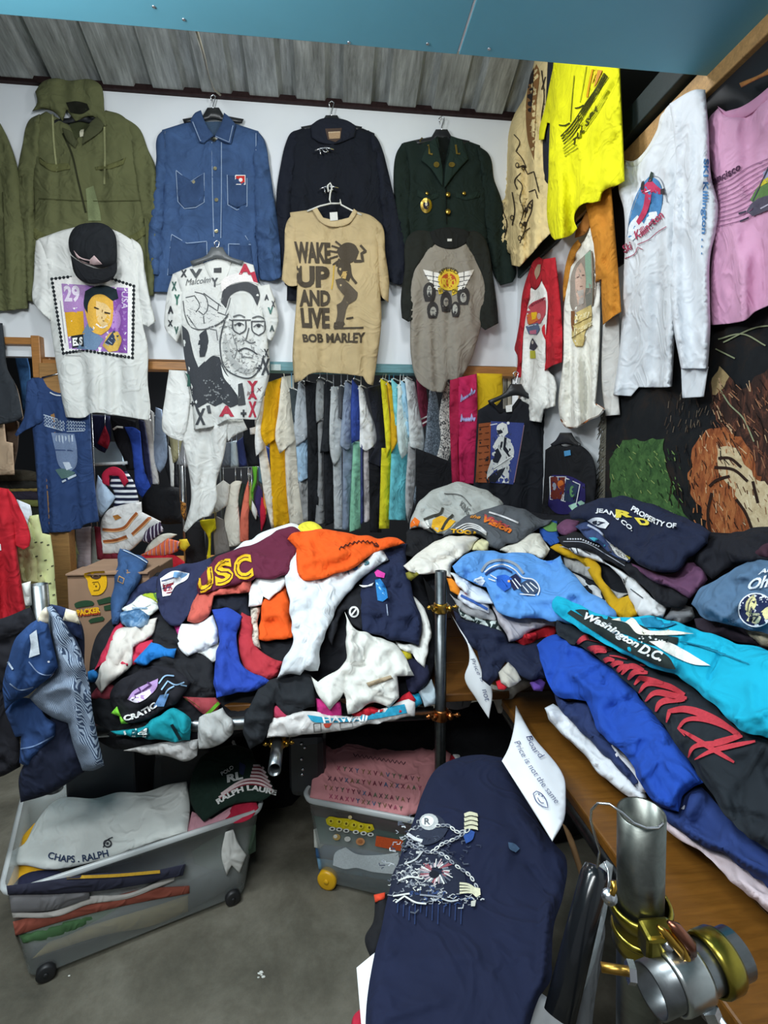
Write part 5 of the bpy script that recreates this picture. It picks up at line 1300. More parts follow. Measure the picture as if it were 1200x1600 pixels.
# polo shirts heaped on the far table
M_nvw=striped('navy_white_stripe',[(0,'dfe2e6'),(.45,'1c2038')],9,axis='Z',dist=.8)
e,p=garment('polo_shirt','navy and white striped polo shirt with red collar slumped on the far table','polo shirt',B3,[
    ('body',[(170,758),(176,742),(186,738),(198,736),(209,753),(218,786),(200,796),(177,792),(178,768)],M_nvw,dict(vf=None,wr=(.012,.06,60),hem=False)),
    ('collar',[(159,742),(166,733),(178,729),(191,735),(201,752),(194,761),(185,744),(171,743),(171,760),(160,755)],'b01f3c',dict(dl=.05,th=.03,edge=.02))],th=.07,edge=.05)
bg('blue_shirt','pale blue shirt crumpled left of the striped polo shirt','shirt',[(153,742),(161,753),(181,777),(174,788),(158,808),(150,800),(150,760)],'b9cfe6',B3,.02,.05)
e,p=garment('polo_shirt','white polo shirt with rust coloured double stripes on the far table','polo shirt',B3,[
    ('body',[(159,812),(170,796),(186,790),(205,786),(221,784),(222,800),(252,815),(236,832),(221,845),(200,862),(160,866)],'d9d8d6',dict(vf=None,wr=(.014,.07,20),hem=False))],lift=.04,th=.07,edge=.05)
pr=Print(p[0],'stripe',5)
for L in [[(160,827),(178,828),(194,824),(206,810),(214,801)],[(206,835),(220,822),(235,807)],[(161,846),(180,844),(198,838)]]:
    pr.line(L,4.2,'a35a2e',2);pr.line([(x+1.5,y+2.6) for x,y in L],1.6,'d9a87a',3)
pr.poly([(176,806),(184,804),(190,809),(180,813)],'b47a3a',2)
pr.done()
bg('purple_shirt','dark purple striped shirt crumpled right of the rust striped polo','shirt',[(221,845),(229,828),(250,815),(256,829),(246,838),(232,849)],striped('purple_white',[(0,'3a2c44'),(.7,'c9c4cf')],14,axis='X'),B3,.07,.04)
bg('cream_shirt','cream shirt crumpled above the orange plaid one','shirt',[(232,851),(246,838),(262,833),(277,835),(262,846),(240,862),(225,866)],'cbc7ba',B3,.06,.04)
M_pld=striped('orange_plaid',[(0,'d96a44'),(.7,'7a5a96'),(.85,'e09a70')],12,axis='X')
bg('plaid_shirt','orange plaid shirt crumpled on the far table','shirt',[(218,868),(240,856),(262,841),(281,846),(278,861),(262,868)],M_pld,B3,.09,.04)
bg('yellow_cloth','small yellow cloth beside the orange plaid shirt','cloth',[(280,843),(292,842),(297,852),(288,862),(280,858)],'d2b42a',B3,.08,.04)
bg('red_shirt','bright red shirt lying on the far table behind the pile','shirt',[(220,868),(248,864),(272,867),(289,878),(286,890),(224,890)],'b7202f',B3,.09,.04)
bg('maroon_shirt','maroon shirt under the rust striped polo','shirt',[(147,822),(160,824),(164,862),(204,866),(196,880),(152,874)],'6d1f2c',B3,.03,.03)
bg('dark_cloth','dark cloth hanging below the small background rack','cloth',[(292,812),(318,815),(324,880),(290,886)],'1f2024',B2,.0,.03)
q0=at_surf(B3,130,890);q1=at_surf(B3,330,905)
far=empty('far_table','low wooden table behind the pile carrying the polo shirts','table',(q0[0],3.4,0))
box('table_top',(q0[0],3.25,q1[2] -.01),(q1[0],3.95,q0[2]),M_ply,far,.003)
for x in (q0[0]+.05,q1[0] -.05):
    for y in (3.32,3.88):box('leg',(x -.025,y -.025,0),(x+.025,y+.025,q1[2] -.01),M_pine,far,.003)
# ---- small rack with coloured tops
tag(tube('small_rail',[(*(at_surf(SR_,345,732)[:2]),.0),at_surf(SR_,345,732),at_surf(SR_,426,728),(*(at_surf(SR_,430,728)[:2]),.0)],.014,metal('grey_tube','6d7274',.4)),'short grey rail of the small rack between the white and golden t-shirts','rail')
for lb,pts,c,px in [
    ('white blouse with full sleeve on the small rack',[(349,750),(359,757),(356,789),(340,800),(329,803),(334,764)],'e0dfda',.05),
    ('cream blouse with gathered sleeve on the small rack',[(359,757),(368,751),(378,752),(373,776),(376,828),(377,852),(355,856),(350,812),(354,790)],'d6d1c4',.03),
    ('dark green top on the small rack',[(377,754),(383,757),(378,800),(373,790)],'27352c',.01),
    ('salmon pink top on the small rack',[(388,750),(390,772),(389,812),(389,847),(374,847),(376,806),(382,770)],'d9705a',.03),
    ('olive edged top on the small rack',[(391,752),(396,762),(392,800),(388,790)],'8f9a4c',.01),
    ('black top at the bottom of the small rack',[(390,796),(404,806),(412,800),(427,828),(404,852),(388,852)],'17181c',.02),
    ('white scarf point on the small rack',[(394,782),(402,799),(400,813),(393,798)],'d8dad6',.06),
    ('purple dotted top on the small rack',[(402,757),(408,763),(409,818),(402,800),(398,780)],'3a2c5c',.04),
    ('crimson top on the small rack',[(408,774),(415,787),(415,811),(408,832),(406,800)],'c0223c',.05),
    ('orange and white top on the small rack',[(411,761),(418,756),(416,806),(412,790)],'d98a3a',.06),
    ('magenta purple top on the small rack',[(412,731),(420,731),(419,758),(414,752)],'9a3a86',.07),
    ('bright green hanger wrap on the small rack',[(394,729),(402,729),(401,753),(396,770),(396,785),(392,770),(396,750)],'5aa02c',.07),
    ('teal grey top on the small rack',[(403,730),(412,730),(411,758),(404,752)],'4c6a78',.05)]:
    bg('top',lb,'top',pts,c,SR_,px,.02,edge=.016)
pr=None
for lb,pts,c,l in [('grey jeans hanging above the small rack',[(353,692),(362,690),(362,728),(350,730),(346,728)],'6f7884',.0),
    ('pale blue shirt hanging above the small rack',[(361,690),(370,688),(373,730),(360,730)],'b9cbd8',.02),
    ('navy shirt hanging above the small rack',[(370,690),(380,682),(387,728),(374,730)],'2a3566',.03),
    ('black shirt with square badge hanging above the small rack',[(379,655),(400,655),(408,728),(388,729),(380,690)],'191d24',.01),
    ('royal blue shirt hanging above the small rack',[(405,712),(414,696),(421,700),(421,729),(406,729)],'2a4596',.04)]:
    bg('shirt',lb,'shirt',pts,c,B2,l,.02)
bg('square_badge','small white square badge on the black shirt above the small rack','badge',[(390,669),(399,667),(400,678),(391,679)],'e2e4e8',B2,.05,.006,vf=None)
bg('yellow_tshirt','yellow t-shirt tucked under the white t-shirt above the pile','t-shirt',[(312,813),(336,810),(338,826),(330,833),(329,874),(323,874),(325,840),(313,819)],'d6c71c',SR_,.08,.02)
bg('grey_trousers','grey brown trousers hanging left of the cream blouse','trousers',[(338,806),(350,812),(360,862),(336,876),(334,830)],'77716c',SR_,.05,.02)
# ================================================================ tables
M_tub=metal('scaffold_steel','7d8183',.33)
M_tubd=metal('scaffold_steel_dark','5b5f61',.35)
M_gold=metal('gold_coupler','b58d3c',.28)
M_plank=wood('table_plank','6e4719',(0,0,90),.35)
M_plank2=wood('table_plank_dark','6b441a',(0,0,0),.4)
mt=empty('scaffold_table','plank table on steel pipes under the middle pile of clothes','table',(0,2.1,0))
for i in range(4):box("plank",(-.70,1.60+i*.27,.752),(.60,1.86+i*.27,.78),M_plank2,mt,.004)
tube("front_rail",[(-1.06,1.585,.728),(.335,1.585,.728)],.021,M_tub,mt)
tube("back_rail",[(-.66,2.6,.728),(.6,2.6,.728)],.021,M_tub,mt)
for x in (-.62,.5):
    tube('leg',[(x,2.64,0),(x,2.64,.75)],.021,M_tub,mt)
rt=empty('plank_table','long brown plank table on steel pipes along the right wall','table',(.9,1.4,0))
x=.575
for wd in (.20,.21,.22):
    box('plank',(x,.10,.722),(x+wd -.004,1.655,.75),M_plank,rt,.005);x += wd
tube('edge_rail',[(.585,.05,.698),(.600,1.62,.698)],.022,M_tub,rt)
tube('wall_rail',[(1.16,.1,.69),(1.16,2.6,.69)],.022,M_tub,rt)
box('rear_shelf',(.62,1.66,.722),(1.2,2.75,.75),M_plank2,rt,.004)
for p in [(1.16,.3),(1.16,2.5),(.66,2.6)]:tube('leg',[(p[0],p[1],0),(p[0],p[1],.70)],.021,M_tub,rt)

# ================================================================ middle pile
SM=Heap([Plane((0,1.62,.80),(0,-.68,1)),Plane((0,1.555,0),(0,-1,.06))],'max',k=.05,bump=.035,bs=4.5)
def heap(name,label,cat,outl,col,L,sf=SM,**kw):
    k=dict(th=.018,edge=.02,wr=(.014,.075,25,2.2),sp=6,auto=(10,.013,.008,0,180));k.update(kw);k['wr']=(k['wr'][0]*1.15,)+tuple(k['wr'][1:]) if k['wr'] else None
    rj=random.Random(len(label)*13+L);P=smooth_path(outl,13,True);ctr=P.mean(0)
    P=[(x+rj.uniform(-1.9,1.9),y+rj.uniform(-1.9,1.9)) for x,y in P.tolist()]
    return lay(name,label,cat,sf,P,col,lift=.012+.0125*L,corner=42,**k)
core=lay('buried_clothes','dark tangle of black clothes buried in the middle pile','clothes',SM,[(148,1000),(180,960),(232,900),(300,886),(335,868),(400,850),(444,838),(520,842),(600,852),(650,860),(668,930),(684,1000),(672,1060),(650,1108),(500,1122),(400,1140),(300,1160),(200,1165),(150,1110)],'15161b',lift=0,th=.03,edge=.04,back=.22,wr=(.018,.09,20))
core['kind']='stuff'
# left end ---------------------------------------------------------
heap('black_shirt','black shirt low at the left end of the middle pile above the teal one','shirt',[(141,1085),(175,1085),(200,1128),(290,1100),(305,1120),(300,1158),(250,1162),(200,1172),(165,1166),(148,1140)],'17181c',0,wr=(.016,.08,10))
heap('wine_shirt','small wine red shirt corner under the beige sleeve','shirt',[(141,1090),(150,1076),(172,1066),(184,1073),(178,1090),(160,1094)],'7c2f3a',1)
heap('blue_cloth','small blue cloth knot left of the beige sleeve','cloth',[(136,1050),(150,1043),(155,1058),(150,1068),(138,1064)],'1f6aa8',1)
heap('crimson_shirt','crimson shirt strip running down left of the beige sleeve','shirt',[(188,970),(196,985),(214,1000),(240,1000),(232,1022),(206,1042),(170,1040),(146,1047),(160,1020),(177,984)],'b42a44',2)
heap('bright_blue_shirt','bright blue shirt patch right of the beige sleeve','shirt',[(209,1036),(222,1018),(238,1004),(260,1012),(276,1013),(270,1030),(250,1028),(230,1038)],'1c6db4',4)
heap('beige_sleeve_shirt','beige shirt with a long sleeve hanging down the left end of the pile','shirt',[(184,983),(212,974),(244,964),(242,980),(232,998),(210,1012),(209,1036),(182,1060),(160,1082),(147,1068),(160,1035),(176,997)],'c6c0b8',3,folds=[(210,990,160,1060,4,.014),(195,985,170,1040,4,-.01)],wr=(.014,.06,125,2.6))
heap('black_knit','crumpled black shirt between the bright blue patch and the white folded one','shirt',[(243,972),(272,974),(284,1003),(330,1030),(336,1062),(338,1090),(285,1090),(262,1060),(236,1050),(200,1066),(222,1040),(255,1014),(232,998)],'1b1c20',2,wr=(.02,.07,15))
heap('pink_cloth','hot pink cloth sliver beside the white folded shirt','cloth',[(270,976),(284,974),(286,1000),(278,996)],'c23a86',2)
o=heap('printed_black_shirt','black shirt with lilac and blue swirl print at the left end','shirt',[(181,1068),(205,1056),(228,1042),(258,1040),(284,1050),(300,1068),(286,1088),(262,1106),(232,1126),(194,1132),(180,1108),(172,1090)],'1a1a20',4)
pr=Print(o,'print',5)
pr.poly([(199,1093),(208,1080),(226,1070),(247,1060),(245,1074),(232,1088),(214,1098)],'a384b4',1);pr.poly([(199,1092),(214,1086),(236,1076),(243,1074),(230,1090),(212,1098)],'dcd4e2',2)
for L in [[(210,1086),(220,1080),(216,1074)],[(222,1080),(236,1070),(230,1066)],[(206,1094),(212,1088)]]:pr.line(L,2.6,'4b2f5c',3)
for L in [[(252,1078),(262,1064),(274,1070),(288,1066)],[(256,1090),(262,1078),(272,1072)],[(248,1068),(258,1056),(272,1056)],[(282,1070),(292,1072)]]:pr.line(L,2.2,'8fb0cf',2)
pr.poly([(240,1104),(250,1086),(264,1084),(256,1104)],'5f86b4',1)
pr.arc('CRATIC',[(194,1127),(214,1122),(232,1113),(246,1104)],9,'e2e2e2',3,.05)
pr.done(label='lilac and blue swirls over white lettering')
heap('lime_strap','lime green strip poking out under the swirl print shirt','cloth',[(172,1116),(182,1102),(186,1112),(193,1122),(200,1130),(190,1132),(184,1118)],'7ac83a',5,th=.01,edge=.01)
heap('lime_edge_shirt','dark red and lime edged shirt corner above the grey white one','shirt',[(284,1088),(308,1090),(336,1090),(344,1098),(338,1110),(324,1121),(312,1114),(302,1102)],'8f3a40',3)
pr=Print(bpy.data.objects['lime_edge_shirt'],'trim',5);pr.line([(286,1090),(304,1102),(310,1107)],5,'7ac83a',2);pr.line([(322,1118),(334,1106),(342,1098)],5,'7ac83a',2);pr.done(label='lime green trim')
o=heap('teal_shirt','teal green shirt with small white number at the bottom left of the pile','shirt',[(172,1144),(200,1140),(226,1133),(250,1116),(271,1106),(292,1116),(300,1136),(297,1156),(272,1158),(244,1155),(207,1152)],'128a96',4)
pr=Print(o,'print',5);pr.text('14',[(208,1138),(232,1138),(230,1152),(206,1151)],'e4ece8',3,.05);pr.text('14',[(207,1137),(234,1137),(232,1154),(204,1153)],'0c4850',2,.09);pr.line([(194,1142),(196,1148)],3,'dfe8e8',2);pr.line([(268,1132),(276,1146),(282,1156)],5,'10242a',2);pr.done(label='white number')
heap('grey_white_shirt','dirty white shirt spread flat at the lower left edge of the pile','shirt',[(192,1171),(226,1165),(262,1158),(308,1155),(306,1182),(288,1190),(268,1184),(240,1180)],'a9a8a6',3,th=.012)
heap('pale_grey_shirt','pale grey shirt crumpled above the dark green cap shirt','shirt',[(312,1120),(330,1112),(348,1104),(354,1116),(362,1124),(365,1145),(338,1166),(310,1172),(308,1146)],'a6a7a5',4)
# jeans, navy shirts -----------------------------------------------
heap('jeans','blue jeans standing up beside the cardboard box','jeans',[(188,856),(210,864),(231,877),(226,893),(212,917),(194,950),(184,975),(174,978),(174,948),(180,896)],denim('2f4a70'),2,th=.05,edge=.04)
pr=Print(bpy.data.objects['jeans.001'],'seam',5);pr.line([(190,858),(212,868),(230,879)],1.5,'a9b8cc',2);pr.line([(186,900),(194,904),(192,912),(184,908),(186,900)],1.5,'a07a4a',2,False);pr.done()
heap('navy_shirt','navy shirt rising from the checked shirt towards the box','shirt',[(188,943),(217,915),(250,900),(262,905),(252,930),(230,938),(206,948),(194,952)],'28304f',2)
o=heap('navy_print_shirt','navy shirt with white and red flag print left of the maroon one','shirt',[(246,902),(271,885),(300,880),(328,872),(333,882),(316,915),(308,935),(294,962),(281,978),(258,972),(246,946)],'262b47',4,wr=(.016,.07,130))
pr=Print(o,'print',5);pr.poly([(250,904),(271,892),(296,896),(293,904),(274,916),(266,930),(254,932)],'d9dbde',1);pr.poly([(254,912),(272,908),(268,926),(256,928)],'8c3340',2);pr.poly([(272,893),(294,896),(286,903),(270,902)],'6f9ac4',2)
for k in range(4):pr.line([(252+k,908+k*6),(272 -k,902+k*7)],1.6,'eeeeec' if k % 2 else '3a4468',3)
pr.done(label='white, red and blue flag print')
o=heap('green_print_shirt','white shirt with green and yellow leaf print under the flag print one','shirt',[(183,953),(207,940),(226,926),(246,912),(254,926),(252,948),(236,962),(214,964),(196,958)],'d5d9d2',3)
pr=Print(o,'print',5);pr.poly([(222,930),(244,914),(252,926),(250,946),(238,936)],'9aae2c',1);pr.poly([(238,918),(248,918),(251,940),(242,934)],'4c6f34',2);pr.poly([(204,942),(224,938),(236,944),(220,952)],'e8ebe6',2);pr.line([(206,950),(230,950)],2,'7f98ae',3);pr.done()
M_chk=blotch('blue_check',[(.3,'24405c'),(.5,'456c92'),(.7,'8fa9c0')],26,3,.6,.4)
heap('checked_shirt','blue checked shirt bunched under the leaf print shirt','shirt',[(185,958),(217,952),(233,962),(231,977),(212,982),(190,974)],M_chk,4)
# white / blue / red middle ----------------------------------------
heap('navy_band_shirt','dark navy shirt band under the salmon shirt','shirt',[(330,930),(388,926),(392,962),(376,966),(354,952),(330,956)],'181b26',2)
heap('white_folded_shirt','white folded shirt left of the royal blue one','shirt',[(284,974),(313,972),(331,962),(342,992),(342,1006),(311,1020),(292,1026),(279,1005)],'e3e6e8',4,folds=[(290,1012,340,990,4,.012)])
heap('offwhite_shirt','off white shirt edge under the white folded shirt','shirt',[(300,1020),(342,1004),(342,1032),(332,1037),(314,1022)],'cfd2d0',3)
heap('salmon_shirt','salmon red shirt curling below the maroon lettered one','shirt',[(311,926),(356,912),(394,904),(390,926),(336,931),(326,960),(314,974),(292,972),(296,952)],'bf5a4e',5,wr=(.02,.06,60))
heap('red_shirt','brick red shirt spreading right of the royal blue one','shirt',[(376,956),(392,964),(400,1008),(421,1026),(442,1032),(433,1058),(418,1064),(386,1050),(374,1020)],'a8303a',3)
heap('royal_blue_shirt','royal blue shirt hanging down the middle of the pile','shirt',[(331,953),(356,949),(378,962),(371,992),(376,1035),(398,1052),(424,1064),(398,1078),(358,1086),(338,1090),(333,1056),(336,1030),(342,992)],'24419c',5,folds=[(350,965,346,1070,6,.014),(372,1040,410,1066,5,.012)],wr=(.012,.08,80))
heap('patterned_cloth','beige patterned cloth strip left of the orange shorts','cloth',[(390,948),(406,948),(404,986),(408,1014),(396,1008),(392,980)],blotch('beige_pattern',[(.3,'6d6158'),(.5,'c6bcae'),(.7,'dcd5c8')],60,3,.6,.6),3)
heap('orange_shirt','plain orange shirt hem hanging under the white long-sleeved one','shirt',[(412,932),(434,926),(447,914),(452,940),(456,972),(458,998),(430,1000),(404,1001),(407,968)],'d9541a',3)
heap('white_sleeve_shirt','white shirt corner under the maroon lettered one','shirt',[(391,922),(398,906),(428,902),(451,898),(446,914),(421,937),(413,931),(408,946),(388,947)],'dfe2e2',5)
# top --------------------------------------------------------------
heap('white_top_shirt','white shirt edge along the top left of the maroon one','shirt',[(345,872),(372,854),(404,836),(433,822),(457,817),(470,823),(470,840),(420,856),(380,870)],'dcdfe0',3,th=.025)
heap('yellow_cloth','small yellow cloth on top behind the orange shirt','cloth',[(466,823),(474,816),(486,816),(500,823),(506,832),(490,838),(470,836)],'dcd23e',3,th=.03)
o=heap('maroon_sweatshirt','maroon sweatshirt with large gold letters on top of the pile','sweatshirt',[(308,916),(317,896),(330,880),(361,859),(404,848),(424,834),(444,823),(466,827),(474,838),(468,860),(458,880),(454,898),(428,904),(400,903),(393,907),(356,916),(330,924),(311,929)],'5c2036',7,th=.03,edge=.035,wr=(.008,.09,0))
pr=Print(o,'print',5)
for off,c,lv in ((1.6,'d8a81e',2),(0,'e2b62a',3)):
    pass
pr.text('U',[(304,888),(330,880),(336,918),(306,932)],'ddb022',2,.06);pr.text('S',[(334,880),(361,869),(366,908),(337,919)],'ddb022',2,.06);pr.text('C',[(363,871),(391,863),(397,903),(367,909)],'ddb022',2,.06)
pr.text('U',[(306,891),(329,883),(333,915),(308,928)],'4a1a2c',3,-.03);pr.text('S',[(337,884),(359,874),(363,904),(340,914)],'4a1a2c',3,-.03);pr.text('C',[(366,875),(388,868),(393,899),(370,905)],'4a1a2c',3,-.03)
pr.done(label='large gold outlined letters')
o=heap('white_longsleeve','white long-sleeved shirt draped down the front under the orange shirt','shirt',[(447,862),(464,848),(500,880),(553,886),(583,864),(596,856),(608,876),(577,894),(556,913),(543,928),(530,940),(522,962),(511,988),(503,1010),(498,1049),(474,1048),(468,1054),(455,1052),(431,1061),(436,1048),(445,1027),(457,998),(455,971),(451,939),(445,912)],'d0d5d8',7,folds=[(520,905,480,1040,6,.014),(560,900,500,930,5,.012),(465,930,470,1000,5,-.01),(490,940,470,1040,4,-.012),(590,872,545,905,4,.01)],wr=(.014,.07,110,2.6),th=.024)
pr=Print(o,'print',5);pr.text('T',[(537,888),(546,884),(549,896),(541,898)],'4d5f6c',2,.03);pr.text('S',[(549,884),(556,880),(560,888),(553,892)],'2f5a8c',2,.05);pr.poly([(558,880),(562,878),(565,883),(560,886)],'c9a22e',2,False);pr.text('S',[(566,876),(574,872),(578,880),(570,884)],'3a6a74',2,.05);pr.done(label='small dark lettering')
o=heap('orange_tshirt','bright orange t-shirt with dark lettering on top of the pile','t-shirt',[(449,842),(456,834),(473,831),(497,827),(529,830),(561,836),(590,840),(622,841),(632,850),(610,855),(583,864),(553,888),(524,897),(495,904),(473,908),(466,899),(463,880),(463,856),(454,848)],'e2581a',9,th=.03,folds=[(480,840,490,895,5,.014),(470,860,520,850,5,-.012),(500,880,560,860,6,.012),(545,840,520,880,5,.01)],wr=(.012,.07,150))
pr=Print(o,'print',5);pr.line([(530+k*3.4,857 -11*math.sin(k/18*2.6)+(-1.6 if k % 2 else 1.6)) for k in range(19)],2.4,'4a1c10',2,False);pr.line([(584,852),(592,853)],3,'4a1c10',2);pr.done(label='dark wavy lettering')
# right half of the middle pile ------------------------------------
heap('black_sweatpants','black shirt with white ring emblem left of the navy sweatshirt','shirt',[(545,928),(566,912),(572,950),(568,986),(552,976),(540,952),(530,970),(520,1010),(512,1000),(522,962)],'1a1b20',5)
pr=Print(bpy.data.objects['black_sweatpants'],'print',5);pr.ell(553,956,8,9,'d3d3d0',2);pr.ell(553,956,5,6,'1a1b20',3);pr.line([(549,961),(557,951)],2.5,'d3d3d0',4);pr.done(label='white ring emblem')
o=heap('navy_sweatshirt','navy sweatshirt hanging down the right side of the middle pile','sweatshirt',[(598,862),(616,850),(634,850),(637,888),(646,928),(658,972),(656,1010),(622,1001),(596,996),(566,986),(564,940),(566,906),(582,890),(608,877)],'1d2540',6,th=.03,edge=.03,wr=(.014,.09,70),folds=[(640,960,580,975,4,.012),(610,890,616,960,5,-.01)])
pr=Print(o,'print',5);pr.poly([(585,894),(590,890),(602,896),(600,903),(588,901)],'cf3f9a',3);pr.poly([(586,906),(594,904),(603,918),(606,934),(598,940),(590,938),(588,922)],'2a78b8',2);pr.line([(588,910),(600,930)],2,'8fc4e4',3);pr.line([(604,944),(606,962)],1.6,'8f9ab0',2);pr.done(label='blue and pink print')
tag(lay('white_collar_piece','thin white collar edge beside the blue print on the navy sweatshirt','shirt',SM,[(561,914),(575,914),(584,910),(582,916),(566,918)],'dcdcda',lift=.12,th=.008,edge=.008),None,None)
heap('navy_trousers','dark navy trousers low beside the steel pole','trousers',[(622,1018),(645,1028),(668,1040),(673,1056),(660,1076),(646,1086),(634,1070),(628,1046)],'1b1d34',3)
heap('yellow_lining','small yellow cloth showing under the navy sweatshirt','cloth',[(622,1010),(640,1014),(646,1030),(636,1032),(624,1026)],'c2b326',3)
heap('white_hanging_shirt','white shirt falling to a point just left of the steel pole','shirt',[(640,926),(658,942),(666,960),(674,982),(668,1018),(662,1042),(652,1034),(643,1022),(622,1012),(618,1002),(655,1010),(659,974),(648,950)],'d9d9d3',4)
heap('cyan_cloth','small cyan cloth between the navy trousers and the pole','cloth',[(642,1086),(654,1084),(660,1100),(648,1106)],'1f94b8',2)
heap('pale_blue_shirt','pale blue grey shirt corner tucked behind the steel pole','shirt',[(654,1080),(674,1062),(682,1084),(680,1102),(664,1104)],'a9b8c0',2)
o=heap('white_tshirt','white t-shirt hanging at the lower middle of the pile with beige tag','t-shirt',[(540,956),(552,982),(572,989),(616,1006),(634,1029),(648,1056),(620,1057),(624,1088),(608,1107),(584,1097),(564,1108),(544,1117),(538,1082),(514,1110),(496,1084),(486,1057),(498,1066),(514,1054),(537,1040),(541,1003)],'d8d8d0',6,folds=[(550,990,545,1060,5,.014),(540,1050,543,1110,4,-.014),(600,1020,560,1060,5,.01),(575,1000,560,1090,5,-.01),(520,1060,512,1104,4,.012)],wr=(.016,.06,120,2.4),th=.022)
cloth('cardboard_tag',o,onto(o),[(572,1067),(610,1055),(614,1060),(576,1073)],'a9977c',lift=.002,th=.008,edge=.006,sp=6)
heap('black_jacket_sleeve','black jacket sleeve hanging over the table edge in the middle','jacket',[(430,1060),(470,1047),(488,1056),(492,1102),(470,1112),(447,1117),(430,1100),(426,1124),(417,1150),(391,1170),(381,1145),(388,1106),(407,1072)],'202327',5,folds=[(420,1080,400,1160,6,.012)])
heap('rose_shirt','rose red shirt patch beside the black jacket sleeve','shirt',[(428,1104),(446,1098),(452,1118),(458,1120),(450,1132),(436,1130),(426,1122)],'a83550',4)
heap('magenta_shirt','magenta shirt showing under the white t-shirt','shirt',[(494,1090),(532,1098),(533,1124),(512,1126),(497,1121)],'bf2f78',4)
heap('red_tshirt','red t-shirt showing right under the white t-shirt','t-shirt',[(548,1116),(578,1104),(610,1108),(628,1086),(640,1080),(648,1094),(640,1110),(590,1118),(556,1122)],'bd1f2e',4)
o=heap('white_beach_shirt','white shirt with blue band and island lettering at the table edge','shirt',[(424,1122),(455,1116),(484,1112),(540,1120),(600,1108),(638,1092),(648,1098),(648,1118),(615,1126),(576,1133),(540,1140),(487,1148),(417,1154)],'cfcdca',5,th=.014,wr=(.006,.08,0))
pr=Print(o,'print',5);pr.poly([(480,1117),(530,1122),(580,1110),(632,1100),(636,1114),(580,1124),(505,1129),(488,1127)],'2b93b4',1);pr.text('HAWAII',[(503,1120),(575,1116),(573,1127),(506,1130)],'e8eaea',3,.03)
for L in [[(490,1131),(501,1130),(502,1143),(491,1144)],[(531,1129),(550,1128),(551,1137),(532,1139)]]:pr.line(L,1.4,'4c4a48',3,False,True)
pr.poly([(505,1131),(519,1130),(514,1137),(508,1137)],'b8402e',2);pr.poly([(560,1112),(600,1108),(596,1112),(564,1116)],'b52a30',3);pr.done(label='blue band with white lettering')

# ================================================================ right pile
SRA=Plane((.70,1.2,.785),(-1.14,-.06,1));SRC=Plane((0,1.7,.965),(0,-.5,1))
SR=Heap([SRA,SRC],'min',k=.05,bump=.03,bs=4.5,wall=Plane((XR -.035,0,0),(-1,0,0)),seed=9)
def rp(name,label,cat,outl,col,L,**kw):return heap(name,label,cat,outl,col,L,SR,**kw)
core=lay('buried_clothes','dark mass of clothes buried in the right pile','clothes',SR,[(636,830),(690,775),(780,790),(880,805),(960,790),(1100,830),(1250,830),(1300,1000),(1290,1330),(1150,1310),(1050,1240),(960,1150),(880,1080),(780,1020),(716,960),(660,900)],'15171d',lift=0,th=.03,edge=.04,back=.14,sp=14,wr=(.018,.09,20))
core['kind']='stuff'
o=rp('grey_tshirt','light grey t-shirt with flame print at the back of the right pile','t-shirt',[(640,812),(656,784),(684,762),(713,754),(735,757),(762,768),(788,788),(778,800),(745,812),(722,818),(700,836),(680,834),(656,826),(640,828)],'a9ada9',3,th=.03,edge=.03,folds=[(727,760,760,796,4,-.014),(696,770,745,776,4,.01)])
pr=Print(o,'print',5);pr.poly([(676,812),(690,806),(700,810),(712,814),(700,826),(684,832),(674,824)],'d9a62a',1);pr.poly([(641,818),(648,808),(656,814),(652,826),(642,828)],'d96a20',1);pr.poly([(656,816),(668,812),(672,824),(662,828)],'d8d8d2',1)
pr.line([(662,812),(676,806),(688,802),(692,793)],4,'3a3a34',2);pr.line([(690,828),(698,814),(708,804)],4,'3a3a34',2);pr.line([(668,822),(680,832)],3,'2c2a24',2);pr.line([(694,771),(720,774),(736,790)],1.6,'6a6c6a',2)
pr.text('KING',[(722,782),(736,796),(730,806),(718,790)],'6b6d6b',2,.02);pr.done(label='yellow flame print')
rp('black_tshirt','black t-shirt under the flame print one','t-shirt',[(634,830),(660,826),(690,834),(700,838),(680,850),(648,872),(632,868)],'16171b',2)
o=rp('charcoal_tshirt','charcoal t-shirt with orange lettering in the right pile','t-shirt',[(692,838),(706,822),(720,812),(753,796),(781,790),(810,792),(840,808),(862,812),(858,818),(842,824),(829,834),(808,848),(791,850),(781,860),(765,853),(760,840),(730,834)],'54585d',5,th=.03,edge=.03,folds=[(800,800,838,822,5,.01),(765,840,790,850,5,.01)])
pr=Print(o,'print',5)
pr.text('Vision',[(757,806),(801,824),(798,834),(754,815)],'d9742a',3,.05,.3);pr.text('Vision',[(757,803),(803,821),(800,830),(755,811)],'b04a4c',2,.06,.3);pr.text('the',[(736,804),(752,805),(750,811),(734,809)],'d28a3a',2,.03,.3);pr.line([(764,800),(786,807),(810,817)],2.6,'d2d2d4',2)
for k in range(3):pr.line([(712+k*4,826+k*2),(730+k*2,818+k*3),(748,822+k*3),(760,832+k*2)],2,'cfcfce',2)
pr.arc('TOOR',[(704,833),(722,834),(746,838)],7,'d9a62a',3,.06);pr.done(label='orange lettering over white arcs')
rp('green_blue_shirt','green and blue striped shirt edge right of the charcoal one','shirt',[(842,822),(856,812),(872,816),(874,846),(860,852),(846,840)],'27509a',3)
pr=Print(bpy.data.objects['green_blue_shirt'],'print',5);pr.poly([(844,821),(856,813),(870,818),(870,830),(856,830)],'5f8a4c',2);pr.done()
rp('cream_shirt','cream white shirt right under the charcoal t-shirt','shirt',[(775,860),(790,852),(808,849),(830,834),(842,832),(850,842),(858,858),(846,876),(829,868),(800,866)],'d6d4c8',5,th=.03,wr=(.02,.06,60))
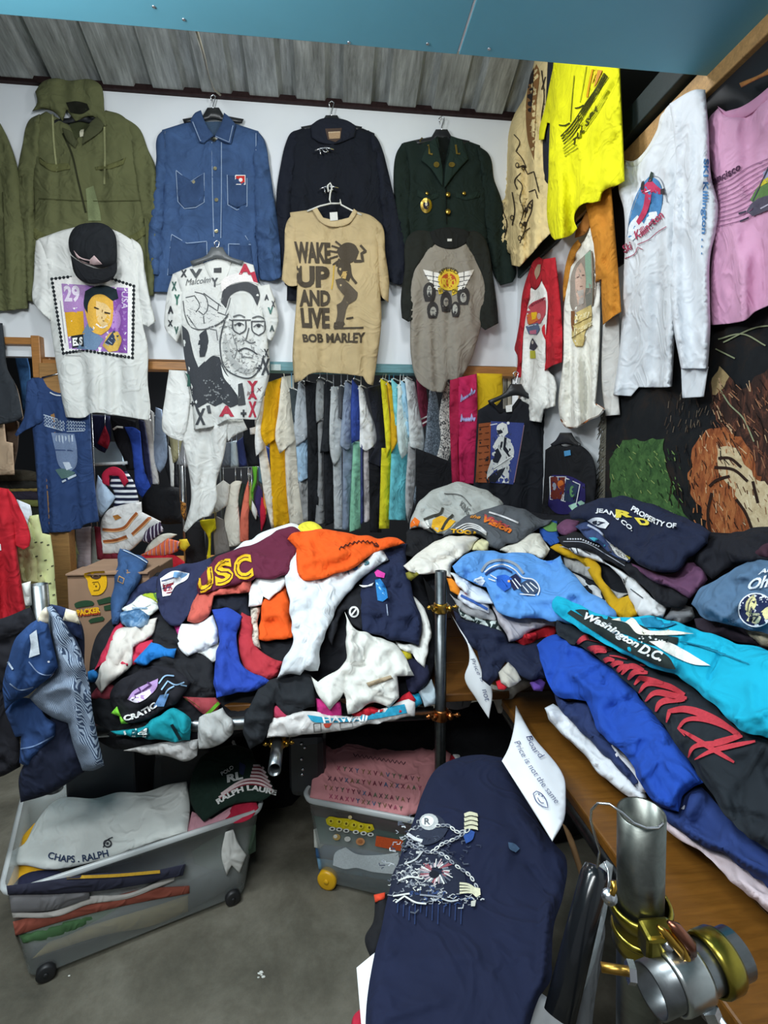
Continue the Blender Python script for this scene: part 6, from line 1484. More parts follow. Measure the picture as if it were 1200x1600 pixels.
rp('cream_blouse','cream blouse spread left above the steel pole','blouse',[(632,886),(648,868),(679,847),(715,836),(750,840),(742,852),(726,866),(708,880),(704,902),(680,896),(650,898)],'d9d6cc',5,th=.026,folds=[(640,884,715,858,4,.01),(680,850,720,864,4,-.01)])
rp('yellow_cream_cloth','yellowish cream cloth scrap beside the charcoal t-shirt','cloth',[(742,848),(752,840),(766,848),(764,862),(748,862),(738,860)],'d3cfa4',5)
rp('olive_cloth','olive yellow cloth scrap left of the cream blouse','cloth',[(633,896),(650,888),(656,896),(644,908),(636,904)],'7f7a2e',5)
# stack edges below the light blue shirt
STK=[('navy_striped_shirt','dark navy shirt with fine stripes at the bottom of the front stack',[(708,955),(730,962),(756,974),(784,986),(800,1002),(780,1010),(752,1006),(722,990)],'1f2338'),
 ('checked_flannel','green and white checked shirt edge in the front stack',[(714,948),(748,956),(778,970),(786,990),(760,984),(736,972),(718,964)],None),
 ('grey_shirt','grey shirt edge in the front stack',[(702,928),(734,944),(768,952),(778,970),(746,966),(716,950)],'9a9a9c'),
 ('blue_print_shirt','white shirt with blue and red print edge in the front stack',[(714,920),(744,934),(766,946),(766,958),(738,950),(716,936)],'d0d4dc'),
 ('orange_trim_shirt','orange shirt edge sticking out of the front stack',[(697,904),(706,902),(721,922),(718,932),(704,922)],'df8420'),
 ('white_stack_shirt','white shirt edge directly under the light blue t-shirt',[(702,892),(720,900),(740,914),(768,930),(774,944),(746,940),(722,922)],'d3dbe2')]
M_flan=blotch('flannel_check',[(.3,'1d2a2a'),(.47,'33443f'),(.5,'c2ccc8'),(.75,'dde2e0')],45,2,.5,.3,const=True)
for i,(n,lb,pts,c) in enumerate(STK):rp(n,lb,'shirt',pts,c if c else M_flan,1+i,th=.016,edge=.014)
pr=Print(bpy.data.objects['blue_print_shirt'],'print',5);pr.line([(720,930),(744,942),(762,952)],4,'3a5fa8',2);pr.line([(726,926),(748,937)],2,'b8323c',3);pr.done()
rp('lilac_grey_shirt','pale lilac grey shirt corner hanging below the light blue one','shirt',[(766,942),(790,948),(830,962),(870,968),(866,978),(846,980),(822,992),(796,1002),(786,984)],'b3aeb4',4)
rp('red_cloth','bright red cloth edge under the lilac grey shirt','cloth',[(800,1000),(826,988),(850,978),(872,978),(866,990),(846,998),(818,1008)],'c02530',2)
rp('navy_hoodie','dark navy sweatshirt draped over the near corner of the right table','sweatshirt',[(712,966),(736,972),(756,978),(786,990),(796,1003),(820,1008),(842,1002),(852,1030),(856,1058),(836,1064),(812,1056),(790,1034),(778,1058),(764,1072),(754,1062),(746,1018),(732,1010),(720,990)],'1b2239',3,th=.03,edge=.03,folds=[(750,1000,770,1064,5,-.016),(790,1010,830,1050,5,.012)])
rp('beige_cloth','beige folded cloth peeking from under the navy sweatshirt','cloth',[(780,1050),(796,1034),(806,1046),(814,1062),(794,1074),(784,1066)],'b5b1a6',4)
rp('red_cloth','small red cloth corner left of the beige folded cloth','cloth',[(773,1064),(784,1060),(795,1072),(790,1080),(778,1076)],'b9202c',3)
rp('purple_cloth','purple cloth corner beside the royal blue sweatshirt','cloth',[(826,1066),(842,1058),(854,1068),(848,1080),(834,1078)],'5d3f8c',3)
TE=Plane((.60,1.655,0),(-.35,-1,0))
lay('beige_hanging_shirt','beige shirt tails hanging over the end of the right table','shirt',TE,[(762,1066),(778,1072),(796,1074),(818,1062),(838,1066),(822,1076),(808,1084),(798,1100),(788,1102),(786,1116),(778,1114),(770,1092)],'a9a59b',lift=.02,th=.03,folds=[(782,1076,782,1112,3,.01),(800,1074,796,1098,3,-.01)])
# light blue t-shirt with emblem
o=rp('light_blue_tshirt','light blue t-shirt with round blue animal emblem on the right pile','t-shirt',[(705,886),(732,864),(757,860),(786,863),(830,867),(855,876),(876,868),(882,882),(900,902),(921,925),(953,945),(966,966),(930,975),(872,972),(848,968),(786,962),(777,954),(767,932),(758,918),(739,911),(715,898)],'5b95d6',8,th=.028,edge=.03,folds=[(779,955,792,942,4,.014),(792,942,870,936,4,.014),(856,876,872,890,4,-.014),(880,900,920,950,5,.01),(890,920,870,965,5,.01)],wr=(.008,.08,20))
pr=Print(o,'print',5)
pr.line([(752,893),(762,880),(784,875),(806,882),(818,896)],4,'8d98a4',2);pr.line([(757,894),(768,886),(786,882),(804,890),(816,902),(834,906),(843,920),(840,930)],2,'e2e6ea',3);pr.line([(758,898),(770,890),(786,887),(800,894)],2.6,'1f3566',3)
pr.poly([(776,900),(790,898),(800,904),(798,918),(788,924),(776,914)],'2a62c4',3);pr.poly([(796,902),(806,896),(814,904),(812,918),(802,922),(798,912)],'24284a',3);pr.poly([(740,906),(752,900),(758,908),(752,918),(740,914)],'c9d6e8',2);pr.poly([(812,912),(826,906),(838,912),(842,924),(828,930),(814,924)],'3c4c66',2)
for L in [[(742,905),(756,903)],[(744,910),(756,908)],[(800,906),(810,920)],[(804,904),(814,916)],[(816,914),(826,926)],[(822,911),(834,924)],[(828,910),(840,920)],[(812,928),(836,930)],[(766,898),(776,904)],[(763,904),(774,908)]]:pr.line(L,1.6,'dfe4ea',4)
pr.line([(782,904),(792,916)],2,'123a8a',4);pr.ell(795,908,2,2,'e2b070',4,n=8);pr.done(label='round emblem with blue and white animal heads')
# right-hand back stack
rp('plum_shirt','small plum shirt corner behind the striped scarf print','shirt',[(867,824),(885,811),(906,815),(902,832),(878,836)],'6d4462',4)
rp('grey_sweat','pale grey sweatshirt in the stack left of the black long one','sweatshirt',[(880,872),(911,874),(932,898),(966,924),(983,926),(967,938),(944,916),(919,904),(884,886)],'a4a5a4',2)
rp('white_under_shirt','white shirt edge below the pale grey sweatshirt','shirt',[(884,888),(919,908),(950,930),(964,952),(944,946),(916,922)],'c9cdd0',1)
rp('mustard_shirt','mustard yellow shirt strip running through the right stack','shirt',[(860,854),(871,849),(911,866),(933,879),(945,910),(966,936),(983,930),(1000,962),(984,968),(966,966),(944,932),(924,900),(908,880),(877,866)],'c39a17',4)
o=rp('white_drawing_tshirt','white t-shirt with black line drawing in the right stack','t-shirt',[(874,854),(897,851),(928,861),(954,884),(983,898),(1011,926),(1042,950),(1034,965),(1000,964),(985,934),(976,911),(942,878),(911,871)],'d9dbdc',5)
pr=Print(o,'print',5)
for L in [[(882,856),(892,864)],[(890,854),(898,866)],[(900,855),(904,868)],[(908,858),(922,866)],[(940,880),(950,896),(966,906),(976,914),(974,904)],[(985,920),(1004,934)]]:pr.line(L,1.4,'33343a',2)
pr.done()
rp('grey_stack_shirt','mid grey shirt with white edge at the end of the white drawing t-shirt','shirt',[(1036,966),(1050,950),(1066,944),(1082,948),(1086,964),(1070,976),(1048,972)],'77797c',4)
o=rp('black_long_shirt','black shirt with tiny white text running under the plum one','shirt',[(871,840),(897,832),(945,849),(984,876),(1020,904),(1076,934),(1072,944),(1037,949),(1016,930),(984,898),(954,880),(917,861),(878,853)],'1a1b20',7)
pr=Print(o,'print',4);[pr.line([(886+k*4,842+max(0,k -5)*1.6),(888.6+k*4,842+max(0,k -5)*1.6+.4)],2.4,'b9bcc4',2,False) for k in range(13)];pr.line([(880,846),(914,848),(950,868),(976,884)],1.2,'9fa2aa',2);pr.done()
o=rp('comic_print_shirt','blue and white printed shirt edge squeezed under the navy lettered one','shirt',[(898,822),(918,814),(934,820),(954,848),(990,868),(984,880),(958,866),(936,850),(912,838)],'39486f',9,th=.014)
pr=Print(o,'print',5);pr.poly([(920,840),(930,840),(946,852),(942,856)],'3fa0b4',2);pr.poly([(952,850),(966,852),(988,868),(980,876),(962,866)],'c9c8c4',2);pr.line([(918,820),(936,830),(954,850)],3,'b9c2d6',2);pr.line([(908,828),(922,826)],2,'1c2444',3);pr.poly([(976,868),(986,868),(984,874)],'d2c23a',3)
for k in range(8):pr.line([(950+k*4,852+k*2.4),(956+k*4,862+k*2)],1.2,'55504e',3,False)
pr.done(label='blue and white comic style print')
rp('plum_tshirt','plum purple t-shirt under the navy lettered one','t-shirt',[(982,880),(1000,884),(1032,898),(1054,896),(1074,874),(1096,886),(1107,904),(1079,934),(1042,918),(1010,900)],'63405c',8,folds=[(1079,930,1100,900,4,.01)])
rp('black_sweater','black sweater heaped under the wall rug at the right','sweater',[(1080,832),(1109,836),(1150,832),(1200,822),(1270,820),(1280,880),(1200,884),(1143,886),(1112,905),(1094,888),(1082,868)],'191a21',8,th=.04,edge=.04,wr=(.022,.1,10))
rp('maroon_sleeve','dark maroon sleeve at the right frame edge beside the black sweater','shirt',[(1172,862),(1200,846),(1280,838),(1280,872),(1200,874),(1176,872)],'3d2430',11)
o=rp('navy_tshirt','dark navy t-shirt with white and yellow lettering on top of the right stack','t-shirt',[(890,800),(917,786),(962,775),(996,781),(1020,789),(1044,799),(1084,815),(1112,832),(1104,850),(1074,874),(1056,894),(1030,894),(987,874),(956,851),(934,826),(917,814),(892,812)],'1a2138',11,th=.035,edge=.035,folds=[(1074,872,1030,820,7,.008)],wr=(.006,.1,20))
pr=Print(o,'print',5)
W_='dde0e4'
pr.arc('PROPERTY OF',[(985,797),(1010,812),(1032,822),(1056,826)],8.5,W_,3,.04);pr.arc('JEANS CO.',[(930,802),(952,806),(966,816),(986,832)],8.5,W_,3,.03)
pr.text('R',[(955,794),(985,800),(988,808),(962,809)],'d8c645',4,.06,.2);pr.text('D',[(986,808),(1010,810),(1018,822),(1000,820)],'d8c645',4,.06,.2)
pr.poly([(918,814),(928,809),(942,810),(952,818),(946,826),(936,824)],'d5d9dd',2);pr.text('67',[(924,812),(946,816),(940,823),(926,819)],'1c2238',4,.05,.2)
pr.done(label='white and yellow arched lettering')
# grey blue 67
o=rp('blue_grey_tshirt','grey blue t-shirt with round winged badge at the right frame edge','t-shirt',[(1081,942),(1095,920),(1129,899),(1160,880),(1200,870),(1290,850),(1310,1010),(1200,992),(1172,984),(1132,974),(1094,962)],'526f8c',10,th=.05,edge=.05,folds=[(1100,955,1140,930,5,.01),(1120,970,1150,950,5,.01)])
pr=Print(o,'print',5)
pr.ell(1181,953,28,27,'dfe4ea',2,n=24);pr.ell(1181,953,26,25,'20294c',3,n=24)
pr.poly([(1164,958),(1166,940),(1178,928),(1182,944),(1178,952),(1170,964)],'d9d29a',4);
for L in [[(1168,956),(1170,942),(1177,932)],[(1171,958),(1175,946),(1180,938)]]:pr.line(L,1.2,'20294c',5)
pr.poly([(1166,970),(1174,958),(1186,958),(1189,964),(1184,976)],'dcd8b0',4);pr.text('67',[(1171,960),(1186,962),(1183,973),(1169,970)],'3a3f4c',5,.04)
pr.poly([(1189,956),(1200,948),(1215,950),(1212,964),(1196,968)],'d9d29a',4);pr.text('*',[(1186,930),(1202,930),(1202,944),(1186,944)],'e8ecf2',4,.08)
pr.text('Ohio',[(1170,906),(1222,892),(1220,914),(1168,922)],'e2eaf2',2,.03,.3);pr.text('Army',[(1184,892),(1230,876),(1228,888),(1184,900)],'e2eaf2',2,.03,.3)
pr.text('FO',[(1134,968),(1148,966),(1150,975),(1138,976)],'3f5a76',2,0,.2)
pr.done(label='round winged badge with number 67')
rp('camo_shirt','beige patterned shirt edge under the grey blue t-shirt','shirt',[(1164,984),(1200,990),(1290,1004),(1290,1030),(1200,1012),(1180,1002)],blotch('beige_camo',[(.3,'5c5a4c'),(.5,'9a937e'),(.7,'c2b79c')],40,3,.6,.5),8)
rp('dark_layers','dark grey and maroon shirt layers between the cyan and grey blue ones','shirt',[(1086,966),(1112,968),(1150,976),(1176,992),(1200,1010),(1290,1030),(1280,1050),(1190,1012),(1130,996),(1090,982)],'2e2630',6,wr=(.02,.05,10))
# front row along the table edge
rp('white_folded_tshirt','white folded t-shirt lying on the brown plank below the navy one','t-shirt',[(850,1106),(864,1098),(892,1120),(936,1164),(980,1208),(1012,1246),(1004,1254),(966,1234),(902,1170),(858,1124)],'d5d9de',0,th=.03,edge=.02)
rp('white_lower_tshirt','white t-shirt wedge between the navy and royal blue sweatshirts','t-shirt',[(915,1096),(940,1140),(976,1178),(1016,1236),(1000,1240),(968,1200),(936,1152)],'c9c9cf',1)
rp('navy_folded_tshirt','slate navy folded t-shirt under the royal blue sweatshirt','t-shirt',[(865,1084),(888,1094),(916,1096),(932,1130),(960,1168),(1000,1222),(992,1226),(960,1196),(928,1162),(890,1124),(870,1102)],'27345c',2,th=.026)
rp('pink_white_shirt','pinkish white shirt lying lowest at the bottom right of the pile','shirt',[(1034,1280),(1050,1284),(1100,1318),(1140,1338),(1210,1386),(1290,1440),(1290,1500),(1200,1424),(1150,1384),(1094,1330),(1048,1302)],'d3c3c8',1,th=.024,edge=.02)
rp('navy_lower_shirt','navy shirt layers under the black script sweatshirt at the bottom right','shirt',[(1030,1258),(1058,1268),(1072,1238),(1098,1230),(1150,1288),(1200,1326),(1290,1390),(1290,1450),(1200,1386),(1137,1340),(1090,1316),(1044,1284),(1018,1260)],'26396e',3,th=.03,edge=.03,folds=[(1080,1300,1190,1360,6,.012),(1060,1276,1120,1310,5,-.012)])
rp('white_cuff','small white cuff showing at the end of the royal blue sleeve','cloth',[(1064,1262),(1078,1246),(1092,1250),(1086,1262),(1072,1268)],'d6dade',5)
rp('royal_sweatshirt','royal blue sweatshirt folded along the edge of the right table','sweatshirt',[(840,1006),(864,990),(876,990),(918,1018),(965,1052),(992,1080),(1028,1124),(1060,1166),(1100,1224),(1072,1236),(1060,1268),(1028,1258),(1002,1224),(977,1180),(943,1152),(927,1124),(915,1096),(882,1092),(859,1074),(848,1044)],'1f49a8',5,th=.045,edge=.045,folds=[(948,1110,1000,1082,5,-.014),(946,1108,975,1180,6,-.016),(900,1060,960,1090,7,.012),(1040,1190,1080,1230,6,.01)],wr=(.01,.1,45))
o=rp('black_script_sweatshirt','black sweatshirt with large red script lying across the right pile','sweatshirt',[(868,968),(892,978),(918,990),(965,1020),(1040,1050),(1066,1064),(1110,1098),(1166,1146),(1210,1158),(1300,1200),(1300,1420),(1200,1330),(1152,1294),(1106,1232),(1060,1166),(1028,1122),(990,1078),(960,1048),(916,1014),(872,992)],'20262c',8,th=.035,edge=.04,wr=(.008,.1,45))
pr=Print(o,'print',6)
RD='b93a44'
for L,wd in [([(899,1008),(914,996),(932,998),(951,1006)],10),([(899,1009),(910,1024),(922,1014),(957,1015)],9),([(922,1030),(930,1017),(948,1018)],8),([(936,1040),(950,1030),(960,1032)],8),([(950,1046),(962,1036),(974,1036)],8),([(962,1052),(972,1042),(984,1040)],8),([(971,1054),(984,1041),(1006,1047)],9),([(981,1062),(992,1050),(1012,1051)],9),([(991,1070),(1000,1059),(1036,1067)],9),([(998,1083),(1010,1069),(1040,1071),(1070,1085)],10),([(1008,1096),(1022,1083),(1050,1086),(1073,1091)],10),([(1024,1112),(1032,1098),(1070,1093)],10),([(1041,1129),(1046,1111),(1070,1108),(1115,1123),(1152,1146)],12),([(1070,1150),(1060,1138),(1070,1126),(1092,1123),(1136,1136),(1156,1150),(1116,1158)],9),([(1060,1138),(1098,1161),(1147,1191)],8),([(1075,1184),(1083,1168),(1122,1161),(1160,1150)],9),([(1085,1187),(1110,1174),(1136,1167),(1180,1158)],8),([(952,1024),(966,1026),(980,1030)],3),([(1000,1038),(1008,1040)],3)]:pr.line(L,wd,RD,2,tp=.94)
pr.done(label='large red script lettering')
CY='14a8c8'
o=rp('cyan_tshirt','cyan t-shirt with eagle and white script lying on top at the right','t-shirt',[(864,938),(870,931),(884,937),(918,952),(965,966),(1000,962),(1028,964),(1059,973),(1110,990),(1152,1004),(1200,1016),(1310,1040),(1310,1190),(1200,1152),(1166,1146),(1110,1096),(1074,1068),(1056,1054),(1015,1042),(971,1020),(921,992),(877,964),(862,950)],CY,11,th=.04,edge=.04,folds=[(1045,1020,1066,1058,5,-.014),(1060,1050,1160,1140,8,.01)],wr=(.006,.12,30))
pr=Print(o,'print',6)
BK='26302f'
pr.poly([(886,958),(892,953),(960,990),(1044,1026),(1056,1046),(1040,1044),(980,1018),(930,988)],BK,1);pr.poly([(898,953),(908,952),(944,960),(970,972),(1000,976),(1026,990),(1060,996),(1058,1006),(1020,1008),(980,992),(930,976)],BK,1)
pr.poly([(955,968),(976,964),(990,966),(1000,978),(1010,984),(1050,985),(1084,990),(1050,992),(1014,992),(996,990),(980,974)],'e6e4d6',3);pr.poly([(1014,1002),(1040,1002),(1070,1016),(1090,1028),(1110,1040),(1084,1038),(1050,1024)],'e8e8e2',3);pr.poly([(1000,966),(1028,964),(1058,974),(1040,980),(1008,980)],'1c7ea4',2)
pr.arc('Washington',[(910,970),(944,985),(972,1004),(994,1016)],15,'e6ecec',4,.04,.3);pr.arc('D.C.',[(996,1018),(1012,1026),(1032,1034)],16,'e6ecec',4,.04,.3)
for k in range(26):
    rr=random.Random(k);x,y=rr.uniform(990,1046),rr.uniform(984,1004);pr.ell(x,y,rr.uniform(1,2.4),rr.uniform(.8,1.6),rr.choice(['dfe2e0','2a3432']),4,n=6)
for k in range(6):pr.line([(1056+k*8,1000+k*2),(1110+k*12,1012+k*5)],1.4,'177f9c',2,False)
pr.done(label='white script and eagle over dark bars')
# ================================================================ steel pole and couplers by the pile
sp=empty('steel_pole','upright grey scaffold pole standing between the middle and right piles','pole',(.352,1.57,0))
tube('pipe',[(.362,1.57,0),(.352,1.57,1.204)],.0185,M_tubd,sp,20,.003)
def coupler(parent,c,r,ax,s=1.0,mat=M_gold,name='coupler'):
    """swivel clamp: split collar, two bolts with nuts, hinge lug"""
    c=np.array(c,float);geo=[]
    axv=np.array(ax,float)
    geo.append((*tube_geo([c -axv*.022*s,c -axv*.018*s,c+axv*.018*s,c+axv*.022*s],[r+.004*s,r+.007*s,r+.007*s,r+.004*s],18),0))
    for sx in (-1,1):
        side=np.array([sx,-.25,0])*(r+.010*s)
        geo.append((*tube_geo([c+side+np.array([0,-.022,0])*s,c+side+np.array([0,.022,0])*s],.011*s,8),0))
        geo.append((*tube_geo([c+side+np.array([sx*.004,-.02,.012*s]),c+side+np.array([sx*.034*s,-.034*s,.014*s])],.0045*s,8),0))
        geo.append((*tube_geo([c+side+np.array([sx*.018*s,-.027*s,.013*s]),c+side+np.array([sx*.028*s,-.031*s,.014*s])],.0095*s,6),0))
    V,F,fm=join_geo(geo);return mesh_obj(name,V,F,mat,parent,None,True)
coupler(sp,(.353,1.57,1.085),.0185,(0,0,1),.72)
coupler(sp,(.358,1.57,.728),.0185,(0,0,1),.85,metal('copper_coupler','a8683a',.3))
# ================================================================ signs on paper
M_pap=blotch('white_paper',[(.3,'dfe3e6'),(.7,'e9ecee')],6,2,.5,.2,bst=.05)
PEN='1f2c66'
PS=Plane((.60,1.3,.79),(.10,.05,1))
o=lay('paper_sign','white paper sign with handwriting and smiley taped to the right table edge','sign',PS,[(806,1102),(830,1146),(881,1214),(884,1244),(881,1282),(863,1315),(820,1246),(784,1189),(794,1170),(803,1136)],M_pap,lift=.0,th=.002,edge=.004,wr=None,folds=[(806,1110,870,1300,26,.014)],sp=7)
pr=Print(o,'handwriting',5)
def hand(pr,txt,base,h,wd=1.5,sh=.2):pr.arc(txt,base,h,PEN,2,-.012,sh)
hand(pr,'Board',[(822,1151),(832,1172),(845,1186)],9)
hand(pr,'Price is not the same',[(803,1160),(820,1190),(842,1222),(868,1256)],9)
pr.line([(833,1240),(838,1236),(846,1240),(854,1252),(856,1262),(848,1260),(838,1252)],1.2,PEN,3,True,True);pr.line([(840,1246),(844,1253),(850,1255)],1.1,PEN,3);pr.ell(842,1241,1,1.4,PEN,3,n=6);pr.ell(847,1244,1,1.4,PEN,3,n=6)
pr.done(label='blue pen handwriting with smiley')
PS2=Plane((.43,1.60,.9),(-.55,-.8,.1))
o=lay('paper_sign','narrow white paper sign hanging between the steel pole and the right pile','sign',PS2,[(704,958),(716,978),(735,1008),(748,1034),(757,1058),(768,1074),(764,1123),(744,1092),(726,1059),(733,1034),(731,1008),(718,984)],M_pap,lift=.03,th=.002,edge=.004,wr=None,folds=[(710,970,756,1100,14,.010)],sp=7)
pr=Print(o,'handwriting',5);hand(pr,'Price is',[(735,1030),(746,1054),(753,1066)],6);hand(pr,'not',[(753,1078),(757,1092),(758,1096)],7);pr.done(label='blue pen handwriting')
# grey cap under the table
e,p=garment('baseball_cap','grey baseball cap lying behind the steel pole under the right pile','cap',Plane((0,1.72,0),(0,-1,.2)),[
    ('crown',[(690,1078),(704,1073),(720,1074),(733,1082),(739,1092),(733,1104),(716,1109),(698,1106),(690,1100)],'77777a',dict(th=.08,edge=.09,hem=False))])
pr=Print(p[0],'seam',4);pr.line([(719,1074),(724,1088),(722,1104)],1.6,'4b4c50',2);pr.line([(712,1088),(724,1090),(738,1092)],1.6,'4b4c50',2);pr.ell(703,1078,1.4,1.4,'2e2f34',2,n=6);pr.done()
# ================================================================ below the middle table
fr=empty('rail_end','short scaffold pipe with gold coupler pointing out under the middle pile','pipe',at_surf(Plane((0,1.5,0),(0,-1,0)),430,1206))
a0=at_surf(Plane((0,1.36,0),(0,-1,0)),429,1203);a1=at_surf(Plane((0,1.54,0),(0,-1,0)),434,1160)
tube('pipe',[a1,a0],.0185,M_tub,fr,20,.003)
coupler(fr,a1+np.array([.005,.005,.0]),.016,(0,-.2,1),.7)
tr=empty('black_case','black case with small studs standing under the table left of the pink shirt tub','case',at_surf(Plane((0,1.78,0),(0,-1,0)),475,1330))
q0,q1=at_surf(Plane((0,1.78,0),(0,-1,0)),452,1250),at_surf(Plane((0,1.78,0),(0,-1,0)),500,1150)
M_case=plastic('black_case','202327',.4)
box('body',(q0[0],1.78,q0[2]),(q1[0]+.02,2.15,q1[2]),M_case,tr,.03)
for x,y in [(471,1162),(476,1168),(471,1186),(473,1202),(472,1210)]:
    c=at_surf(Plane((0,1.779,0),(0,-1,0)),x,y);bm=bmesh.new();bmesh.ops.create_uvsphere(bm,u_segments=8,v_segments=6,radius=.006)
    for v in bm.verts:v.co=v.co+Vector(c)
    bm_obj('stud',bm,M_chr,tr,True)
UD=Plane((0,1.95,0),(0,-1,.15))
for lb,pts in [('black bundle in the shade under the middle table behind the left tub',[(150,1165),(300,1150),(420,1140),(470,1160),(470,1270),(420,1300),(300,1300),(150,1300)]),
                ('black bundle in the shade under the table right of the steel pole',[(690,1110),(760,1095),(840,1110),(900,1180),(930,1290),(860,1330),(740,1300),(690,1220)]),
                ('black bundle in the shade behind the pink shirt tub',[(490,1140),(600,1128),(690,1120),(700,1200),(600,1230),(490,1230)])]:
    o=lay('shade_mass',lb,'shade mass',Plane((0,2.32,0),(0,-1,.1)) if 'left tub' in lb else UD,pts,'131418',th=.12,edge=.12,wr=(.03,.12,20),back=.2,sp=14)  # added black lumps standing in for the deep shade under the tables
# ================================================================ cardboard box
bx=empty('cardboard_box','brown cardboard box with yellow sticker behind the blue jeans','box',at_surf(Plane((0,1.98,0),(0,-1,0)),140,1050))
M_card=blotch('cardboard',[(.3,'7d6350'),(.7,'92745d')],5,4,.6,.3,(1,1,.3),bst=.08)
FP=Plane((0,1.98,0),(0,-1,0))
t0,t1=at_surf(FP,105,897),at_surf(FP,215,1062)
box('carton',(t0[0],1.98,t1[2]),(t1[0]+.06,2.28,t0[2]),M_card,bx,.004)
box('flap',(t0[0],1.965,t0[2] -.004),(t1[0]+.06,2.10,t0[2]+.004),M_card,bx,.002,Matrix.Translation((0,0,t0[2])) @ Matrix.Translation((0,0,-t0[2])))
fv=lay('carton_front','x','x',Plane((0,1.979,0),(0,-1,0)),[(105,898),(200,890),(205,1062),(112,1062)],M_card,lift=.0,th=.002,edge=.01,wr=None,sp=14)
fv.name='front_panel';del fv['label'];del fv['category'];mw=ORG[fv] -ORG[bx];fv.parent=bx;fv.location=mw
pr=Print(fv,'print',5)
YS='d9a516'
pr.poly([(127,897),(145,893),(163,892),(167,905),(165,920),(156,929),(143,930),(138,918),(136,906)],YS,2)
pr.ell(149.5,900,8.5,5,'4a3526',4);pr.line([(144,901),(149,898),(155,900)],1.4,'a58a6a',5)
pr.line([(144,910),(153,909),(156,916),(154,922),(146,923)],1.1,'6a4f12',4);pr.ell(150,916,1.5,1.5,'6a4f12',4,n=8);pr.line([(146,913),(148,912)],1.1,'6a4f12',4)
G_='25402a'
for q in [[(116,944),(118,942),(143,939),(147,942),(145,946),(119,950),(117,948)],[(151,938),(172,932),(175,936),(174,941),(154,945)],[(162,947),(174,944),(174,953),(163,954)],[(138,970),(142,967),(160,963),(163,966),(161,970),(141,974)]]:pr.poly(q,G_,2)
pr.text('PACKER',[(119,953),(156,948),(157,957),(121,962)],'e0a81c',4,.05);pr.text('PACKER',[(118,955),(156,950),(157,960),(121,964)],'9c3a22',3,.09)
pr.done(label='yellow sticker, green bars and yellow lettering')
st=box('stand',(t0[0] -.03,1.93,0),(-.74,2.45,t1[2] -.001),M_case,None,.01);st.name='box_stand';tag(st,'plain black stand in the shade carrying the cardboard box','stand')
# ================================================================ jeans and overalls on the left pole
lp=empty('steel_pole','upright galvanised pole at the left with jeans and overalls hung on it','pole',at_surf(Plane((0,1.56,0),(0,-1,0)),60,1240))
pt=at_surf(Plane((0,1.56,0),(0,-1,0)),60,913)
tube('pipe',[(pt[0]+.005,1.56,.56),pt],.0245,M_tub,lp,20,.003)
coupler(lp,(pt[0]+.004,1.565,.70),.0245,(0,0,1),.7)
DP=Plane((0,1.50,0),(0,-1,.04))
def lf(name,label,cat,outl,col,L,**kw):
    k=dict(th=.03,edge=.03,wr=(.016,.09,70,2.2),lift=.006+.016*L);k.update(kw);return lay(name,label,cat,DP,outl,col,**k)
lf('black_trousers','black trousers hanging at the left frame edge behind the jeans','trousers',[(-60,975),(0,967),(48,948),(60,990),(30,1050),(20,1110),(30,1150),(32,1198),(0,1214),(-60,1220)],'15151b',0)
lf('dark_jeans','very dark blue jeans hanging lowest on the left pole','jeans',[(76,944),(100,949),(126,972),(132,1034),(128,1100),(116,1130),(122,1170),(132,1206),(78,1240),(32,1254),(30,1212),(60,1160),(80,1120)],'161c2f',1)
jb=lf('jeans','faded blue jeans hanging lowest under the striped overalls','jeans',[(36,1090),(60,1098),(70,1118),(87,1130),(86,1150),(72,1164),(53,1184),(44,1199),(30,1192),(33,1150),(24,1152),(8,1112),(24,1094)],denim('2c4470'),2)
pr=Print(jb,'hem',5);pr.line([(32,1170),(52,1166),(84,1150)],2,'6f86ac',2);pr.done()
M_rail=striped('railroad_stripe',[(0,'35435a'),(.5,'93a1b2')],88,(0,22,0),'X',0)
so=lf('striped_overalls','blue and white fine striped overalls draped over the left pole','overalls',[(70,950),(82,946),(103,973),(122,1006),(134,1046),(141,1077),(144,1106),(153,1153),(163,1196),(146,1204),(129,1204),(114,1162),(106,1130),(84,1122),(64,1109),(45,1090),(60,1074),(78,1060),(88,1044),(83,1008),(76,975)],M_rail,3,folds=[(84,980,108,1060,6,.016),(60,1085,112,1070,6,.016),(112,1060,128,1180,7,.018),(126,1050,142,1120,5,-.014),(96,1010,118,1030,5,-.012)],th=.04)
dj=lf('denim_vest','dark blue denim vest with cream waistband hung in front of the overalls','vest',[(24,998),(36,985),(48,974),(62,966),(75,972),(84,1012),(91,1042),(79,1057),(58,1074),(44,1086),(24,1095),(8,1110),(4,1072),(14,1028)],denim('26406c'),5,folds=[(40,1000,20,1080,6,.014),(76,990,84,1040,5,.012)],th=.04)
pr=Print(dj,'patch',5);pr.poly([(46,992),(57,984),(62,1022),(45,1028),(48,1008)],'c6d0d8',2);pr.line([(45,1034),(62,1052),(80,1054),(90,1042)],1.8,'8396b8',2);pr.ell(76,1034,2,1.6,'d9dde2',3,n=8);pr.line([(15,1068),(30,1078),(52,1074)],1.8,'8fa2c0',2);pr.line([(12,1034),(20,1046)],3,'aab8c8',2)
pr.done(label='pale worn patch and stitching')
wb_=lf('cream_waistband','cream cloth waistband folded over the top of the left pole','trousers',[(58,970),(64,956),(72,948),(76,958),(76,974),(60,976)],'cfc6b2',6,th=.012,edge=.012)
lf('navy_waistband','navy trousers waist with cream lining at the top right of the left pole','trousers',[(80,944),(100,949),(120,956),(126,976),(130,1000),(112,990),(98,968)],'1f2c4c',4,th=.014,edge=.014)
lf('cream_lining','cream lining corner right of the left pole top','cloth',[(103,951),(119,955),(126,976),(98,969)],'c9c0aa',5,th=.01,edge=.01)
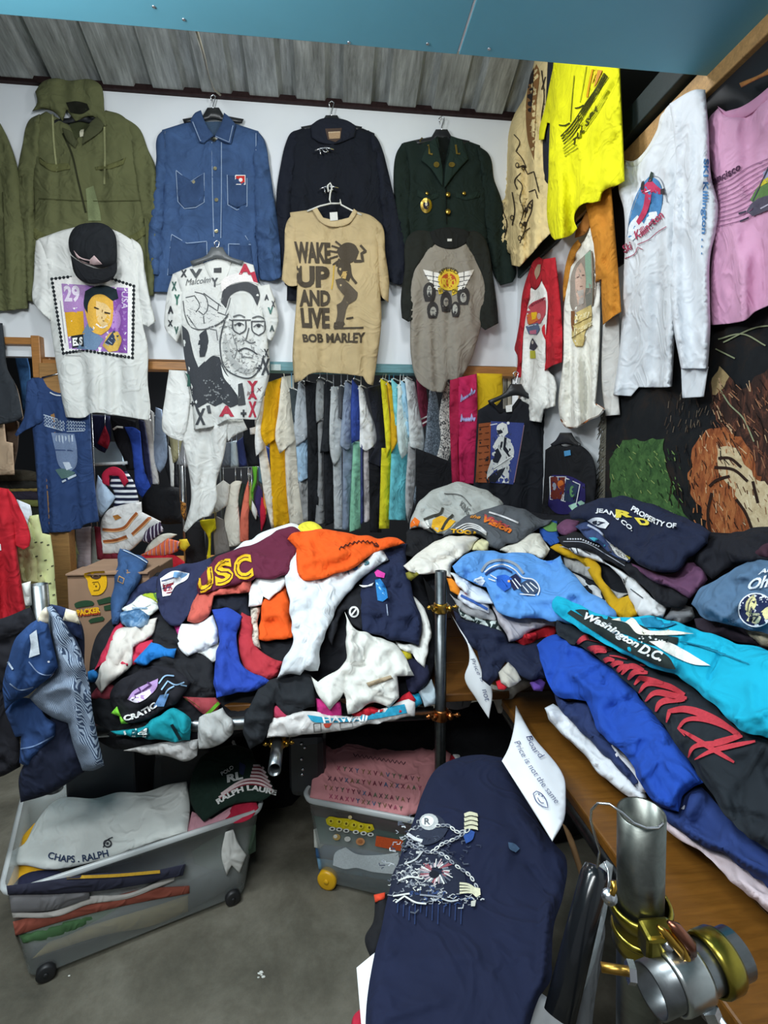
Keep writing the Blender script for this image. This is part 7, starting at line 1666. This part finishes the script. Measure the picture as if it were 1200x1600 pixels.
lf('white_cloth','small pale cloth hanging beside the left pole top','cloth',[(34,912),(48,908),(50,945),(40,950)],'b9bab4',0,th=.014,edge=.014)
# ================================================================ plastic tubs
def tub_mat(key,hexs,al):
    m,nt,bs=new_mat(key);c=rgb(hexs);co=objco(nt)
    bs.inputs['Base Color'].default_value=(*c,1);bs.inputs['Roughness'].default_value=.3
    tr=N(nt,'ShaderNodeBsdfTransparent');tr.inputs[0].default_value=(.93,.95,.95,1)
    mx=N(nt,'ShaderNodeMixShader')
    f=noise(nt,co,9,3,.6);mr=N(nt,'ShaderNodeMapRange')
    mr.inputs['To Min'].default_value=al -.06;mr.inputs['To Max'].default_value=al+.08
    nt.links.new(f,mr.inputs['Value']);nt.links.new(mr.outputs[0],mx.inputs[0])
    nt.links.new(tr.outputs[0],mx.inputs[1]);nt.links.new(bs.outputs[0],mx.inputs[2])
    nt.links.new(mx.outputs[0],nt.nodes['Material Output'].inputs['Surface'])
    return m
M_cl=tub_mat('translucent_plastic','c0c5c4',.30);M_rim=tub_mat('translucent_rim','c3c8c8',.75)
def tub(label,FLt,FLb,ang,Lt,Wt,Lb,Wb,H,wheels,whmat,rad=.045):
    u=np.array([math.cos(ang),math.sin(ang),0]);v=np.array([-u[1],u[0],0])
    FLt,FLb=np.array([*FLt,H]),np.array([*FLb,.012])
    e=empty('storage_tub',label,'storage tub',(FLb+u*Lb/2+v*Wb/2)*np.array([1,1,0]))
    def ring(o,L,W,r,n=5):
        pts=[]
        for (cx,cy,a0) in [(r,r,180),(L -r,r,270),(L -r,W -r,0),(r,W -r,90)]:
            for k in range(n+1):
                a=math.radians(a0+90*k/n);pts.append(o+u*(cx+r*math.cos(a))+v*(cy+r*math.sin(a)))
        return pts
    def lerp(t,off=0.0):
        o=FLb*(1 -t)+FLt*t;L=Lb*(1 -t)+Lt*t;W=Wb*(1 -t)+Wt*t
        return ring(o+u*off+v*off,L -2*off,W -2*off,rad -off*.5)
    rings=[lerp(0.0,.012),lerp(.03,.0),lerp(.5),lerp(.93),lerp(.93,-.006),lerp(1.0,-.008),lerp(1.0,.003),lerp(.5,.003),lerp(.03,.003)]
    V=[p for r in rings for p in r];n=len(rings[0]);F=[];fm=[]
    for i in range(len(rings) -1):
        for k in range(n):
            F.append((i*n+k,i*n+(k+1) % n,(i+1)*n+(k+1) % n,(i+1)*n+k))
    F.append(tuple(reversed(range(n))));F.append(tuple(range((len(rings) -1)*n,len(rings)*n)))
    body=mesh_obj('tub_body',V,F,M_cl,e,None,True)
    rr_=[lerp(.955,-.010),lerp(1.0,-.012),lerp(1.012,-.004),lerp(1.0,.002)]
    V=[p for r in rr_ for p in r];F=[]
    for i in range(3):
        for k in range(n):F.append((i*n+k,i*n+(k+1) % n,(i+1)*n+(k+1) % n,(i+1)*n+k))
    mesh_obj('rim',V,F,M_rim,e,None,True)
    for (a,r) in wheels:
        c=FLb+u*a+v*(-.004);c[2]=r
        Vw,Fw=tube_geo([c+v*-.012,c+v*-.009,c+v*.016,c+v*.02],[r*.8,r,r,r*.8],20)
        mesh_obj('wheel',Vw,Fw,whmat,e,None,True)
        Vw,Fw=tube_geo([c+v*-.0125,c+v*-.015],[r*.3,r*.25],12);mesh_obj('hub',Vw,Fw,whmat,e,None,True)
    nrm=-v;nrm3=nrm+np.array([0,0,.05])
    return e,u,v,body
M_whb=plastic('black_wheel','17181a',.5);M_why=plastic('yellow_wheel','d9a514',.4)
A1=math.atan2(.29,.697)
t1e,u1,v1,b1=tub('large clear plastic tub on black wheels holding the white shirt at the lower left',(-.95,1.475),(-.905,1.478),A1,.76,.54,.65,.46,.31,[(.05,.026),(.60,.026)],M_whb)
A2=math.atan2(-.375,.927)
t2e,u2,v2,b2=tub('clear plastic tub with yellow wheels holding the pink shirt under the table',(-.10,1.725),(-.05,1.752),A2,.56,.48,.48,.40,.37,[(.035,.036)],M_why)
# contents of the large tub, seen through its front
IN1=Plane(np.array([-.905,1.473,0])+v1*.03,-v1+np.array([0,0,.06]))
INS={}
def inn(name,label,cat,outl,col,L,sf,**kw):
    k=dict(th=.012,edge=.03,wr=(.004,.08,160,2.5),back=.22,sp=9);k.update(kw)
    return lay(name,label,cat,sf,outl,col,lift=.001+(.009 if sf in (IN1,INS.get(2)) else .004)*L,**k)
for i,(lb,pts,c) in enumerate([
    ('dark grey folded garment at the bottom of the large tub',[(48,1500),(200,1450),(300,1420),(372,1380),(372,1300),(300,1340),(60,1440)],'43484f'),
    ('tan folded garment low inside the large tub',[(50,1498),(90,1462),(160,1440),(240,1416),(294,1398),(294,1424),(240,1446),(160,1462)],'b39a62'),
    ('green folded garment inside the large tub',[(30,1462),(60,1450),(150,1424),(200,1412),(150,1440),(80,1470),(36,1474)],'3f5f3c'),
    ('brick red folded garment inside the large tub',[(20,1440),(60,1430),(140,1412),(220,1390),(296,1384),(296,1396),(200,1414),(110,1436),(24,1462)],'8a4a3c'),
    ('white edged folded garment inside the large tub',[(18,1424),(80,1424),(130,1402),(200,1396),(274,1364),(272,1376),(200,1404),(136,1414),(90,1432),(20,1434)],'c4c0ba'),
    ('grey folded garment inside the large tub',[(14,1398),(60,1392),(140,1388),(140,1404),(84,1422),(18,1426)],'6b6a6c'),
    ('navy folded garment with gold trim inside the large tub',[(10,1384),(60,1378),(140,1366),(240,1360),(290,1350),(286,1368),(200,1386),(110,1396),(12,1398)],'2a2b3a')]):
    inn('folded_garment',lb,'garment',pts,c,i,IN1)
pr=Print(bpy.data.objects['folded_garment.010'] if 'folded_garment.010' in bpy.data.objects else bpy.data.objects['folded_garment'],'trim',6);pr.line([(104,1371),(180,1368),(250,1362)],5,'b08a2a',2);pr.done()
inn('white_crumpled_shirt','white crumpled shirt pressed against the right end of the large tub','shirt',[(352,1300),(364,1296),(374,1320),(385,1336),(374,1364),(362,1352),(354,1368),(346,1336)],'c9c9c4',5,IN1,back=.03)
inn('green_garment','dark green garment at the right end of the large tub','garment',[(300,1330),(340,1306),(400,1288),(400,1330),(340,1360),(304,1350)],'3a4a3c',1,IN1)
# the clothes lying on top inside the large tub
T1=Heap([Plane((-.6,1.85,.30),(-.05,-.35,1))],'min',bump=.02,bs=5)
inn('yellow_shirt','yellow shirt edges around the white shirt in the large tub','shirt',[(10,1386),(20,1362),(34,1310),(54,1286),(80,1300),(96,1350),(88,1362),(40,1366),(28,1384)],'d9a31e',0,T1,back=.05)
inn('navy_gold_shirt','navy shirt under the yellow edge at the front of the large tub','shirt',[(14,1392),(34,1368),(90,1360),(104,1366),(60,1380),(24,1390)],'23253c',1,T1,back=.02)
cs=inn('white_tshirt','white t-shirt with small dark chest crest lying in the large tub','t-shirt',[(8,1356),(14,1334),(38,1318),(56,1285),(90,1249),(150,1247),(184,1238),(225,1238),(262,1226),(292,1221),(297,1262),(293,1300),(244,1315),(150,1346),(76,1359),(36,1352)],'d9ddd8',4,T1,back=.04,th=.03,folds=[(60,1300,140,1280,6,.012),(90,1260,180,1262,6,.01),(210,1240,260,1290,8,.012),(286,1226,282,1300,5,.01)])
pr=Print(cs,'print',5);pr.arc('CHAPS . RALPH',[(74,1341),(100,1347),(126,1347),(170,1338)],11,'33415f',3,.02);pr.ell(168,1318,7,6.5,'3c3f44',2);pr.ell(168,1318,4.6,4.2,'b9bcb8',3);pr.line([(161,1324),(168,1312),(176,1308)],1.4,'2c2e34',4);pr.ell(168,1318,2.4,2.4,'3c3f44',4,n=8);pr.done(label='small dark lettering and crest')
inn('pink_shirt','pale pink shirt corner in the right end of the large tub','shirt',[(292,1300),(300,1268),(330,1280),(368,1256),(366,1276),(320,1298),(296,1306)],'d39aa6',4,T1,back=.04)
inn('red_shirt','red shirt corner with green lining under the dark green cap shirt','shirt',[(352,1280),(366,1254),(398,1246),(404,1262),(390,1280),(362,1286)],'b52540',5,T1,back=.04)
gs=inn('green_shirt','dark green shirt with striped flag and white lettering on the large tub end','shirt',[(296,1236),(312,1186),(337,1170),(368,1164),(394,1172),(400,1190),(412,1198),(420,1214),(430,1236),(412,1250),(380,1254),(356,1260),(330,1276),(318,1284),(302,1264)],'1b2e26',8,T1,back=.02,th=.035,edge=.035)
pr=Print(gs,'print',4)
for k in range(6):
    P=[(342+k*3.5,1246 -k*5.5),(372+k*2,1227 -k*5.2),(388+k*1.5,1223 -k*5.4),(408,1225 -k*5.6),(428 -k*3.2,1236 -k*7)]
    pr.line(P if k < 2 else P[2:],3.2,'dcc8c8',2);pr.line([(x,y+2.8) for x,y in (P if k < 2 else P[2:])],2,'7d2936',1)
pr.arc('RALPH LAURE',[(341,1257),(356,1248),(374,1239),(390,1235),(410,1238),(431,1243)],8.5,'e2e4e0',4,.05);pr.arc('POLO',[(347,1212),(358,1206),(366,1200)],6,'d6dad6',3,.03)
pr.text('RL',[(354,1211),(378,1204),(380,1217),(355,1223)],'d6dad6',3,.05);pr.poly([(374,1190),(384,1196),(380,1212),(374,1208)],'27304f',3)
pr.done(label='white lettering around striped flag')
# second tub
IN2=INS[2]=Plane(np.array([-.05,1.752,0])+v2*.03,-v2+np.array([0,0,.07]))
for i,(lb,pts,c) in enumerate([
    ('grey blue folded garment at the bottom of the sticker tub',[(498,1352),(560,1360),(640,1378),(700,1390),(700,1420),(620,1400),(498,1376)],'56646f'),
    ('pale blue folded garment low in the sticker tub',[(494,1336),(560,1342),(640,1358),(700,1372),(700,1392),(620,1378),(498,1358)],'6f9ab8'),
    ('blue folded garment in the middle of the sticker tub',[(492,1318),(540,1322),(640,1342),(700,1356),(700,1374),(620,1360),(494,1340)],'34587f'),
    ('white folded garment corner at the left of the sticker tub',[(490,1296),(504,1290),(514,1312),(500,1326),(491,1324)],'c6c8c0'),
    ('teal green folded garment in the sticker tub',[(490,1272),(520,1268),(600,1290),(700,1310),(700,1350),(600,1330),(500,1318)],'2f6a5e'),
    ('dark maroon folded garment at the top of the sticker tub',[(484,1258),(520,1262),(640,1290),(700,1304),(700,1316),(600,1298),(490,1274)],'5c4048')]):
    inn('folded_garment',lb,'garment',pts,c,i,IN2)
SK=Plane(np.array([-.05,1.752,.012]) -v2*.003,-v2*.37+np.array([0,0,-.0])+np.array([0,0,-.05*1]))
# stickers on the face of the second tub (characters left out)
tF=np.array([-.10,1.725,.37]);bF=np.array([-.05,1.752,.012])
nn_=np.cross(u2,tF -bF);nn_=nn_/np.linalg.norm(nn_);nn_=nn_ if nn_[1] < 0 else -nn_
SK=Plane(bF+nn_*.002,nn_)
def sticker(label,outl,col,parent=t2e,name='sticker'):
    X=smooth_path(outl,5,True,55);V,F=fill(X,8,np.random.RandomState(0));P=SK.at(V[:,0],V[:,1],.0012)
    return mesh_obj(name,P,F,ink(col,.4),parent,None,True,label)
s1=sticker('yellow bubble lettering sticker',[(509,1280),(514,1276),(528,1278),(548,1280),(566,1286),(582,1288),(585,1296),(578,1300),(560,1300),(540,1296),(520,1292),(511,1288)],'c9b81c')
BV[s1]=None
class _P(Print):
    def __init__(s,host,surf,name='print'):
        s.host,s.surf,s.name,s.sp=host,surf,name,6;s.X,s.F,s.L,s.M,s.mats=[],[],[],[],[]
pr=_P(t2e,SK,'sticker_print')
for x,y in [(517,1283),(530,1284),(541,1287),(553,1289),(564,1291),(577,1293)]:pr.ell(x,y,4.2,4.2,'d8c83a',2,n=10);pr.ell(x,y,1.8,2,'5c4a14',3,n=8)
for x,y in [(519,1295),(530,1296),(541,1298),(556,1300),(568,1302),(579,1304)]:pr.ell(x,y,5,3.2,'d5d6d0',2,n=10);pr.ell(x,y,2.6,1.6,'35383c',3,n=8)
pr.ell(526,1308,6,5,'b99a5a',2);pr.ell(524,1307,3,3,'d9d9d2',3);pr.ell(543,1311,5,4,'d2d2cc',2);pr.ell(563,1315,7,6,'c48a5c',2);pr.ell(563,1315,4,3,'a86a40',3);pr.ell(547,1277,3,3,'c9b88a',2)
pr.done(label='small round stickers')['kind']='stuff'
s2=sticker('orange rectangular sticker',[(588,1306),(630,1313),(626,1330),(586,1322)],'c2522a')
s3=sticker('plain white sticker',[(520,1352),(524,1332),(540,1324),(556,1334),(590,1336),(622,1332),(624,1350),(616,1366),(580,1362),(556,1356),(540,1358)],'c3ccd0')
T2=Heap([Plane((.2,1.9,.40),(.05,-.32,1))],'min',bump=.015,bs=5)
inn('red_tshirt','red t-shirt lying under the pink one in the sticker tub','t-shirt',[(492,1186),(496,1160),(528,1146),(580,1144),(627,1147),(693,1165),(718,1188),(712,1200),(680,1200),(500,1200)],'a81c2e',1,T2,back=.06)
inn('white_cloth','white cloth corner in the back right corner of the sticker tub','cloth',[(704,1168),(712,1166),(719,1182),(714,1188),(706,1178)],'d3d5d6',3,T2,back=.02)
ps=inn('pink_tshirt','pink t-shirt with rows of small letters lying in the sticker tub','t-shirt',[(484,1246),(492,1190),(501,1150),(520,1145),(530,1156),(552,1154),(573,1147),(588,1156),(606,1154),(632,1152),(661,1160),(696,1173),(705,1178),(702,1190),(684,1197),(673,1224),(654,1270),(627,1278),(573,1265),(520,1254)],'c8878a',3,T2,back=.05,th=.022,folds=[(510,1160,505,1220,5,.012),(520,1160,516,1200,3,-.01),(676,1196,640,1220,5,.01)])
pr=Print(ps,'print',4)
pr.line([(552+k*3.4,1179+k*.55+(3 if k % 2 else -2)) for k in range(25)],1.2,'5c3a44',2)
rr=random.Random(12)
for row,(x0,y0,n,dx,dy) in enumerate([(526,1196,14,9.6,2.2),(512,1212,17,8.8,1.6),(506,1226,16,8.6,2.2),(514,1240,14,8.4,2.4)]):
    for k in range(n):
        x,y=x0+k*dx,y0+k*dy*.6
        pr.text(rr.choice('AVYX'),[(x,y),(x+6,y+1),(x+6,y+8),(x,y+7)],rr.choice(['6a4450','5a6a54','a8506a','4a6a8a','7a3a4a','8a6a50']),2,.02)
pr.done(label='rows of small coloured letters')
# ================================================================ foreground: stack with the navy sweatshirt
FG=Heap([Plane((.25,1.0,.72),(0,-.03,1))],'min',bump=.012,bs=4)
cr=empty('low_stack','stack of dark folded clothes under the navy skeleton sweatshirt','stack',(.25,1.0,0))
bpy.data.objects.remove(cr)
for i,(z0,z1,c,lb) in enumerate([(.0,.36,'202228','black storage crate standing on the floor under the foreground sweatshirt')]):
    o=box('storage_crate',(.16,.78,z0),(.36,1.12,z1),M_case,None,.02);tag(o,lb,'crate')
SQ=[at_surf(Plane((0,0,.70),(0,0,1)),*q) for q in [(694,1205),(780,1200),(846,1330),(840,1420),(836,1560),(800,1640),(620,1640),(612,1560),(622,1440),(650,1330)]]
SQ=np.array(SQ)[:,:2];SC=SQ.mean(0)
for i,(z,c,lb) in enumerate([(.36,'2b2f3a','dark slate folded garment lowest on the foreground crate'),(.44,'7c2a30','dark red folded garment on the foreground crate'),(.52,'1b1d22','black folded garment under the foreground navy sweatshirt'),(.60,'24304a','blue folded garment directly under the foreground navy sweatshirt')]):
    Q=smooth_path(((SQ -SC)*(.95 -.02*(i % 2))+SC).tolist(),.04)
    n=len(Q);V,F=[],[];prof=[(.94,0),(1,.02),(1,.055),(.94,.078)]
    for (sc_,dz) in prof:V += [(*((q -SC)*sc_+SC+.004*np.sin(q[::-1]*40+i)),z+dz+.004*math.sin(q[0]*30+q[1]*22)) for q in Q]
    for a in range(3):
        for k in range(n):F.append((a*n+k,a*n+(k+1) % n,(a+1)*n+(k+1) % n,(a+1)*n+k))
    F.append(tuple(range(n))[::-1]);F.append(tuple(3*n+k for k in range(n)))
    tag(mesh_obj('folded_garment',V,F,fabric(c)),lb,'garment')
lay('black_cloth','black cloth edge hanging out left of the foreground navy sweatshirt','cloth',FG,[(586,1402),(606,1396),(612,1440),(596,1486),(580,1500),(570,1466),(583,1440)],'15161a',lift=-.03,th=.03,edge=.03,back=.05)
lay('orange_tag','small orange red cloth tag sticking out left of the navy sweatshirt','cloth',FG,[(584,1398),(602,1394),(602,1406),(586,1410)],'d2452a',lift=-.015,th=.008,edge=.008)
lay('paper_sheet','white paper sheet corner under the navy sweatshirt at the lower left','paper',FG,[(557,1512),(586,1488),(590,1560),(582,1620),(566,1620)],M_pap,lift=-.01,th=.004,edge=.006,wr=None)
lay('red_cloth','red cloth corner at the bottom frame edge under the paper sheet','cloth',FG,[(552,1588),(566,1574),(576,1640),(550,1640)],'a82038',lift=-.03,th=.012,edge=.01)
ns=lay('navy_skeleton_sweatshirt','navy sweatshirt with chained skeleton print lying folded in the foreground','sweatshirt',FG,[(648,1276),(660,1240),(680,1203),(704,1188),(750,1179),(785,1184),(805,1216),(826,1254),(848,1296),(868,1320),(884,1340),(880,1400),(866,1444),(862,1500),(861,1530),(842,1560),(818,1640),(570,1640),(573,1566),(585,1492),(596,1450),(605,1405),(624,1342)],'131a33',lift=.015,th=.035,edge=.035,back=.06,wr=(.006,.14,70),folds=[(800,1260,850,1330,7,.014),(826,1350,862,1400,6,-.014),(858,1400,846,1540,6,.016),(800,1300,786,1360,9,.008),(640,1500,760,1490,12,.006),(600,1590,700,1560,10,.006)])
pr=Print(ns,'print',5)
SV,SD,SL_='c9ccc8','3a3f4c','7f848c'
pr.poly([(640,1310),(652,1284),(672,1272),(690,1278),(700,1296),(688,1312),(660,1320)],'2a3040',1)
pr.ell(670,1284,15,13,'aeb2b2',2);pr.ell(668,1283,10,8.5,'d9dcd8',3);pr.text('R',[(663,1278),(672,1278),(672,1288),(663,1288)],'5a5e64',4,.02)
pr.line([(636,1302),(648,1310),(660,1314)],5,'c9ccd0',3)
# chains
rr=random.Random(8)
def chain(pts,n):
    P=smooth_path(pts,2,False);idx=np.linspace(0,len(P) -1,n).astype(int)
    for k,i in enumerate(idx):
        d=P[min(i+2,len(P) -1)] -P[max(i -2,0)];a=math.degrees(math.atan2(d[1],d[0]))
        pr.ell(P[i][0],P[i][1],5.2,2.8,rr.choice([SV,SL_,'a4a8ac']),3+k % 2,a,10);pr.ell(P[i][0],P[i][1],2.8,1.1,'232a40',5,a,8)
chain([(684,1290),(700,1290),(716,1300),(730,1296)],7);chain([(676,1330),(692,1318),(712,1310),(730,1298)],8);chain([(640,1318),(664,1330),(690,1334),(712,1352),(734,1368),(744,1384)],13)
def fist(x,y,s):
    for k in range(4):pr.poly([(x -11*s,y -12*s+k*7*s),(x -2*s,y -15*s+k*7*s),(x+10*s,y -12*s+k*7*s),(x+11*s,y -7*s+k*7*s),(x,y -9*s+k*7*s),(x -10*s,y -6*s+k*7*s)],'c6c4a8',4)
    for k in range(3):pr.line([(x -10*s,y -6*s+k*7*s),(x,y -8.6*s+k*7*s),(x+10*s,y -6*s+k*7*s)],1.4,'3a3a34',5)
fist(736,1283,1.0)
pr.poly([(734,1296),(742,1300),(738,1312),(728,1318),(724,1306)],'2a4a8a',2)
# ring of rays with red centre
pr.poly([(628,1340),(650,1318),(690,1330),(720,1350),(730,1390),(700,1404),(660,1410),(616,1402),(610,1380)],'1d2334',1)
def scr(n,cx,cy,sx,sy,cols,l,lv):
    for k in range(n):
        x,y=rr.gauss(cx,sx),rr.gauss(cy,sy);a=rr.uniform(0,6.3);r=rr.uniform(.4,1)*l
        pr.line([(x,y),(x+r*math.cos(a),y+r*.6*math.sin(a)),(x+r*1.3*math.cos(a+.6),y+r*.8*math.sin(a+.6))],rr.uniform(.9,2.4),rr.choice(cols),lv,False)
scr(60,646,1310,14,14,[SL_,'4a505c','a9adaf','2b3040'],9,2)
scr(130,646,1368,20,20,[SV,SL_,'4a505c','969a9e','2b3040','6a6f78'],10,2)
scr(60,690,1400,30,7,['4a505c',SL_,'2f4470','a9adaf'],11,2)
scr(40,700,1330,18,12,['3a4152','4a505c','2b3040'],9,2)
for k in range(46):
    a=2*math.pi*k/46;r0,r1=rr.uniform(8,13),rr.uniform(17,31)
    pr.line([(682+r0*math.cos(a),1362+r0*.7*math.sin(a)),(682+r1*math.cos(a+.2),1362+r1*.7*math.sin(a+.2))],rr.uniform(1.2,2.6),rr.choice([SV,'b9a4a8','8c4a54',SL_,'5a606c','3a4152']),3)
pr.ell(678,1366,8,6,'131722',4)
for L in [[(632,1350),(650,1342),(660,1330)],[(622,1376),(640,1370),(656,1372)],[(614,1400),(640,1396)],[(656,1398),(676,1400),(690,1402)],[(690,1404),(704,1408),(716,1406)],[(618,1410),(632,1400),(650,1410),(666,1412)]]:pr.line(L,2.6,rr.choice([SV,'a9adaf',SL_]),4)
# right hand with fingers
for k in range(4):pr.line([(718,1380+k*5),(732,1382+k*4),(744,1390+k*2)],3.2,'c6c4a8',4)
pr.poly([(740,1386),(750,1388),(751,1398),(744,1402),(738,1396)],'cfccb0',4);pr.poly([(736,1408),(744,1406),(742,1416),(736,1416)],'b9b9ae',4)
for k in range(12):pr.line([(622+k*9,1410+(k % 3)*3),(621+k*9,1426+(k % 4)*6)],1.6,'223257',1)
pr.done(label='silver chained skeleton print')
pr=Print(ns,'smudge',5);pr.poly([(794,1316),(804,1318),(812,1326),(806,1332),(796,1326)],'3f556e',2);pr.done(label='small pale blue smudge')
# shiny black padded tube and bag at the right of it
pv=empty('padded_pipe','shiny black tube leaning beside the navy sweatshirt in the foreground','pipe',at_surf(Plane((0,.75,0),(0,-1,0)),876,1580))
pA,pC=CAM+rays([932],[1356])[0]*.82,CAM+rays([874],[1590])[0]*.74
pB=pA*.93+pC*.07
tube('black_tube',[pA+(pA -pC)*.02,pA+(pA -pC)*.012,pA,pB,pC],[.004,.012,.018,.021,.022],plastic('black_gloss','15171a',.18),pv,20)
M_film=tub_mat('clear_film','d3dadd',.30)
lay('plastic_film','clear plastic sleeve wrapped around the shiny black tube','plastic bag',Plane((.4,.88,.8),(-.25,-1,.25)),[(936,1352),(948,1344),(958,1352),(952,1400),(938,1470),(916,1540),(892,1586),(882,1580),(900,1520),(926,1430)],M_film,lift=-.03,th=.012,edge=.02,wr=(.008,.05,100))
BG=Plane((.36,.74,.7),(-.3,-1,.35))
lay('white_paper_bag','white paper bag corner at the bottom edge beside the black tube','bag',BG,[(830,1540),(852,1556),(878,1573),(892,1584),(906,1640),(806,1640),(818,1590)],M_pap,lift=.0,th=.02,edge=.03,wr=(.006,.06,90))
lay('grey_bag','light grey cloth bag hanging behind the black tube in the foreground','bag',Plane((.38,.93,.7),(-.3,-1,.2)),[(934,1424),(944,1440),(940,1500),(930,1560),(922,1640),(886,1640),(892,1590),(912,1520)],'8f9295',lift=-.05,th=.03,edge=.03,wr=(.01,.06,100))
# wire loop round the pipe
# ================================================================ foreground scaffold pipe with couplers
PP=CAM+rays([1002],[1270])[0]*.52;PB=CAM+rays([1000],[1418])[0]*.54
fp=empty('scaffold_pipe','open ended steel pipe with gold couplers in the right foreground','pipe',PB*np.array([1,1,0]))
axp=(PP -PB)/np.linalg.norm(PP -PB)
M_raw=metal('raw_steel','70746f',.36,40,.3)
foot=PB -axp*(PB[2]/axp[2])*.985
tube('pipe',[foot,PB,PP],.0228,M_raw,fp,32,.0022)
M_zinc=metal('yellow_zinc','8f8236',.28,22,.35)
side=np.cross(axp,FW);side /= np.linalg.norm(side);fwd=np.cross(side,axp);fwd /= np.linalg.norm(fwd)
if fwd @ FW > 0:fwd=-fwd
def px3(x,y,zc):return CAM+rays([x],[y])[0]*zc
# collar
c0=PB -axp*.012
V,F=tube_geo([c0+axp*.020,c0+axp*.016,c0+axp*.006,c0+axp*.002,c0 -axp*.026,c0 -axp*.032],[.0300,.0315,.0300,.0265,.0268,.0275],32,False,.003)
mesh_obj('collar',V,F,M_zinc,fp,None,True)
V,F=tube_geo([c0 -axp*.010,c0 -axp*.014,c0 -axp*.018],[.0268,.0290,.0268],32,False,.002);mesh_obj('collar_rib',V,F,M_zinc,fp,None,True)
# hinge block
hb=px3(1028,1470,.505)
M4=Matrix(((side[0],fwd[0],axp[0],hb[0]),(side[1],fwd[1],axp[1],hb[1]),(side[2],fwd[2],axp[2],hb[2]),(0,0,0,1)))
box('hinge_block',(-.016,-.012,-.015),(.016,.012,.016),M_zinc,fp,.004,M4)
V,F=tube_geo([px3(1043,1476,.49),px3(1043,1476,.515)],.0058,16);mesh_obj('hinge_pin',V,F,M_chr,fp,None,True)
# swinging bolt with plates
bt=[px3(1050,1446,.49),px3(1066,1480,.487),px3(1082,1520,.484),px3(1100,1560,.48),px3(1118,1600,.476),px3(1132,1640,.474)]
tube('bolt',bt,.0035,M_gold,fp,12)
for k in range(1,5):pass
pl_=[px3(1044,1440,.488),px3(1056,1450,.487),px3(1078,1476,.486),px3(1084,1492,.486)]
tube('bolt_plate',pl_,[.002,.0055,.006,.003],metal('dark_brass','8a5a48',.3),fp,12)
tube('bolt_plate',[p+np.array([-.004,0,-.004])+side*.006 for p in pl_],[.002,.004,.0045,.002],M_gold,fp,12)
nut=[px3(1092,1542,.482),px3(1098,1556,.48)]
V,F=tube_geo(nut,.008,6);mesh_obj('nut',V,F,M_gold,fp,None,False)
nut=[px3(1106,1574,.478),px3(1112,1588,.477)]
V,F=tube_geo(nut,.009,6);mesh_obj('nut',V,F,M_chr,fp,None,False)
# cross pipe held by the lower clamp
hA=px3(1016,1548,.485);hB=px3(1150,1488,.51)
tube('cross_pipe',[hA,hB],.0228,M_tub,fp,32,.0024)
dx=(hB -hA)/np.linalg.norm(hB -hA)
V,F=tube_geo([hA+dx*.020,hA+dx*.024,hA+dx*.048,hA+dx*.052],[.0262,.0272,.0272,.0262],32,False,.003);mesh_obj('clamp_ring',V,F,metal('zinc_plate','b0b4b2',.28),fp,None,True)
V,F=tube_geo([hA+dx*.066,hA+dx*.070,hA+dx*.084,hA+dx*.088],[.0262,.0280,.0280,.0262],32,False,.003);mesh_obj('clamp_ring',V,F,M_zinc,fp,None,True)
# threaded stud on the left
tube('stud',[px3(939,1511,.47),px3(990,1519,.465)],.0042,metal('brass_rod','a5803c',.35),fp,12)
V,F=tube_geo([px3(980,1518,.464),px3(991,1520,.463)],.0095,6);mesh_obj('nut',V,F,M_chr,fp,None,False)
V,F=tube_geo([px3(951,1400,.50),px3(953,1403,.495)],.007,16);mesh_obj('rivet',V,F,M_chr,fp,None,True)
tube('spring_pin',[px3(958,1376,.50),px3(960,1388,.498),px3(956,1398,.496)],.0028,M_gold,fp,8)
# wire loop
wl=[px3(x,y,z) for x,y,z in [(1036,1286,.50),(1028,1293,.497),(1010,1294,.495),(990,1286,.497),(972,1270,.5),(952,1256,.505),(934,1255,.51),(924,1266,.515),(923,1282,.52),(930,1308,.53),(937,1330,.54),(934,1352,.55),(932,1356,.55)]]
V,F=tube_geo([Vector(p) for p in wl],.0013,8);mesh_obj('wire_loop',V,F,M_chr,fp,None,True,'thin wire loop')
tube('wire_tail',[px3(x,y,z) for x,y,z in [(944,1346,.56),(950,1360,.555),(951,1376,.55),(949,1392,.545)]],.0011,M_chr,fp,6)
# thin brown lath between the sweatshirt and the table
lay('wood_lath','thin pale brown lath leaning between the navy sweatshirt and the table rail','lath',Plane((.52,1.2,.6),(-.5,-1,.3)),[(878,1286),(884,1290),(914,1366),(908,1376),(896,1340)],'a5825c',lift=-.02,th=.01,edge=.008,wr=None)
# crumbs on the concrete floor
for x,y,r,lb in [(408,1523,6,'white flaked paint scrap on the concrete floor in front'),(108,1525,2,'tiny white scrap on the floor by the large tub')]:
    c=at_surf(Plane((0,0,0),(0,0,1)),x,y);bm=bmesh.new()
    rq=random.Random(int(x))
    for k in range(7 if r > 3 else 1):
        g=bmesh.ops.create_icosphere(bm,subdivisions=1,radius=.0022*(1+rq.random()))
        ox,oy=rq.uniform(-.009,.009)*(r > 3),rq.uniform(-.009,.009)*(r > 3)
        for v in g['verts']:v.co=Vector((c[0]+ox+v.co.x*1.6,c[1]+oy+v.co.y,max(.0005,v.co.z*.6+.001)))
    o=bm_obj('paint_flake',bm,ink('d9d9d2'),None,False);tag(o,lb,'scrap')
    if r > 3:o['kind']='stuff'
